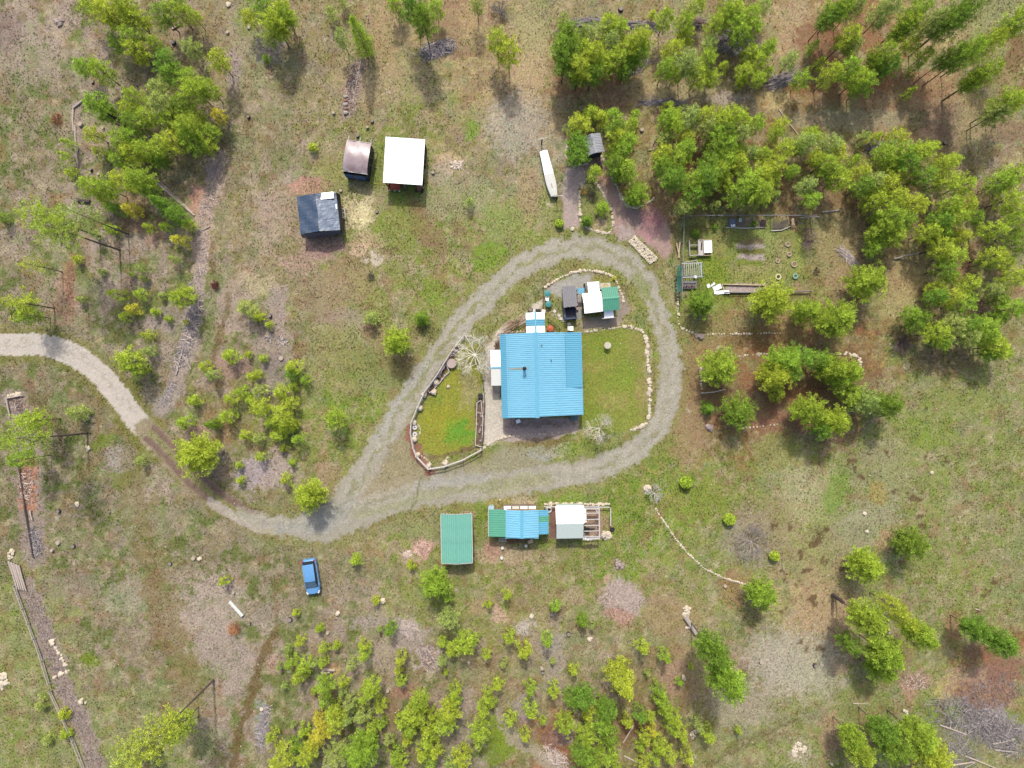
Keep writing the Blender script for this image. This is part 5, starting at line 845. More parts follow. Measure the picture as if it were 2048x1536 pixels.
# ------------------------------------------------------------------ dry stone edgings, boulders, fences
def rock_mesh(name, m, seed, flat=.7):
    r = random.Random(seed); t = (1 + 5 ** .5) / 2
    vs = [(-1, t, 0), (1, t, 0), (-1, -t, 0), (1, -t, 0), (0, -1, t), (0, 1, t), (0, -1, -t), (0, 1, -t), (t, 0, -1), (t, 0, 1), (-t, 0, -1), (-t, 0, 1)]
    fs = [(0, 11, 5), (0, 5, 1), (0, 1, 7), (0, 7, 10), (0, 10, 11), (1, 5, 9), (5, 11, 4), (11, 10, 2), (10, 7, 6), (7, 1, 8), (3, 9, 4), (3, 4, 2), (3, 2, 6), (3, 6, 8), (3, 8, 9), (4, 9, 5), (2, 4, 11), (6, 2, 10), (8, 6, 7), (9, 8, 1)]
    vs = [tuple(c * k / 1.9 * r.uniform(.75, 1.15) for c, k in zip(v, (1, 1, flat))) for v in vs]
    return MB().add(vs, fs).mesh(name, m)
ROCKS = [rock_mesh('stone', STONE, i) for i in range(6)]; ROCKG = [rock_mesh('stone', STONED, i + 20) for i in range(4)]
def stone(par, x, y, s, z=None, set_=None, ox=0, oy=0):
    o = bpy.data.objects.new('stone', random.choice(set_ or ROCKS)); C.objects.link(o)
    if par is not None: o.parent = par
    o.location = (x - ox, y - oy, (zat(x, y) + s * .18) if z is None else z)
    o.rotation_euler = (random.uniform(-.3, .3), random.uniform(-.3, .3), random.uniform(0, 6.3)); k = s * .58
    o.scale = (k * random.uniform(.8, 1.3), k * random.uniform(.8, 1.1), k * random.uniform(.7, 1.0)); return o
def walk(pts, step):
    P = [np.array(p, float) for p in pts]; out = []; carry = 0.0
    for a, b in zip(P[:-1], P[1:]):
        L = np.linalg.norm(b - a); t = carry
        while t < L: out.append(a + (b - a) * t / L); t += step
        carry = t - L
    return out
def edging(label, pts, size=.32, gap=4.6, jit=1.2, double=False, set_=None, skip=.04):
    gap *= .86; px, py = pts[len(pts) // 2]; g = G(px, py); t = thing('stone_edging', label, 'stone edging', (*g, 0.0))
    for q_ in walk(smooth_path(pts, 4), gap):
        if random.random() < skip: continue
        for k in range(2 if double and random.random() < .5 else 1):
            x, y = G(q_[0] + random.uniform(-jit, jit) * (1 + k), q_[1] + random.uniform(-jit, jit) * (1 + k))
            sz = size * random.choice((.55, .75, .9, 1.0, 1.2)) * random.uniform(.85, 1.15); stone(t, x, y, sz, zat(x, y) + sz * random.uniform(-.02, .2), set_, g[0], g[1])
    return t
edging('cream boulder wall curving round the lawn on its drive side', [(1246, 652), (1264, 655), (1285, 666), (1294, 684), (1296, 720), (1299, 765), (1300, 800), (1297, 835), (1285, 852), (1260, 860)], .48, 6.0, 1.4, True)
edging('straight low stone edging from the house to the lawn corner', [(1166, 665), (1200, 660), (1244, 653)], .28, 4.6, .6)
edging('stone edging arched over the gravel court and sheds', [(1090, 575), (1110, 562), (1135, 549), (1160, 542), (1192, 543), (1217, 549), (1230, 558), (1237, 572), (1241, 584), (1246, 596), (1246, 610)], .36, 5.4, .8)
edging('yellowish stone edging between pale path and the drive below', [(962, 898), (980, 887), (1000, 877), (1020, 873), (1040, 872)], .36, 4.6, .8, True)
edging('loose stone row along the south patio of the house', [(1012, 850), (1040, 852), (1080, 852), (1120, 848), (1148, 840)], .26, 6.5, 2, False, ROCKG)
edging('sparse stone row in front of the south patio bank', [(1030, 873), (1062, 869), (1095, 868), (1125, 866)], .26, 8, 2, skip=.2)
edging('stone edging of the shady bed left of the grey hut', [(1134, 291), (1132, 308), (1135, 322), (1141, 331), (1155, 331), (1176, 328)], .34, 5.0, .8)
edging('stone edging round the island bed, path side with yellow bush', [(1166, 372), (1160, 382), (1158, 396), (1160, 420), (1162, 446), (1174, 456), (1192, 462), (1214, 467)], .36, 5.0, .9)
edging('stone edging round the island bed, drive bank side', [(1192, 366), (1204, 384), (1212, 398), (1222, 418), (1226, 440), (1224, 458), (1216, 467)], .38, 5.0, .9)
edging('stone edging under the round pine right of the rusty path', [(1204, 314), (1214, 330), (1226, 358), (1237, 380), (1246, 400), (1256, 412), (1272, 416), (1290, 409), (1308, 397)], .38, 5.6, .9)
edging('scattered stones along the drive below the garden fence corner', [(1352, 552), (1354, 585), (1356, 620), (1357, 640), (1362, 654), (1378, 664), (1398, 668)], .30, 7.5, 1.2, skip=.15)
edging('stone edging across the shaded bed under the garden pines', [(1404, 669), (1440, 668), (1480, 668), (1530, 666), (1562, 667)], .26, 6.5, .8)
edging('stone edging over the top of the orchard pine ring', [(1478, 712), (1500, 710), (1530, 708), (1600, 704), (1660, 707), (1690, 709)], .32, 6.5, 1, skip=.15)
edging('rounded stone corner at the far end of the orchard pine ring', [(1692, 708), (1712, 712), (1720, 726), (1722, 742)], .42, 6.0, 1.4, True)
edging('stone edging left of the first orchard pine', [(1403, 726), (1401, 745), (1402, 765), (1404, 782)], .32, 6.0, 1)
edging('sparse stones closing the lower side of the orchard ring', [(1486, 856), (1515, 854), (1540, 850), (1560, 848)], .26, 8, 1, skip=.2)
edging('long thin line of cream stones across the open meadow', [(1312, 1018), (1322, 1035), (1336, 1055), (1352, 1078), (1370, 1100), (1388, 1118), (1408, 1136), (1432, 1148), (1452, 1157), (1490, 1168)], .30, 4.6, .7)
edging('stone row behind the white greenhouse', [(1090, 1009), (1120, 1007), (1150, 1008), (1190, 1009), (1219, 1008)], .42, 6.2, 1.2)
edging('stone border along the pale mulch strip by the pole fence', [(103, 1283), (118, 1305), (128, 1325), (137, 1340), (118, 1350), (104, 1358)], .5, 6.5, 1.2)
edging('white stones at the north corner of the fenced lawn', [(930, 672), (938, 672), (948, 675), (958, 681)], .3, 5, 1)
def heap(label, cx, cy, rx, ry, n, size, rot=0, set_=None, name='stone_pile', hz=.3):
    g = G(cx, cy); t = thing(name, label, 'stone pile', (*g, 0.0))
    for i in range(n):
        a = random.uniform(0, 6.3); r = math.sqrt(random.random()); u, v = r * math.cos(a) * rx, r * math.sin(a) * ry; c, s = math.cos(R_(rot)), math.sin(R_(rot))
        x, y = G(cx + u * c - v * s, cy + u * s + v * c); stone(t, x, y, size * random.uniform(.6, 1.3), zat(x, y) + .05 + (1 - r) * hz * random.random(), set_, *g)
    return t
def raft(label, corners, n, size):
    cx = sum(c[0] for c in corners) / 4; cy = sum(c[1] for c in corners) / 4; g = G(cx, cy); t = thing('stone_bed', label, 'stone bed', (*g, 0.0))
    for i in range(n):
        u, v = random.random(), random.random(); p = [(1 - u) * (1 - v) * a + u * (1 - v) * b + u * v * c + (1 - u) * v * d for a, b, c, d in zip(*corners)]
        x, y = G(*p); stone(t, x, y, size * random.uniform(.6, 1.3), zat(x, y) + .06 + random.random() * .12, None, *g)
    for a, b in zip(corners, corners[1:] + corners[:1]):
        for q_ in walk([a, b], 4.2): x, y = G(*q_); stone(t, x, y, size * 1.3, zat(x, y) + .12, None, *g)
raft('long bed packed with cream stones beside the drive bend', [(1259, 484), (1269, 474), (1313, 517), (1300, 527)], 170, .26)
heap('pile of round stones at the greenhouse corner', 1212, 1071, 9, 7, 22, .5)
heap('white rocks heaped at the foot of the leaning lower pine', 1374, 1222, 9, 10, 26, .42); heap('two white rocks beside the fallen log end', 1376, 1254, 4, 2, 3, .5)
heap('scattered pale rock heap near the bottom pines', 1598, 1500, 12, 16, 34, .42, 0, None, 'stone_pile', .1)
heap('ring of cream stones at the far left edge', 4, 1362, 13, 16, 34, .5); heap('grey rock pair under the big sand-shadowed pine', 1419, 856, 4, 6, 4, .8, 0, ROCKG)
heap('pale stones by the slash row at the top left', 119, 44, 4, 9, 7, .75, 0, ROCKG); heap('two white stones in the low sapling field', 1178, 1278, 5, 2, 3, .5, -20); heap('white stone heap left of the low saplings', 1063, 1232, 3, 5, 6, .45); heap('small dark rock heap in the meadow below the greenhouse', 1238, 1128, 10, 9, 16, .5, 0, ROCKG)
heap('pale stone cluster at the orange bush strip end', 166, 1403, 8, 5, 10, .4); heap('white stone scatter under the lower centre pines', 1367, 1355, 5, 4, 6, .4); heap('cream stone scatter beside the white shed', 912, 330, 12, 9, 22, .3, 0, None, 'stone_pile', .05)
heap('white stones in the mossy track left of the drive', 178, 896, 2, 6, 3, .5); heap('row of pale stones at the foot of the corner pine', 1812, 1424, 9, 2, 6, .35, 40); heap('loose stones by the big bottom conifer', 1388, 1465, 8, 12, 16, .3)
heap('grey stones at the shaded end of the low wall', 1400, 672, 6, 4, 5, .6, 0, ROCKG)
heap('grey rock and white shrub roots by the meadow wall end', 1296, 974, 5, 5, 4, .6)
for x, y, s, lb in ((1215, 691, .62, 'grey stone bird bath on the lawn'),):
    g = G(x, y, .6); t = thing('bird_bath', lb, 'bird bath', (*g, 0)); MB().cyl(0, 0, 0, .12, .26, .2, 10).cyl(0, 0, .12, .62, .11, .13, 10).obj('pedestal', STONED, t); MB().cyl(0, 0, .62, .8, .2, .42, 14).obj('bowl', STONE, t); MB().cyl(0, 0, .79, .81, .36, n=14).obj('water', mat('pale_water', (206, 200, 184), .4), t)
for x, y, s, lb in ((766, 1201, .75, 'single large white rock beside a small sapling'), (676, 1226, .55, 'lone white rock below the blue car'), (938, 1325, .4, 'small dark and white rock among the lower saplings'), (524, 1418, .5, 'cream rock beside the grey sticks'), (155, 1008, .6, 'white topped round stone west of the ruts'), (1728, 1027, .5, 'white ringed stone in the pale meadow patch'), (1733, 1063, .5, 'white rock at the end of the grey twig strip'), (499, 55, .55, 'pale boulder near the top thicket'), (457, 10, .55, 'pale round boulder at the top edge'), (400, 1117, .5, 'pink grey round stone in the west field'), (1145, 458, .6, 'white stone at the bottom of the pink path'), (897, 773, .5, 'round pale rock in the fenced lawn'), (1863, 945, .5, 'dark flat rock in the open sage meadow'), (1000, 1000, .3, 'small pale stone at the drive edge')):
    g = G(x, y); o = stone(None, g[0], g[1], s, zat(*g) + s * .22); o.name = 'boulder'; tag(o, lb, 'boulder')
# little white stones lying about, too many and too small to count
b = MB()
for k in range(520):
    x, y = random.uniform(-64, 64), random.uniform(-48, 48); s = random.uniform(.04, .11); z = zat(x, y) + s * .4
    b.add([(x - s, y, z), (x, y - s, z), (x + s, y, z), (x, y + s * 1.3, z), (x, y, z + s), (x, y, z - s)], [(0, 1, 4), (1, 2, 4), (2, 3, 4), (3, 0, 4), (1, 0, 5), (2, 1, 5), (3, 2, 5), (0, 3, 5)])
o = b.obj('gravel', STONE); o['kind'] = 'stuff'; tag(o, 'small pale stones strewn over the whole property', 'gravel')
# fences -------------------------------------------------------------------------
def fence(name, label, cat, pts, h, every, rails, pm, rm, pr=.07, rr=.05, zj=0.0):
    g = G(*pts[len(pts) // 2]); t = thing(name, label, cat, (*g, 0)); W = [Vector((*G(*p), 0)) for p in pts]; posts = []
    for a, b_ in zip(W[:-1], W[1:]):
        n_ = max(1, int(round((b_ - a).length / every)))
        for i in range(n_): posts.append(a.lerp(b_, i / n_))
    posts.append(W[-1]); o_ = Vector((g[0], g[1], 0)); pmesh = MB().cyl(0, 0, -.1, h + .08, pr, n=7).mesh('post', pm)
    for p in posts: link('post', pmesh, t, p - o_)
    for p, q_ in zip(posts[:-1], posts[1:]):
        for z in rails:
            a, b_ = p - o_, q_ - o_; a.z = z + random.uniform(-zj, zj); b_.z = z + random.uniform(-zj, zj); MB().tube([a, b_], rr, 6).obj('rail', rm, t)
    return t
YF = [(929, 672), (905, 702), (876, 749), (850, 785), (836, 816), (824, 845), (823, 866), (828, 895), (834, 912), (858, 937), (890, 932), (926, 919), (963, 899)]
fence('fence', 'bleached rail fence round the triangular lawn, posts on stone piers', 'fence', YF, 1.05, 2.0, (1.0, .5), WOODW, WOODW, .08, .075)
fence('fence', 'dark thin rail fence along the pale house path', 'fence', [(966, 760), (970, 800), (968, 850), (964, 895)], .8, 1.6, (.75,), DARKW, DARKW, .05, .04)
for x, y, lb in ((868, 784, 'pink grey stone pier halfway up the lawn fence'), (848, 790, 'small stone pier on the drive face of the lawn fence'), (840, 816, 'stone pier above the two white tyres'), (828, 845, 'stone pier just over the topmost white tyre'), (829, 878, 'stone pier just under the lower white tyre'), (836, 909, 'stone pier at the lower left bend of the lawn fence'), (858, 931, 'stone pier at the pointed corner of the lawn fence'), (891, 926, 'stone pier at the near side of the lawn fence'), (873, 765, 'low stone pier in the dark planting bed')):
    g = G(x, y); t = thing('stone_pier', lb, 'stone pier', (*g, 0))
    for i in range(7): a_ = i * 1.05; stone(t, g[0] + .2 * math.cos(a_), g[1] + .2 * math.sin(a_), .42, .12 + .1 * (i % 3), ROCKS if i % 2 else ROCKG, *g)
    stone(t, g[0], g[1], .6, .42, ROCKS, *g)
g = G(903, 727, .5); t = thing('log_table', 'large round mauve slab table inside the lawn fence', 'table', (*g, 0)); MB().cyl(0, 0, 0, .45, .35, .4, 12).obj('pedestal', WOOD, t); MB().cyl(0, 0, .45, .58, .62, .58, 14).obj('tabletop', mat('mauve_slab', (196, 176, 168), .9, .16, 5, .3), t)
TYRE = mat('black_rubber', (46, 46, 50), .8, .2, 8); TYREW = mat('white_painted_rubber', (226, 224, 218), .7, .08, 6)
def tyre(x, y, R, label, m=TYREW, r=.13, fill=None, group=None):
    g = G(x, y); t = thing('tyre_planter', label, 'tyre planter', (*g, zat(*g)), 0, group); MB().torus(0, 0, r, R, r, 18, 7).obj('tyre', m, t); MB().cyl(0, 0, 0, r * .9, R * .8, n=14).obj('soil', fill or mat('dark_soil', (84, 72, 62), .95, .3, 8), t)
tyre(830, 855, .2, 'upper white painted tyre against the lawn fence', group='tyres by the lawn fence'); tyre(830, 869, .2, 'lower white painted tyre against the lawn fence', group='tyres by the lawn fence')
edging('curved cream edging around the two white tyres', [(832, 847), (839, 853), (841, 862), (838, 872), (832, 876)], .2, 3.5, .3); edging('cream arc edging at the lower left lawn bend', [(838, 910), (850, 916), (858, 924), (860, 932)], .24, 3.5, .4); edging('short cream arc edging at the near fence pier', [(885, 925), (892, 918), (897, 914)], .26, 3.5, .4)
tyre(1097.5, 1019.5, .3, 'white tyre in the gap between blue shed and greenhouse', r=.12); tyre(1224.5, 1059, .2, 'black tyre lying outside the greenhouse fence', TYRE, .1)
tyre(1556, 554, .3, 'cream painted tyre ring in the kitchen garden', mat('cream_rubber', (226, 220, 170), .7), .1); tyre(1590, 553, .27, 'green painted tyre ring in the kitchen garden', mat('green_rubber', (152, 182, 160), .8), .12, mat('green_soil', (84, 130, 76), .9))
for x, y, R, lb in ((1588, 529, .32, 'pale ring planter nearest the green tyre'), (1578, 509, .24, 'dusty ring planter above the pale one'), (1575, 489, .26, 'topmost dusty ring planter in the kitchen garden'), (1555, 522, .22, 'faint brown ring planter beside the white post')):
    tyre(x, y, R, lb, mat('dusty_rubber', (190, 172, 150), .9, .2, 6), .09, mat('brown_soil', (148, 128, 92), .95, .25, 6))
# raised bed along the house path and the long bed by the fence
for lb, cs in (('long dark soil bed with timber edge along the pale path', [(954, 806), (962, 800), (966, 840), (964, 894), (951, 890), (953, 845)]), ('dark planting bed with thin rim along the drive fence', [(893, 729), (899, 744), (889, 753), (878, 768), (860, 786), (856, 779)])):
    g = G(*cs[0]); t = thing('raised_bed', lb, 'raised bed', (*g, 0)); W = [Vector((*G(*c), .16)) - Vector((g[0], g[1], 0)) for c in cs]
    for a, b_ in zip(W, W[1:] + W[:1]): bar(t, 'edge_board', a, b_, .08, WOODW, .3)
    for i in range(14):
        k = random.randrange(len(W)); p = W[k].lerp(W[(k + 2) % len(W)], random.random()); stone(t, p.x + g[0], p.y + g[1], random.uniform(.2, .4), .12, ROCKG, *g)
t = thing('pot', 'black plant tub at the corner of the pale house path', 'plant pot', (*G(961, 792, .4), 0)); MB().cyl(0, 0, 0, .5, .26, .34, 12).obj('tub', BLACKM, t); MB().cyl(0, 0, .4, .46, .3, n=12).obj('soil', mat('dark_soil', (84, 72, 62), .95, .3, 8), t)
for lb, a, b_ in (('brown timber rail slanting from the house corner to the porch', (1008, 665), (1056, 637)), ('brown timber rail slanting from the porch towards the white box', (1096, 637), (1119, 656))): fence('handrail', lb, 'rail', [a, b_], .9, 1.7, (.9, .5), WOOD, WOOD, .06, .06)
fence('fence', 'short wire and post fence beside the round teal tables', 'fence', [(1086, 576), (1086, 612)], .9, 1.1, (.85,), DARKW, DARKW, .05, .03)
edging('broken stone edging at the house north-west corner', [(992, 672), (1004, 666), (1020, 664), (1040, 663), (1058, 662)], .3, 5, 1, set_=ROCKS + ROCKG)
# kitchen garden ------------------------------------------------------------------
fence('fence', 'pole fence with thin wires round the kitchen garden', 'fence', [(1358, 600), (1360, 540), (1361, 490), (1362, 438), (1420, 437), (1480, 437), (1540, 437), (1620, 437)], 1.7, 2.6, (1.65,), WOODG, WOODG, .06, .045, .05)
fence('fence', 'grey log rail along the lower side of the kitchen garden', 'fence', [(1448, 586), (1500, 586), (1560, 585), (1620, 583)], .6, 3.2, (.55, .3), WOODG, WOODG, .06, .06, .06)
for lb, (a, b_) in (('pale long pole leaning on the garden fence', ((1353, 486), (1359, 515))), ('second pale pole crossing the garden fence poles', ((1360, 484), (1357, 516)))):
    p = P3(*a, .5); q_ = P3(*b_, .2); o = MB().tube([p, q_], .09, 7).obj('pole', PLANK); tag(o, lb, 'pole')
g = G(1384, 541, 1.5); t = thing('open_greenhouse', 'galvanised greenhouse frame without glass in the kitchen garden', 'frame', (*g, 0), R_(3))
for x in (-1.2, 1.2):
    for y in (-.85, .85): MB().box(x, y, .9, .07, .07, 1.8).obj('post', STEEL, t)
for y in (-.85, .85): bar(t, 'beam', (-1.25, y, 1.8), (1.25, y, 1.8), .08, STEEL)
for i in range(9): bar(t, 'rafter', (-1.0 + i * .25, -.85, 1.86), (-1.0 + i * .25, .85, 1.86), .05, STEEL)
for a, b_ in (((1.2, .85, 1.8), (1.55, -.75, .5)), ((-1.2, -.85, 1.8), (-1.25, .85, .3)), ((1.05, -.8, 1.8), (1.1, .8, 1.8))): bar(t, 'brace', a, b_, .06, mat('pale_blue_pipe', (190, 200, 214), .5))
g = G(1382, 523, .9); t = thing('gate', 'white pipe gate standing behind the greenhouse frame', 'gate', (*g, 0), R_(6)); bar(t, 'top_rail', (-.8, 0, .9), (.75, .1, .9), .06, WOODW); bar(t, 'upright', (-.8, 0, 0), (-.8, 0, .9), .06, WOODW); bar(t, 'upright', (.75, .1, 0), (.75, .1, .9), .06, WOODW); bar(t, 'side_rail', (.75, .1, .9), (.8, -.5, .9), .06, WOODW)
g = G(1358.5, 557, 1.4); t = thing('screen', 'dark green shade screen on poles at the garden corner', 'screen', (*g, 0)); o = cloth(-.24, .24, -1.6, 1.6, lambda x, y: 1.35 + .1 * math.sin(y * 2), 3, 10, .06).obj('shade_cloth', mat('dark_green_cloth', (44, 104, 88), .7, .2, 3), t)
for y in (-1.6, 0, 1.6):
    for x in (-.26, .26): MB().box(x, y, .7, .06, .06, 1.42).obj('post', WOODG, t)
bar(t, 'side_pole', (.3, -2.3, 1.4), (.36, 1.7, 1.4), .07, WOODG)
g = G(1379, 567, .5); t = thing('shelf', 'low grey staging with pots under the shade screen', 'shelf', (*g, 0)); MB().box(0, -.35, .4, 1.9, .5, .06).obj('board', WOODG, t); MB().box(0, .2, .3, 1.9, .3, .05).obj('board', WOODG, t)
for x in (-.85, .85): MB().box(x, -.1, .2, .06, .9, .4).obj('leg', WOODG, t)
for i in range(5): MB().cyl(-.7 + i * .33, -.35, .43, .6, .09, .12, 9).obj('pot', BLACKM if i % 2 else RED, t)
small('box', 'small white box at the foot of the greenhouse frame', 'box', 1391, 553.5, .6, MB().box(0, 0, .3, .32, .26, .6).box(0, 0, .62, .36, .3, .04), WHITE)
g = G(1388.5, 496, .5); t = thing('timber_bed', 'empty timber bed frame beside the white tub', 'bed frame', (*g, 0), R_(2))
for a, b_ in (((-.6, .95, .45), (-.6, -.95, .45)), ((.5, .95, .45), (.5, -.95, .45)), ((-.6, .35, .45), (.5, .35, .45)), ((-.6, -.95, .45), (.6, -.92, .45))): bar(t, 'side_board', a, b_, .07, WOODW, .4)
g = G(1402, 495, .5); t = thing('trough', 'white trough with a dark slot next to the chest', 'trough', (*g, 0), R_(-2)); MB().box(0, 0, .28, .68, 2.0, .56).obj('body', WOODW, t); MB().box(.05, .15, .57, .18, 1.0, .03).obj('slot', BLACKM, t); MB().box(0, .9, .6, .4, .2, .1).obj('tap', STONED, t)
g = G(1415.5, 495, .7); t = thing('chest', 'white chest in a pale timber frame in the garden', 'chest', (*g, 0), R_(2)); MB().box(0, .08, .4, .92, 1.45, .8).obj('body', WHITE, t); MB().box(0, .08, .82, .96, 1.5, .05).obj('lid', WHITE, t)
for a, b_ in (((-.52, .95, .7), (.52, .98, .7)), ((.52, .98, .7), (.5, -.95, .7)), ((.5, -.95, .7), (-.5, -.98, .7)), ((-.52, .95, .7), (-.5, -.98, .7))): bar(t, 'frame_rail', a, b_, .06, PLANK)
for y in (.86, -.72): MB().box(0, y, .72, .6, .12, .06).obj('hinge', BLACKM, t)
gx_, gy_ = G(1428, 577); t = thing('plastic_sheeting', 'crumpled white plastic sheets beside the garden bed', 'plastic', (gx_, gy_, .1))
for cx, cy, w_, d_, r in ((-.75, .3, .35, .5, .3), (.35, .1, 1.0, .6, .4), (.9, -.5, 1.9, .42, .05), (-.2, .45, .6, .25, .7)):
    o = cloth(-w_ / 2, w_ / 2, -d_ / 2, d_ / 2, lambda x, y: .12, 8, 6, .12).obj('sheet', WHITE, t, (cx, cy, 0), r)
def bed(label, cs, fill=None, m=WOODW, h=.3, edges=None):
    g = G(*cs[0]); t = thing('raised_bed', label, 'raised bed', (*g, 0)); W = [Vector((*G(*c), h / 2)) - Vector((g[0], g[1], 0)) for c in cs]
    for i, (a, b_) in enumerate(zip(W, W[1:] + W[:1])):
        if edges is None or i in edges: bar(t, 'edge_board', a, b_, .1, m, h)
    return t
bed('long gravel bed with cream timber edge by the garden pines', [(1443, 569), (1528, 571), (1531, 584), (1448, 586)], m=PLANK)
tb = bed('dark soil bed with grey tarps along the top garden fence', [(1452, 437), (1533, 437), (1528, 455), (1490, 457), (1450, 455)], m=WOODW, h=.16, edges=(2, 3))
gg = G(1452, 437)
for x, y, w_, d_, mm in ((1463, 446, .75, .9, GREYT), (1479, 441, .35, .5, WHITEG), (1465, 452, .5, .25, WHITE), (1525, 447, .6, .8, DARKW)):
    q_ = G(x, y); cloth(-w_ / 2, w_ / 2, -d_ / 2, d_ / 2, lambda x, y: .3, 5, 5, .1).obj('cover', mm, tb, (q_[0] - gg[0], q_[1] - gg[1], 0))
bed('crooked soil bed with curved pole edge right of the tarped bed', [(1546, 443), (1580, 440), (1581, 453), (1562, 461), (1542, 462)], m=WOODW, h=.16, edges=(2, 3))
for i in range(2): q_ = G(1582 + i * 3, 446); tag(MB().box(0, 0, .35, .12, 1.0, .08).obj('plank', PLANK, None, (*q_, 0), R_(6 * i)), ('pale plank at the end of the crooked bed', 'second pale plank leaning beside the crooked bed')[i], 'plank')
p, q_ = P3(1420, 783, .5), P3(1452, 782, .5)
fence('fence', 'white rail corner fence below the first orchard pine', 'fence', [(1402, 786), (1425, 784), (1446, 779)], .7, 1.6, (.65,), WOODW, WOODW, .07, .06)
g = G(1616, 450, 1.0); t = thing('trellis', 'dark leaning trellis holding the tall purple shrub', 'trellis', (*g, 0)); bar(t, 'beam', (-1.2, .75, 1.6), (1.1, .9, 1.6), .1, WOODG); bar(t, 'pole', (-1.1, .8, 0), (-.7, -.1, 1.6), .07, WOODG); bar(t, 'pole', (1.0, .8, 0), (.7, .2, 1.6), .07, WOODG)
# ------------------------------------------------------------------ pines, saplings, clipped bushes and bare shrubs
def leafmat(name, c):
    m = bpy.data.materials.new(name); m.use_nodes = True; n = m.node_tree; n.nodes.remove(n.nodes['Principled BSDF']); out = n.nodes['Material Output']
    a = n.nodes.new('ShaderNodeAttribute'); a.attribute_name = 'leaf'; oi = n.nodes.new('ShaderNodeObjectInfo')
    hs = n.nodes.new('ShaderNodeHueSaturation'); hs.inputs['Color'].default_value = (*c, 1)
    mv = n.nodes.new('ShaderNodeMapRange'); mv.inputs[3].default_value = .36; mv.inputs[4].default_value = 1.72
    mh = n.nodes.new('ShaderNodeMapRange'); mh.inputs[3].default_value = .492; mh.inputs[4].default_value = .517
    n.links.new(a.outputs['Fac'], mv.inputs[0]); n.links.new(oi.outputs['Random'], mh.inputs[0])
    n.links.new(mv.outputs[0], hs.inputs['Value']); n.links.new(mh.outputs[0], hs.inputs['Hue'])
    d = n.nodes.new('ShaderNodeBsdfDiffuse'); t = n.nodes.new('ShaderNodeBsdfTranslucent'); mx = n.nodes.new('ShaderNodeMixShader'); mx.inputs[0].default_value = .34
    n.links.new(hs.outputs[0], d.inputs[0]); n.links.new(hs.outputs[0], t.inputs[0]); n.links.new(d.outputs[0], mx.inputs[1]); n.links.new(t.outputs[0], mx.inputs[2]); n.links.new(mx.outputs[0], out.inputs[0])
    return m
LEAF = {'g': leafmat('green_needles', (.29, .39, .048)), 'd': leafmat('dark_green_needles', (.19, .29, .04)), 'y': leafmat('yellow_green_needles', (.36, .43, .05)), 'p': leafmat('pale_sage_needles', (.32, .38, .10)), 'o': leafmat('yellow_needles', (.50, .46, .06)), 't': leafmat('clipped_lime_leaves', (.37, .45, .055))}
BARK = mat('dark_pine_bark', (112, 98, 90), .95, .3, 6)
def tufts(Cn, rad, m, seed, up=.35, wid=.085):
    r = np.random.default_rng(seed); n = len(Cn)
    d = r.normal(size=(n, m, 3)); d[..., 2] += up; d /= np.linalg.norm(d, axis=-1, keepdims=True)
    p = np.cross(d, np.array([0, 0, 1.0]) + r.normal(size=(n, m, 3)) * .33); p /= np.linalg.norm(p, axis=-1, keepdims=True)
    L = rad[:, None, None] * r.uniform(.7, 1.15, (n, m, 1)); c = Cn[:, None, :] + d * L * .12
    V = np.stack([c, Cn[:, None] + d * L + p * L * wid, Cn[:, None] + d * L - p * L * wid], 2).reshape(-1, 3)
    val = .18 + np.repeat(r.uniform(0, .5, n), m * 3) + np.repeat(r.uniform(-.3, .42, n * m), 3)
    return V, val
def leaf_mesh(name, V, val, m):
    F = np.arange(len(V)).reshape(-1, 3); me = np_mesh(name, V, F, m)
    a = me.attributes.new('leaf', 'FLOAT', 'POINT'); a.data.foreach_set('value', np.clip(val, 0, 1).astype(np.float32)); return me
def make_tree_meshes(seed, R, Hh, base, wh, nl, tr, prof, mtri, droop=0.0, inner=True):
    r = random.Random(seed); lean = (r.uniform(-.03, .03) * Hh, r.uniform(-.03, .03) * Hh)
    tk = MB(); rt = .0085 * Hh + .022
    axis = lambda z: Vector((lean[0] * (z / Hh) ** 2, lean[1] * (z / Hh) ** 2, z))
    tk.tube([axis(-.15), axis(Hh * .3), axis(Hh * .65), axis(Hh * .97)], [rt, rt * .8, rt * .45, .015], 7)
    Cn = []
    for w_ in range(wh):
        t = (w_ + .3 + r.uniform(-.2, .2)) / wh; z = Hh * (base + (1 - base) * t * .97); rr = R * prof(t); a0 = r.uniform(0, 6.3)
        k = max(3, int(round(nl * (.55 + .45 * prof(t)))))
        for i in range(k):
            a_ = a0 + 6.283 * i / k + r.uniform(-.3, .3); L = rr * r.uniform(.62, 1.12)
            if r.random() < .06: continue
            tipz = z + L * r.uniform(.1, .42) - droop * L; c, s = math.cos(a_), math.sin(a_); ax = axis(z)
            if L > .35: tk.tube([ax, ax + Vector((c * L * .5, s * L * .5, (tipz - z) * .35)), Vector((ax.x + c * L, ax.y + s * L, tipz))], [rt * .3 * (1.1 - t), rt * .22 * (1.1 - t), .008], 3, cap=False)
            fr = [1.0, .74] + ([.48] if L > 1.05 else []) + ([.25] if inner and L > 1.7 else [])
            for f in fr:
                j = tr * .55; Cn.append((ax.x + c * L * f + r.uniform(-j, j), ax.y + s * L * f + r.uniform(-j, j), z + (tipz - z) * f ** 1.4 + r.uniform(-j, j) * .7))
    top = axis(Hh); Cn += [(top.x, top.y, top.z - tr * .4), (top.x + .1, top.y, top.z - tr * 1.3)]
    Cn = np.array(Cn); rg = np.random.default_rng(seed); rad = tr * rg.uniform(.6, 1.35, len(Cn))
    V, val = tufts(Cn, rad, mtri, seed)
    return tk.mesh('trunk', BARK), leaf_mesh('crown', V, val, LEAF['g'])
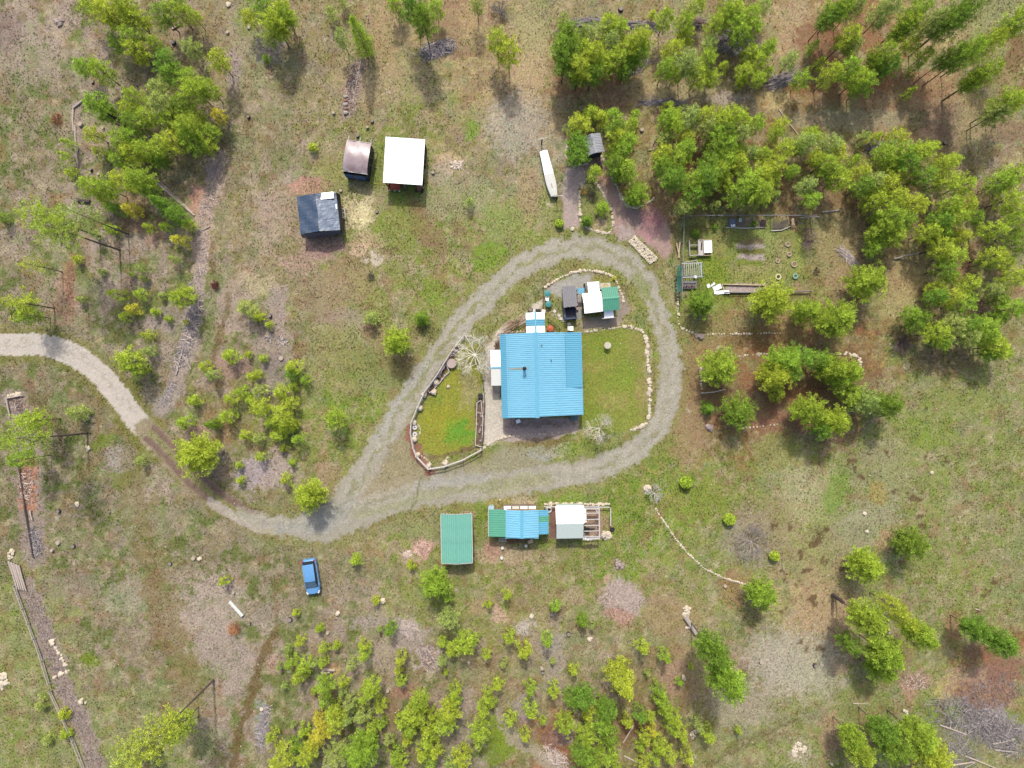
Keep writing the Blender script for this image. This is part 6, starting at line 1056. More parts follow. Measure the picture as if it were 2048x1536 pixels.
ROUND = lambda t: max(.12, math.sin(math.pi * min(1, .22 + t * .78)) ** .7 if t > .3 else .75 + .5 * t)
CONE = lambda t: max(.1, (1 - t) ** .75 * (1 if t > .12 else .8))
OPEN = lambda t: max(.25, math.sin(math.pi * (.15 + .8 * t)) ** .6)
SPEC = {'sap': (.78, 2.0, .04, 6, 5, .22, CONE, 26, 0), 'young': (1.15, 3.9, .12, 8, 5, .26, CONE, 26, 0), 'pine': (1.5, 6.0, .34, 9, 6, .29, ROUND, 30, 0), 'big': (2.15, 9.0, .40, 12, 7, .33, ROUND, 30, 0),
        'sparse': (2.5, 12.5, .55, 7, 5, .34, OPEN, 24, .1), 'giant': (3.5, 18.0, .55, 9, 6, .38, OPEN, 24, .1), 'dense': (1.8, 7.0, .05, 16, 9, .28, CONE, 28, .15), 'broad': (2.35, 6.5, .18, 13, 11, .32, ROUND, 32, 0), 'full': (2.3, 9.0, .42, 14, 11, .33, ROUND, 34, 0)}
TREES = {k: [make_tree_meshes(100 * i + j, *v[:8], droop=v[8]) for j in range(5 if k in ('pine', 'sap', 'young', 'big') else 3)] for i, (k, v) in enumerate(SPEC.items())}
def place_tree(px, py, r, h=None, col='g', cls=None, label=None, group=None, name='pine_tree', cat='tree'):
    if h is None: h = 1.9 if r <= 11 else 3.0 if r <= 15 else 4.2 if r <= 20 else 5.8 if r <= 26 else 7.2 if r <= 31 else 7.5
    if cls is None: cls = 'sap' if h < 2.6 else 'young' if h < 4.5 else 'pine' if h < 7 else 'big'
    R0, H0 = SPEC[cls][:2]; fz = {'sparse': .78, 'giant': .78, 'pine': .68, 'big': .72, 'full': .68}.get(cls, .6)
    if cls in ('sap', 'dense', 'young'): fz = .45
    x, y = G(px, py, fz * h); rm = r / PPM * (1 - fz * h / CAMH)
    tk, cr = random.choice(TREES[cls]); t = bpy.data.objects.new(name, None); C.objects.link(t); t.location = (x, y, zat(x, y))
    t.rotation_euler = (0, 0, random.uniform(0, 6.28)); kx = rm / R0 * 1.02; t.scale = (kx, kx, h / H0)
    for nm, me in (('trunk', tk), ('crown', cr)):
        o = bpy.data.objects.new(nm, me); C.objects.link(o); o.parent = t
        if nm == 'trunk' and kx > 1: o.scale = (kx ** -.7, kx ** -.7, 1)
        if nm == 'crown': o.material_slots[0].link = 'OBJECT'; o.material_slots[0].material = LEAF[col]
    tag(t, label or '', cat, group); t['_h'] = h; t['_c'] = col; t['_p'] = (px, py); return t
ORD = ['first', 'second', 'third', 'fourth', 'fifth', 'sixth', 'seventh', 'eighth', 'ninth', 'tenth', 'eleventh', 'twelfth', 'thirteenth', 'fourteenth', 'fifteenth', 'sixteenth']
CW = {'g': 'green', 'd': 'dark green', 'y': 'yellow-green', 'p': 'pale', 'o': 'yellow'}
def grove(where, group, rows, items, hk=1.0):
    """plant one stand of trees and say of each which one it is: row from the top, place in the row"""
    ts = []
    for it in items.strip().split('\n' if '\n' in items.strip() else ';'):
        for e in it.split(','):
            e = e.split()
            if not e: continue
            px, py, r = map(float, e[:3]); h = None; col = 'y' if random.random() < .35 else 'g'; cls = None
            for x in e[3:]:
                if x in LEAF: col = x
                elif x in SPEC: cls = x
                else: h = float(x)
            if h is None: h = (1.9 if r <= 11 else 3.0 if r <= 15 else 4.2 if r <= 20 else 5.8 if r <= 26 else 7.2 if r <= 31 else 7.5) * hk
            small_ = h < 3.6
            ts.append(place_tree(px, py, r, h, col, cls, None, group, 'pine_sapling' if small_ else 'young_pine' if h < 5.9 else 'pine_tree', 'sapling' if small_ else 'tree'))
            if LIT.get(group): pass
    ts.sort(key=lambda t: t['_p'][1]); per = math.ceil(len(ts) / rows); rn = ['top', 'second', 'third', 'fourth', 'fifth', 'sixth', 'seventh', 'eighth', 'ninth', 'tenth'][:rows]
    if rows > 1: rn[-1] = 'bottom'
    for i in range(rows):
        row = sorted(ts[i * per:(i + 1) * per], key=lambda t: t['_p'][0])
        for j, t in enumerate(row):
            h = t['_h']; sz = 'low' if h < 2.6 else 'young' if h < 4.5 else 'slim' if h < 6.5 else 'tall'
            noun = 'sapling' if t.name.startswith('pine_sapling') else 'pine'
            t['label'] = f"{sz} {CW[t['_c']]} {noun}, {ORD[j]} from left, {rn[i]} row, {where}"
    for t in ts:
        for k in ('_h', '_c', '_p'): del t[k]
def lone(px, py, r, h, col, cls, label, group=None, name='pine_tree', cat='tree'):
    t = place_tree(px, py, r, h, col, cls, label, group, name, cat)
    for k in ('_h', '_c', '_p'): del t[k]
    return t
LIT = {}
for g_ in GROVES: grove(*g_)
for a in LONE:
    h = a[3]; sm = h < 3.3
    lone(*a, None, 'pine_sapling' if sm and a[5] in ('sap', 'young') else 'bush' if sm else 'pine_tree', 'bush' if sm and ('bush' in a[6] or 'juniper' in a[6]) else 'sapling' if sm else 'tree')
# clipped ball topiaries
def topiary(px, py, r, label):
    R = r / PPM; g = G(px, py, R); t = thing('topiary', label, 'topiary', (*g, zat(*g)), random.uniform(0, 6), 'clipped ball bushes')
    MB().cyl(0, 0, -.05, R * .8, .06, n=7).obj('trunk', BARK, t); n_ = 420
    k = np.arange(n_) + .5; ph = np.arccos(1 - 2 * k / n_); th = math.pi * (1 + 5 ** .5) * k
    Cn = np.c_[np.cos(th) * np.sin(ph), np.sin(th) * np.sin(ph), np.cos(ph)] * R * .9; Cn[:, 2] += R * 1.02
    V, val = tufts(Cn, np.full(n_, .16 * R / .7), 7, int(px), .1, .45); link('crown', leaf_mesh('crown', V, val, LEAF['t']), t)
topiary(1372, 965, 11.5, 'largest clipped ball bush, nearest the drive'); topiary(1459, 1039, 11, 'clipped ball bush beside the bare grey shrub'); topiary(1549, 1112, 9.5, 'clipped ball bush lowest in the meadow'); topiary(1119, 447, 8, 'small clipped ball bush at the foot of the pink path')
# bare trees and shrubs: branching twigs
def twigs(seed, R, Hh, n0, depth, rad, up=.6, spread=.7, kids=3, flat=1.0):
    r = random.Random(seed); b = MB()
    def grow(p, d, L, rr, k):
        q_ = p + d * L; m_ = p.lerp(q_, .5) + Vector((r.uniform(-1, 1), r.uniform(-1, 1), r.uniform(-1, 1))) * L * .07
        b.tube([p, m_, q_], [rr, rr * .8, rr * .6], 3, cap=False)
        if k:
            for i in range(kids + (r.random() < .4)):
                nd = (d + Vector((r.gauss(0, spread), r.gauss(0, spread), r.gauss(0, spread * .6) * flat))).normalized(); grow(p.lerp(q_, r.uniform(.45, 1)), nd, L * r.uniform(.5, .8), rr * .58, k - 1)
    for i in range(n0):
        a_ = 6.283 * i / n0 + r.uniform(-.3, .3); e = r.uniform(up * .5, up * 1.3); grow(Vector((0, 0, 0)), Vector((math.cos(a_), math.sin(a_), e)).normalized(), R * .46, rad, depth)
    return b
def bare(name, label, cat, px, py, R, hb, m, seed, n0=8, depth=3, rad=.05, up=.6, spread=.6, kids=3, sx=1, sy=1, rz=0):
    g = G(px, py, hb); t = thing(name, label, cat, (*g, zat(*g)), rz); t.scale = (sx, sy, 1)
    if hb > .3: MB().tube([(0, 0, -.1), (.03, .02, hb * .5), (0, 0, hb + .05)], [rad * 1.9, rad * 1.6, rad * 1.3], 7).obj('trunk', m, t)
    twigs(seed, R, R, n0, depth, rad, up, spread, kids).obj('branches', m, t, (0, 0, hb)); return t
bare('bare_tree', 'leafless whitish tree between the house canopy and lawn fence', 'tree', 950, 709, 2.9, 1.5, mat('whitish_bark', (.56, .53, .47), .9, .08, 5, raw=True), 3, 15, 4, .038, .4, .45)
bare('bare_tree', 'leafless pale tree at the lower corner of the house lawn', 'tree', 1199, 857, 2.3, 1.9, mat('pale_bark', (.46, .42, .37), .9, .1, 5, raw=True), 5, 9, 4, .034, .55, .7)
bare('bare_shrub', 'leafless grey shrub at the start of the meadow stone line', 'shrub', 1308, 986, 1.45, .6, mat('grey_bark', (.42, .39, .38), .9, .1, 5, raw=True), 7, 8, 4, .03, .5, .7)
bare('bare_shrub', 'wide hazy grey bare shrub below the second ball bush', 'shrub', 1502, 1082, 2.9, .2, mat('mauve_bark', (184, 172, 166), .9, .12, 5), 9, 15, 4, .035, .5, .6)
bare('bare_shrub', 'dark purple bare shrub at the edge of the east wood', 'shrub', 1799, 688, 1.9, .3, mat('purple_bark', (124, 104, 108), .9, .15, 5), 11, 15, 3, .04, .7, .6)
bare('bare_shrub', 'tall purple bare shrub beside the garden trellis', 'shrub', 1611, 482, 1.5, .3, mat('plum_bark', (134, 110, 112), .9, .15, 5), 13, 14, 3, .035, 1.2, .5, 3, 1.0, 1.7)
bare('bare_shrub', 'small dark bare bush outside the garden near the ring tyres', 'shrub', 1632, 542, .7, .1, mat('maroon_bark', (112, 82, 74), .9, .15, 5), 15, 12, 2, .03, .8, .5)
bare('bare_shrub', 'pink red bare shrub over the hut walk', 'shrub', 1300, 434, 2.1, .3, mat('pink_bark', (186, 132, 136), .9, .1, 5), 17, 15, 3, .026, .7, .5)
bare('bare_shrub', 'round maroon bush by the chip strip', 'shrub', 431, 571, .82, .1, mat('maroon_twigs', (132, 68, 66), .9, .15, 5), 19, 24, 2, .03, .8, .5, 4)
bare('bare_shrub', 'orange brown dead bush in the lower left field', 'shrub', 470, 1257, 1.2, .1, mat('orange_twigs', (206, 142, 92), .9, .15, 5), 21, 22, 2, .03, .6, .5, 4)
bare('bare_shrub', 'rusty dead bush by the top left log row', 'shrub', 115, 238, 1.0, .1, mat('rust_twigs', (166, 106, 80), .9, .15, 5), 23, 18, 2, .028, .6, .5, 4)
bare('bare_shrub', 'dark twiggy bush in the island bed', 'shrub', 1180, 392, 1.0, .1, mat('grey_brown_twigs', (118, 108, 92), .9, .15, 5), 25, 16, 2, .028, .8, .6, 4)
bare('bare_shrub', 'yellow twiggy bush at the pink path side of the island', 'shrub', 1168, 384, .7, .1, mat('yellow_twigs', (216, 180, 96), .9, .15, 5), 27, 16, 2, .026, .7, .6, 4)
bare('bare_shrub', 'grey olive bare bush in the grass between shed and drive', 'shrub', 742, 553, .75, .1, mat('olive_twigs', (122, 118, 96), .9, .15, 5), 29, 16, 2, .026, .7, .6, 4)
bare('bare_shrub', 'bluish bare shrubs at the top edge beside the slash', 'shrub', 1000, 22, 1.6, .3, mat('slate_twigs', (130, 124, 130), .9, .15, 5), 31, 16, 3, .03, .8, .6)
bare('bare_shrub', 'brown withered bush beside the house west wall', 'shrub', 994, 692, .6, .1, mat('brown_twigs', (126, 98, 88), .9, .15, 5), 33, 14, 2, .026, .8, .6, 4, .8, 1.9)
g = G(1430, 454); t = lone(1430, 454, 7, .9, 'd', 'sap', 'small dark green shrub inside the garden fence', None, 'bush', 'bush'); lone(1508, 447, 9, .7, 'd', 'sap', 'low green plants in the tarped garden bed', None, 'bush', 'bush'); lone(1392, 466, 10, 1.2, 'd', 'dense', 'dark bush added for the tree shadow above the empty bed frame', None, 'bush', 'bush')  # last dense dark bush is added to stand for a tree shadow
lone(1228, 556, 6, .5, 'o', 'sap', 'low yellowish plant inside the court stone arch', None, 'bush', 'bush')
# ------------------------------------------------------------------ logs, stumps, slash
LOGP = mat('barkless_log', (206, 188, 172), .85, .14, 5, .2, stretch=(1, 1, 1)); LOGG = mat('grey_log', (192, 180, 170), .9, .18, 5, .2); LOGD = mat('dark_log', (92, 80, 78), .95, .25, 5); PIPE = mat('white_pipe', (232, 236, 228), .4, .04, 4)
STICK = mat('grey_sticks', (200, 188, 184), .9, .25, 4); STICKB = mat('brown_sticks', (158, 126, 110), .9, .25, 4); STICKP = mat('pale_chips', (244, 222, 206), .9, .2, 4); STICKS_ = mat('slate_sticks', (158, 150, 154), .9, .25, 4)
def log(label, a, b_, r, m=LOGG, za=.1, zb=.1, name='log', cat='log', group=None, ra=1.0, rb=.7):
    p = Vector((*G(*a, za), za)); q_ = Vector((*G(*b_, zb), zb)); o_ = Vector((p.x, p.y, 0)); mid = (p + q_) / 2 + Vector((random.uniform(-.08, .08), random.uniform(-.08, .08), 0))
    o = MB().tube([p - o_, mid - o_, q_ - o_], [r * ra, r * (ra + rb) / 2, r * rb], 7).obj(name, m, None, o_); return tag(o, label, cat, group)
log('long whitish log slanting into the dark bush on the west side', (306, 358), (389, 431), .19, LOGP); log('thin pale pole beside the long whitish log', (312, 356), (385, 424), .08, LOGP)
log('dark bare snag in the northwest thicket leaning outwards', (263, 260), (216, 226), .26, LOGD, .1, 5.0, 'dead_trunk', 'dead tree'); log('thin dark snag parallel to the thick northwest snag', (262, 262), (232, 248), .09, LOGD, .1, 3.0, 'dead_trunk', 'dead tree')
log('grey log slanting at the bend of the top left log row', (146, 216), (196, 180), .16, LOGG); log('thin pale log crossing the top left log row end', (168, 180), (192, 194), .1, LOGP)
for i, (a, b_) in enumerate((((146, 218), (147, 262)), ((150, 250), (153, 300)), ((149, 290), (156, 334)), ((155, 292), (154, 328)))):
    log(('topmost log of the upright row left of the northwest thicket', 'second log down in the upright row left of the northwest thicket', 'lowest long log in the upright row left of the northwest thicket', 'short log beside the lowest one of the upright row')[i], a, b_, .13, LOGG if i % 2 else LOGP)
log('white leaning trunk among the upper northwest pines', (242, 226), (260, 196), .12, PIPE, .3, 1.5); log('grey branch lying below the northwest snag', (205, 276), (226, 256), .09, LOGG)
log('pale log under the top pines of the northwest thicket', (344, 58), (364, 48), .12, LOGP); log('long pale pole beside the top log row', (723, 116), (706, 206), .06, LOGP); log('shorter pale pole beside the top log row', (707, 158), (704, 182), .06, LOGP)
for i in range(5): log(('round log at the lower end of the top log row', 'second log from the lower end of the top log row', 'third log from the lower end of the top log row', 'fourth log from the lower end of the top log row', 'uppermost thick log of the top log row')[i], (688, 226 - i * 8), (696, 224 - i * 8), .3 - i * .02, (LOGG, STICKB)[i % 2])
log('pale barkless pole on the ash grey slash heap', (842, 98), (874, 84), .1, LOGP); log('white pipe lying in the lower left field', (459, 1203), (485, 1232), .22, PIPE, .25, .25, 'pipe', 'pipe', None, 1, 1)
log('thick brown log pointing at the tall leaning conifer', (1371, 1234), (1392, 1268), .34, LOGG, .3, .3); log('dark bent snag at the foot of the largest southeast pine', (1666, 1190), (1688, 1206), .26, LOGD, .2, 3.5, 'dead_trunk', 'dead tree')
log('dark fallen log at the top of the west clearing', (154, 400), (180, 403), .3, LOGD, .2, .2); log('upper pale log in the lower chip patch', (645, 1339), (670, 1341), .2, LOGP, .25, .25); log('lower pale log in the lower chip patch', (643, 1345), (660, 1345), .16, LOGP, .2, .2)
log('whitish fallen stem in the long belt above the garden', (1402, 262), (1376, 286), .11, LOGP, 1.5, .2); log('pale broken stem left of the long belt', (1312, 272), (1303, 296), .1, LOGP, .6, .1); log('second pale broken stem left of the long belt', (1298, 300), (1314, 297), .09, LOGP, .2, .4)
log('thin pinkish pole above the long belt', (1557, 218), (1600, 274), .09, LOGP); log('pale curved log beside the garden corner', (1644, 424), (1680, 420), .13, LOGG); log('long grey log in the east wood gap', (1788, 518), (1838, 506), .13, LOGG, .1, 1.2); log('pale stick line in the lower sage field', (1706, 1407), (1732, 1407), .07, LOGP); log('thin pale stick at the right of the southeast pines', (1950, 1218), (1960, 1221), .08, LOGP)
log('pinkish fallen branch at the bottom pines', (1268, 1450), (1246, 1486), .1, LOGP, .3, .1); log('white fallen branch at the bottom edge', (1248, 1512), (1286, 1530), .1, LOGP); log('grey pole slanting at the top right stand', (1538, 132), (1556, 168), .1, LOGG); log('long grey pole beside the stick fan at the top', (1536, 170), (1600, 160), .1, LOGG)
for i, (a, b_) in enumerate((((352, 750), (372, 680)), ((356, 742), (348, 712)), ((366, 712), (382, 738)), ((362, 680), (384, 676)), ((398, 526), (402, 552)), ((404, 460), (420, 452)))):
    log(('long pole in the lower slash strip', 'short grey pole at the left of the lower slash strip', 'grey pole on the right of the lower slash strip', 'pale stick across the top of the lower slash strip', 'white barkless pole beside the orange ant heap', 'pale stick at the top of the slash strip')[i], a, b_, .09, LOGP if i in (3, 4, 5) else LOGG)
for i, (a, b_) in enumerate((((1880, 1450), (1935, 1470)), ((1930, 1512), (1990, 1536)), ((1896, 1532), (1950, 1524)), ((1985, 1488), (2030, 1478)), ((1990, 1500), (2036, 1505)))):
    log(('upper bleached trunk by the corner pines', 'lower bleached trunk in the corner slash', 'bleached fan of roots at the bottom right', 'grey pole in the big corner slash', 'second grey pole in the big corner slash')[i], a, b_, .1, LOGP if i < 3 else LOGG)
# rail and pole rows down the left side
for i, (a, b_) in enumerate((((12, 795), (20, 835)), ((14, 796), (46, 790)), ((36, 925), (50, 1020)), ((48, 1010), (66, 1116)), ((60, 1020), (64, 1040)))):
    log(('outer rail at the top of the left slash row', 'pale rail across the top of the left slash row', 'dark rail along the upper left slash row', 'dark rail along the lower left slash row', 'short pale rail on the left slash row')[i], a, b_, .11, (LOGG, LOGP, LOGD, LOGD, LOGP)[i], .3, .3, 'rail', 'rail')
for i in range(5): log(f"{('outermost', 'second', 'middle', 'fourth', 'innermost')[i]} grey pole in the bundle under the cream stones", (17 + i * 5, 1122 + i * 2), (34 + i * 4.5, 1178 + i), .13, (LOGG, LOGP)[i % 2], .3, .3, 'pole', 'pole', 'poles in the left edge bundle')
fence('fence', 'long crooked pole fence running down the lower left side', 'fence', [(34, 1170), (50, 1215), (72, 1275), (88, 1320), (102, 1365)], .7, 2.6, (.3, .62), LOGG, LOGG, .07, .06, .08)
fence('fence', 'lower half of the crooked pole fence at the bottom left', 'fence', [(104, 1380), (128, 1432), (150, 1480), (172, 1536)], .7, 2.6, (.3, .62), LOGG, LOGG, .07, .06, .08)
heap('cream stones heaped at the top of the pole bundle', 23, 1108, 6, 9, 16, .42, 20); heap('orange stones along the top left rail corner', 30, 790, 14, 4, 14, .36, -8)
# slash heaps: heaps of sticks, each heap one thing
def brush(label, pts, hw, n_, L, mats_, rad=.03, hgt=.35, along=None, big=None):
    g = G(*pts[len(pts) // 2]); t = thing('brush_pile', label, 'brush pile', (*g, 0)); W = [np.array(p, float) for p in pts]; seg = [np.linalg.norm(b_ - a) for a, b_ in zip(W[:-1], W[1:])] if len(W) > 1 else []
    bs = [MB() for _ in mats_]
    for i in range(n_):
        if seg: k = random.choices(range(len(seg)), seg)[0]; u = random.random(); c = W[k] * (1 - u) + W[k + 1] * u; dr = math.atan2(-(W[k + 1] - W[k])[1], (W[k + 1] - W[k])[0])
        else: c = W[0]; dr = 0
        a_ = random.uniform(0, 6.3); rr = math.sqrt(random.random()); x, y = G(c[0] + math.cos(a_) * rr * hw, c[1] + math.sin(a_) * rr * hw * (1 if seg else .8))
        az = random.gauss(dr, along) if along is not None else random.uniform(0, 6.3); l = L * random.uniform(.4, 1.3); z = zat(x, y) + random.uniform(.02, hgt) * (1.1 - rr); dz = random.uniform(-.12, .12) * l
        r_ = rad * random.uniform(.6, 1.5)
        random.choice(bs).tube([(x - g[0] - math.cos(az) * l / 2, y - g[1] - math.sin(az) * l / 2, z - dz * .5), (x - g[0] + math.cos(az) * l / 2, y - g[1] + math.sin(az) * l / 2, max(z + dz, .03))], [r_, r_ * .6], 3, cap=False)
    for b_, m in zip(bs, mats_):
        if b_.f: o = b_.obj('sticks', m, t); o['kind'] = 'stuff'
    return t
brush('ash grey heap of slash in the top field', [(850, 108), (870, 100), (900, 92)], 16, 420, .9, (STICKS_, STICKS_, STICK), .035, .7); brush('dark slash row behind the block of pines', [(1144, 48), (1180, 46), (1240, 50), (1310, 54)], 9, 380, 1.8, (STICKS_, STICK), .045, .6, .25)
brush('dark twig ball in the upper centre stand', [(1396, 48)], 14, 220, .8, (STICKS_, STICKB), .03, .8); brush('brown branch heap below the block of pines', [(1250, 150), (1300, 118)], 10, 160, 1.8, (STICKB, STICK), .03, .5, .3)
brush('fan of long grey sticks at the top stand', [(1545, 168), (1590, 152)], 12, 150, 2.4, (STICKS_, STICK), .035, .5, .35); brush('dark slash among the upper centre stand', [(1440, 78), (1480, 90), (1500, 86)], 24, 420, 1.6, (STICKS_, STICK), .035, .5)
brush('thin slash line in the middle of the upper stand', [(1285, 206), (1330, 203), (1370, 208)], 5, 110, 1.5, (STICK, STICKS_), .04, .3, .3); brush('pale slash strip beside the orange chips', [(430, 315), (424, 370), (408, 440)], 14, 330, .5, (STICKP, STICK), .022, .18)
brush('pale chip strip past the maroon bush', [(402, 450), (406, 500), (400, 560)], 12, 280, .6, (STICKP, STICK), .024, .2); brush('grey stick strip below the maroon bush', [(392, 600), (380, 660), (360, 730)], 13, 400, 1.1, (STICK, STICKS_, STICKP), .032, .3)
brush('lavender twig strip by the entry drive', [(345, 770), (325, 810)], 10, 160, .6, (STICK,), .028, .2); brush('top log row bark and sticks', [(715, 132), (706, 170), (696, 220)], 11, 260, .6, (STICKB, STICK, STICKP), .026, .25)
brush('rusty stick pile in the left slash row', [(48, 940), (56, 1000)], 14, 330, .8, (mat('rust_sticks', (184, 142, 118), .9, .2, 4), STICKP), .028, .4); brush('grey stick pile at the foot of the left slash row', [(66, 1060), (76, 1105)], 12, 240, .9, (STICKS_, STICK), .03, .4); brush('grey stick pile at the head of the left slash row', [(34, 800), (50, 840)], 14, 200, .7, (STICK, STICKB), .028, .3)
brush('grey chips on the upper mulch strip', [(58, 1180), (88, 1260), (108, 1320), (118, 1345)], 16, 620, .35, (STICK, STICKS_, STICKB), .022, .1); brush('grey chips on the lower mulch strip', [(128, 1375), (160, 1440), (194, 1536)], 15, 560, .35, (STICK, STICKS_, STICKB), .022, .1)
brush('blue grey twig strip at the lower left ruts', [(534, 1412), (528, 1450), (518, 1500)], 9, 220, 1.0, (STICK, STICKS_), .03, .25); brush('pale stick scatter among the lower left saplings', [(800, 1245), (830, 1270)], 14, 240, .55, (STICKP, STICK), .024, .15); brush('dark pink stick scatter at the lower left saplings', [(850, 1300), (860, 1330)], 16, 300, .55, (STICKP, STICKB, STICKS_), .026, .2)
brush('pink chip pile left of the teal carport', [(846, 1098)], 17, 260, .4, (mat('pink_chips', (216, 164, 146), .9, .15, 4), STICKP), .035, .2); brush('small pale chip scatter left of the pink chip pile', [(816, 1108)], 9, 80, .4, (STICKP,), .03, .1); brush('cream split wood scatter beside the white shed', [(915, 330)], 11, 110, .5, (LOGP, STICKP), .05, .2)
brush('rusty needle pile in the west clearing', [(142, 530), (140, 600)], 9, 260, .3, (mat('rust_sticks', (184, 142, 118), .9, .2, 4),), .026, .1)
brush('large grey slash heap in the lower right corner', [(1880, 1420), (1950, 1440), (2010, 1470), (2040, 1490)], 36, 760, 1.5, (STICKS_, mat('dull_slash', (140, 132, 132), .9, .2, 4), STICK), .024, .5); brush('rusty slash above the corner heap', [(1930, 1390), (1990, 1390), (2020, 1370)], 30, 420, .9, (STICKB, STICKB, STICKS_), .024, .25); brush('bleached branch fans at the bottom right', [(1900, 1480), (1930, 1520)], 30, 200, 1.6, (STICK, STICKS_), .02, .3)
brush('brown chip scatter beside the southeast pines', [(1810, 1368), (1850, 1360)], 16, 220, .4, (STICKB, STICKP), .026, .12); brush('driftwood scraps at the left sapling strip', [(538, 676)], 6, 30, .8, (LOGP, STICKS_), .06, .2); brush('larger driftwood scraps at the left sapling strip', [(564, 682)], 9, 46, .9, (LOGP, STICKS_), .07, .2)
brush('wood scraps and pink stones at the bottom slope', [(1090, 1500), (1130, 1528)], 16, 220, .7, (STICKP, STICK), .03, .25); brush('rusty dead branches at the bottom slope', [(1092, 1468), (1108, 1490)], 16, 260, .5, (mat('rust_sticks', (184, 142, 118), .9, .2, 4), STICKB), .026, .25)
brush('brown dry stems under the house south wall end', [(1044, 636), (1020, 652)], 7, 120, .5, (STICKB, mat('straw', (206, 176, 130), .9, .15, 4)), .02, .3); brush('black slash heap in the northeast belt', [(1740, 300), (1760, 290)], 12, 150, 1.2, (STICKS_,), .03, .4); brush('pale brushwood row beside the garden corner', [(1682, 500), (1706, 524)], 9, 150, 1.2, (STICKP, STICK), .03, .3, .4)
# stumps
STP = []
for i in range(4):
    r = random.Random(i); STP.append((MB().cyl(0, 0, -.1, .34, .34, .27, 10).mesh('stump_body', LOGD if i % 2 else LOGG), MB().cyl(0, 0, .34, .36, .25, .25, 10).mesh('cut_face', (mat('fresh_cut', (196, 178, 156), .9, .12, 6), mat('old_cut', (150, 140, 134), .9, .2, 6))[i % 2])))
STUMPS = [((163, 250), 'stump beside the upright log row in the northwest'), ((186, 165), 'dark stump below the two left pines of the northwest'), ((207, 257), 'black stump by the grey branch of the northwest'), ((184, 341), 'pale ringed stump at the bottom of the upright log row'), ((199, 349), 'second ringed stump at the bottom of the upright log row'), ((348, 86), 'stump under the top middle thicket pines'), ((456, 66), 'small pale stump at the top field edge'), ((498, 235), 'tiny dark stump right of the northwest thicket'),
 ((668, 227), 'grey stump left of the top log row end'), ((745, 244), 'upper dark stump above the brown shed'), ((736, 256), 'middle dark stump above the brown shed'), ((716, 273), 'stump touching the rafters of the brown shed'), ((682, 382), 'stump between brown shed and black tarp shed'), ((754, 424), 'stump at the edge of the pale sawdust'), ((866, 346), 'dark stump just right of the white shed'), ((1241, 20), 'dark stump at the top edge above the pine block'), ((1283, 261), 'dark stump in the gap beside the hut grove'),
 ((541, 632), 'stump beside the left sapling strip'), ((563, 717), 'small stump below the driftwood scraps'), ((119, 1022), 'stump nearest the left slash row'), ((118, 1085), 'ringed stump lower in the left field'), ((148, 1092), 'dark double stump in the left field'), ((106, 1100), 'small stump by the left slash foot'), ((341, 1127), 'pinkish stump in the lower left field'), ((388, 1116), 'white topped stump in the lower left field'), ((500, 1247), 'dark stump beside the orange bush'),
 ((468, 1185), 'dark stump above the white pipe'), ((580, 1239), 'dark stump by the first lower sapling'), ((656, 1265), 'mauve stump beside a lower sapling'), ((691, 1319), 'blue grey stump in the lower left thicket'), ((776, 1381), 'dark stump in the middle of the lower left thicket'), ((1137, 1267), 'dark stump left of the two white rocks'), ((1084, 1336), 'upper stump of the dark pair in the lower centre'), ((1085, 1344), 'lower stump of the dark pair in the lower centre'), ((1522, 1324), 'dark stump right of the leaning conifer'),
 ((1629, 1330), 'small purple stump in the grey lower field'), ((1450, 1172), 'pale twiggy stump beside the rust patch'), ((1104, 1228), 'twiggy stump below the lower centre sapling'), ((1662, 1527), 'dark ringed stump at the bottom edge'), ((363, 1434), 'stump beside the lower left trunk'), ((878, 1315), 'stump in the dark pink sticks'), ((1888, 287), 'dark stump in the northeast clearing'), ((1840, 285), 'dark stump left of the northeast clearing one')]
for i, ((px, py), lb) in enumerate(STUMPS):
    g = G(px, py); t = thing('tree_stump', lb, 'stump', (*g, zat(*g)), random.uniform(0, 6), 'cut stumps over the property'); k = random.uniform(.6, 1.05); t.scale = (k, k, random.uniform(.7, 1.2)); a, b_ = STP[i % 4]; link('stump_body', a, t); link('cut_face', b_, t)
# blue car -----------------------------------------------------------------------
CARB = mat('blue_car_paint', (116, 176, 230), .32, .04, 2, spec=.5, metallic=.1); CARG = mat('car_glass', (26, 36, 50), .08, .1, 2, spec=.9); CARD = mat('car_trim', (34, 40, 56), .5, .1, 4); LAMP = mat('headlamp_lens', (236, 240, 240), .2, .03, 4); TAIL = mat('tail_lamp_lens', (190, 70, 90), .3, .05, 4)
g = G(622, 1154, .8); car = thing('car', 'blue hatchback parked on the grass below the drive junction', 'car', (*g, zat(*g)), R_(-90 + 8.5))
def loft(secs, name, m, par, smooth=True, closed=True):
    b = MB(); n_ = len(secs[0]); vs = [v for s in secs for v in s]; fs = []
    for i in range(len(secs) - 1):
        for k in range(n_ - (0 if closed else 1)): q_ = (k + 1) % n_; fs.append((i * n_ + k, i * n_ + q_, (i + 1) * n_ + q_, (i + 1) * n_ + k))
    if closed: fs += [tuple(range(n_))[::-1], tuple((len(secs) - 1) * n_ + k for k in range(n_))]
    return b.add(vs, fs).obj(name, m, par, smooth=smooth)
def csec(x, w_, z0, z1, rd=.16): return [(x, -w_ + .08, z0), (x, -w_, z0 + .15), (x, -w_, z1 - rd), (x, -w_ + rd * .5, z1 - rd * .2), (x, -w_ * .5, z1), (x, w_ * .5, z1), (x, w_ - rd * .5, z1 - rd * .2), (x, w_, z1 - rd), (x, w_, z0 + .15), (x, w_ - .08, z0)]
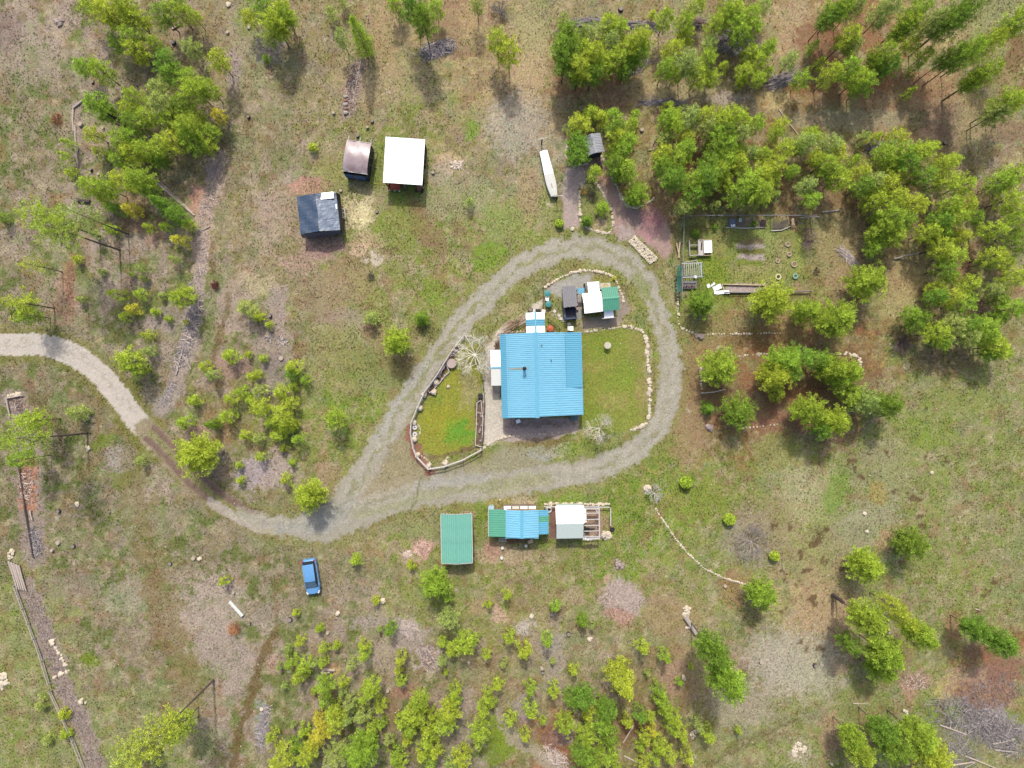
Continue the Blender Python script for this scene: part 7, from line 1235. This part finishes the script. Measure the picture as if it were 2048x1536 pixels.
loft([csec(-2.2, .66, .35, .72), csec(-2.12, .8, .25, .9), csec(-1.7, .88, .22, .98), csec(-.6, .9, .2, 1.0), csec(.6, .9, .2, .99), csec(1.2, .89, .2, .97), csec(1.75, .86, .22, .9), csec(2.08, .76, .26, .78), csec(2.18, .6, .34, .62)], 'body', CARB, car)
def gsec(x, wb_, wt, z0, z1): return [(x, -wb_, z0), (x, -(wb_ + wt) / 2, (z0 + z1) / 2 + .04), (x, -wt, z1 - .03), (x, -wt * .5, z1), (x, wt * .5, z1), (x, wt, z1 - .03), (x, (wb_ + wt) / 2, (z0 + z1) / 2 + .04), (x, wb_, z0)]
gh = loft([gsec(-1.98, .74, .70, .86, .96), gsec(-1.62, .82, .66, .9, 1.44), gsec(-.4, .84, .66, .92, 1.5), gsec(.35, .84, .64, .92, 1.44), gsec(1.25, .80, .70, .9, .98)], 'side_window', CARG, car)
def patch(name, pts, m, th=.02):
    b = MB(); n_ = len(pts); b.add([(p[0], p[1], p[2]) for p in pts] + [(p[0], p[1], p[2] - th) for p in pts], [tuple(range(n_)), tuple(range(2 * n_ - 1, n_ - 1, -1))] + [(i, n_ + i, n_ + (i + 1) % n_, (i + 1) % n_) for i in range(n_)]); return b.obj(name, m, car)
loft([[(x, y, z + .0) for y, z in ((-w_, z0), (-w_ * .8, z0 + .045), (0, z0 + .06), (w_ * .8, z0 + .045), (w_, z0))] for x, w_, z0 in ((-1.7, .66, 1.43), (-1.2, .68, 1.475), (-.4, .68, 1.485), (.25, .66, 1.455), (.42, .64, 1.42))], 'roof', CARB, car, True, False)
patch('windscreen', [(.45, -.6, 1.44), (1.18, -.72, 1.04), (1.24, 0, 1.05), (1.18, .72, 1.04), (.45, .6, 1.44)], mat('windscreen_glass', (84, 110, 130), .12, .2, 3, spec=.8)); patch('rear_window', [(-1.72, .6, 1.44), (-1.93, .66, 1.08), (-1.97, 0, 1.09), (-1.93, -.66, 1.08), (-1.72, -.6, 1.44)], CARG)
patch('bonnet', [(1.3, -.7, 1.005), (2.0, -.6, .88), (2.08, 0, .875), (2.0, .6, .88), (1.3, .7, 1.005)], CARB); patch('cowl', [(1.2, -.74, 1.03), (1.3, -.74, 1.02), (1.32, 0, 1.03), (1.3, .74, 1.02), (1.2, .74, 1.03), (1.24, 0, 1.04)], CARD)
for s in (-1, 1):
    MB().box(1.92, s * .72, .83, .36, .16, .12, s * -.5).obj('headlight', LAMP, car); MB().box(-2.02, s * .72, .92, .22, .16, .14, s * .4).obj('tail_light', TAIL, car); MB().box(.95, s * .98, 1.02, .12, .18, .12).obj('wing_mirror', CARB, car)
    patch('window_line', [(-1.5, s * .86, .97), (.95, s * .86, .97), (.95, s * .885, .96), (-1.5, s * .885, .96)][::s], STEEL)
    for x in (-1.35, 1.38):
        o = MB().torus(0, 0, 0, .24, .09, 16, 6).obj('wheel', BLACKM, car, (x, s * .8, .32)); o.rotation_euler = (R_(90), 0, 0); MB().cyl(0, 0, -.05, .07, .19, n=12).obj('rim', STEEL, o)
MB().cyl(-1.45, .1, 1.5, 1.56, .03, .02, 6).obj('aerial', CARD, car); MB().box(-2.14, 0, .5, .2, 1.5, .3).obj('bumper', CARB, car); MB().box(2.1, 0, .42, .2, 1.4, .26).obj('bumper', CARD, car)
# ------------------------------------------------------------------ grass and weeds: real tufts, far too many to count
gp = np.clip(GREEN * (1 - HARD) ** 2, 0, 1) * np.clip(fbm(X * .6 + 80, Y * .6, 3, 1) * 2.2 - .45, .08, 1.3)
gp[np.abs(X) > 66] = 0; gp[np.abs(Y) > 50] = 0
pc = np.cumsum(gp.ravel()); NT = 130000
ii = np.searchsorted(pc, rng.random(NT) * pc[-1]); ii = np.minimum(ii, X.size - 1)
bx = X.ravel()[ii] + rng.uniform(-.1, .1, NT); by = Y.ravel()[ii] + rng.uniform(-.1, .1, NT); bz = Z.ravel()[ii]
base = COL.reshape(-1, 3)[ii]
kind = rng.random(NT); gr = lin((116, 138, 54)) / KLIT; dk = lin((104, 104, 64)) / KLIT; st_ = lin((196, 184, 146)) / KLIT
mixc = np.where((kind < .5)[:, None], gr, np.where((kind < .66)[:, None], dk, st_)); tcol = base * .68 + mixc * .32
lawn = (REG.ravel()[ii] == 4); hh = rng.uniform(.04, .14, NT) * np.where(lawn, .4, 1); ww = rng.uniform(.05, .13, NT)
Vt = []; m_ = 4
a0 = rng.random((NT, m_)) * 6.283; dx, dy = np.cos(a0), np.sin(a0); sp = rng.uniform(.3, 1.2, (NT, m_)) * hh[:, None]
bxy = np.stack([bx, by], -1)[:, None]; d2 = np.stack([dx, dy], -1); pp = np.stack([-dy, dx], -1)
v0 = np.concatenate([bxy - pp * ww[:, None, None] * .5, np.broadcast_to(bz[:, None, None], (NT, m_, 1)) - .02], -1)
v1 = np.concatenate([bxy + pp * ww[:, None, None] * .5, np.broadcast_to(bz[:, None, None], (NT, m_, 1)) - .02], -1)
v2 = np.concatenate([bxy + d2 * sp[..., None], (bz[:, None] + hh[:, None] * rng.uniform(.6, 1.1, (NT, m_)))[..., None]], -1)
Vt = np.stack([v0, v1, v2], 2).reshape(-1, 3); tc_ = np.repeat(np.clip(tcol * rng.uniform(.75, 1.2, (NT, 1)), .01, .8), m_ * 3, axis=0)
gmat = bpy.data.materials.new('grass_blades'); gmat.use_nodes = True; n = gmat.node_tree; n.nodes.remove(n.nodes['Principled BSDF'])
at = n.nodes.new('ShaderNodeAttribute'); at.attribute_name = 'cover'; d = n.nodes.new('ShaderNodeBsdfDiffuse'); t_ = n.nodes.new('ShaderNodeBsdfTranslucent'); mx = n.nodes.new('ShaderNodeMixShader'); mx.inputs[0].default_value = .3
n.links.new(at.outputs['Color'], d.inputs[0]); n.links.new(at.outputs['Color'], t_.inputs[0]); n.links.new(d.outputs[0], mx.inputs[1]); n.links.new(t_.outputs[0], mx.inputs[2]); n.links.new(mx.outputs[0], n.nodes['Material Output'].inputs[0])
o = link('grass', np_mesh('grass', Vt, np.arange(len(Vt)).reshape(-1, 3), gmat, tc_)); o['kind'] = 'stuff'; o['label'] = 'short grass and dry weed tufts over the meadow and lawns'; o['category'] = 'grass'
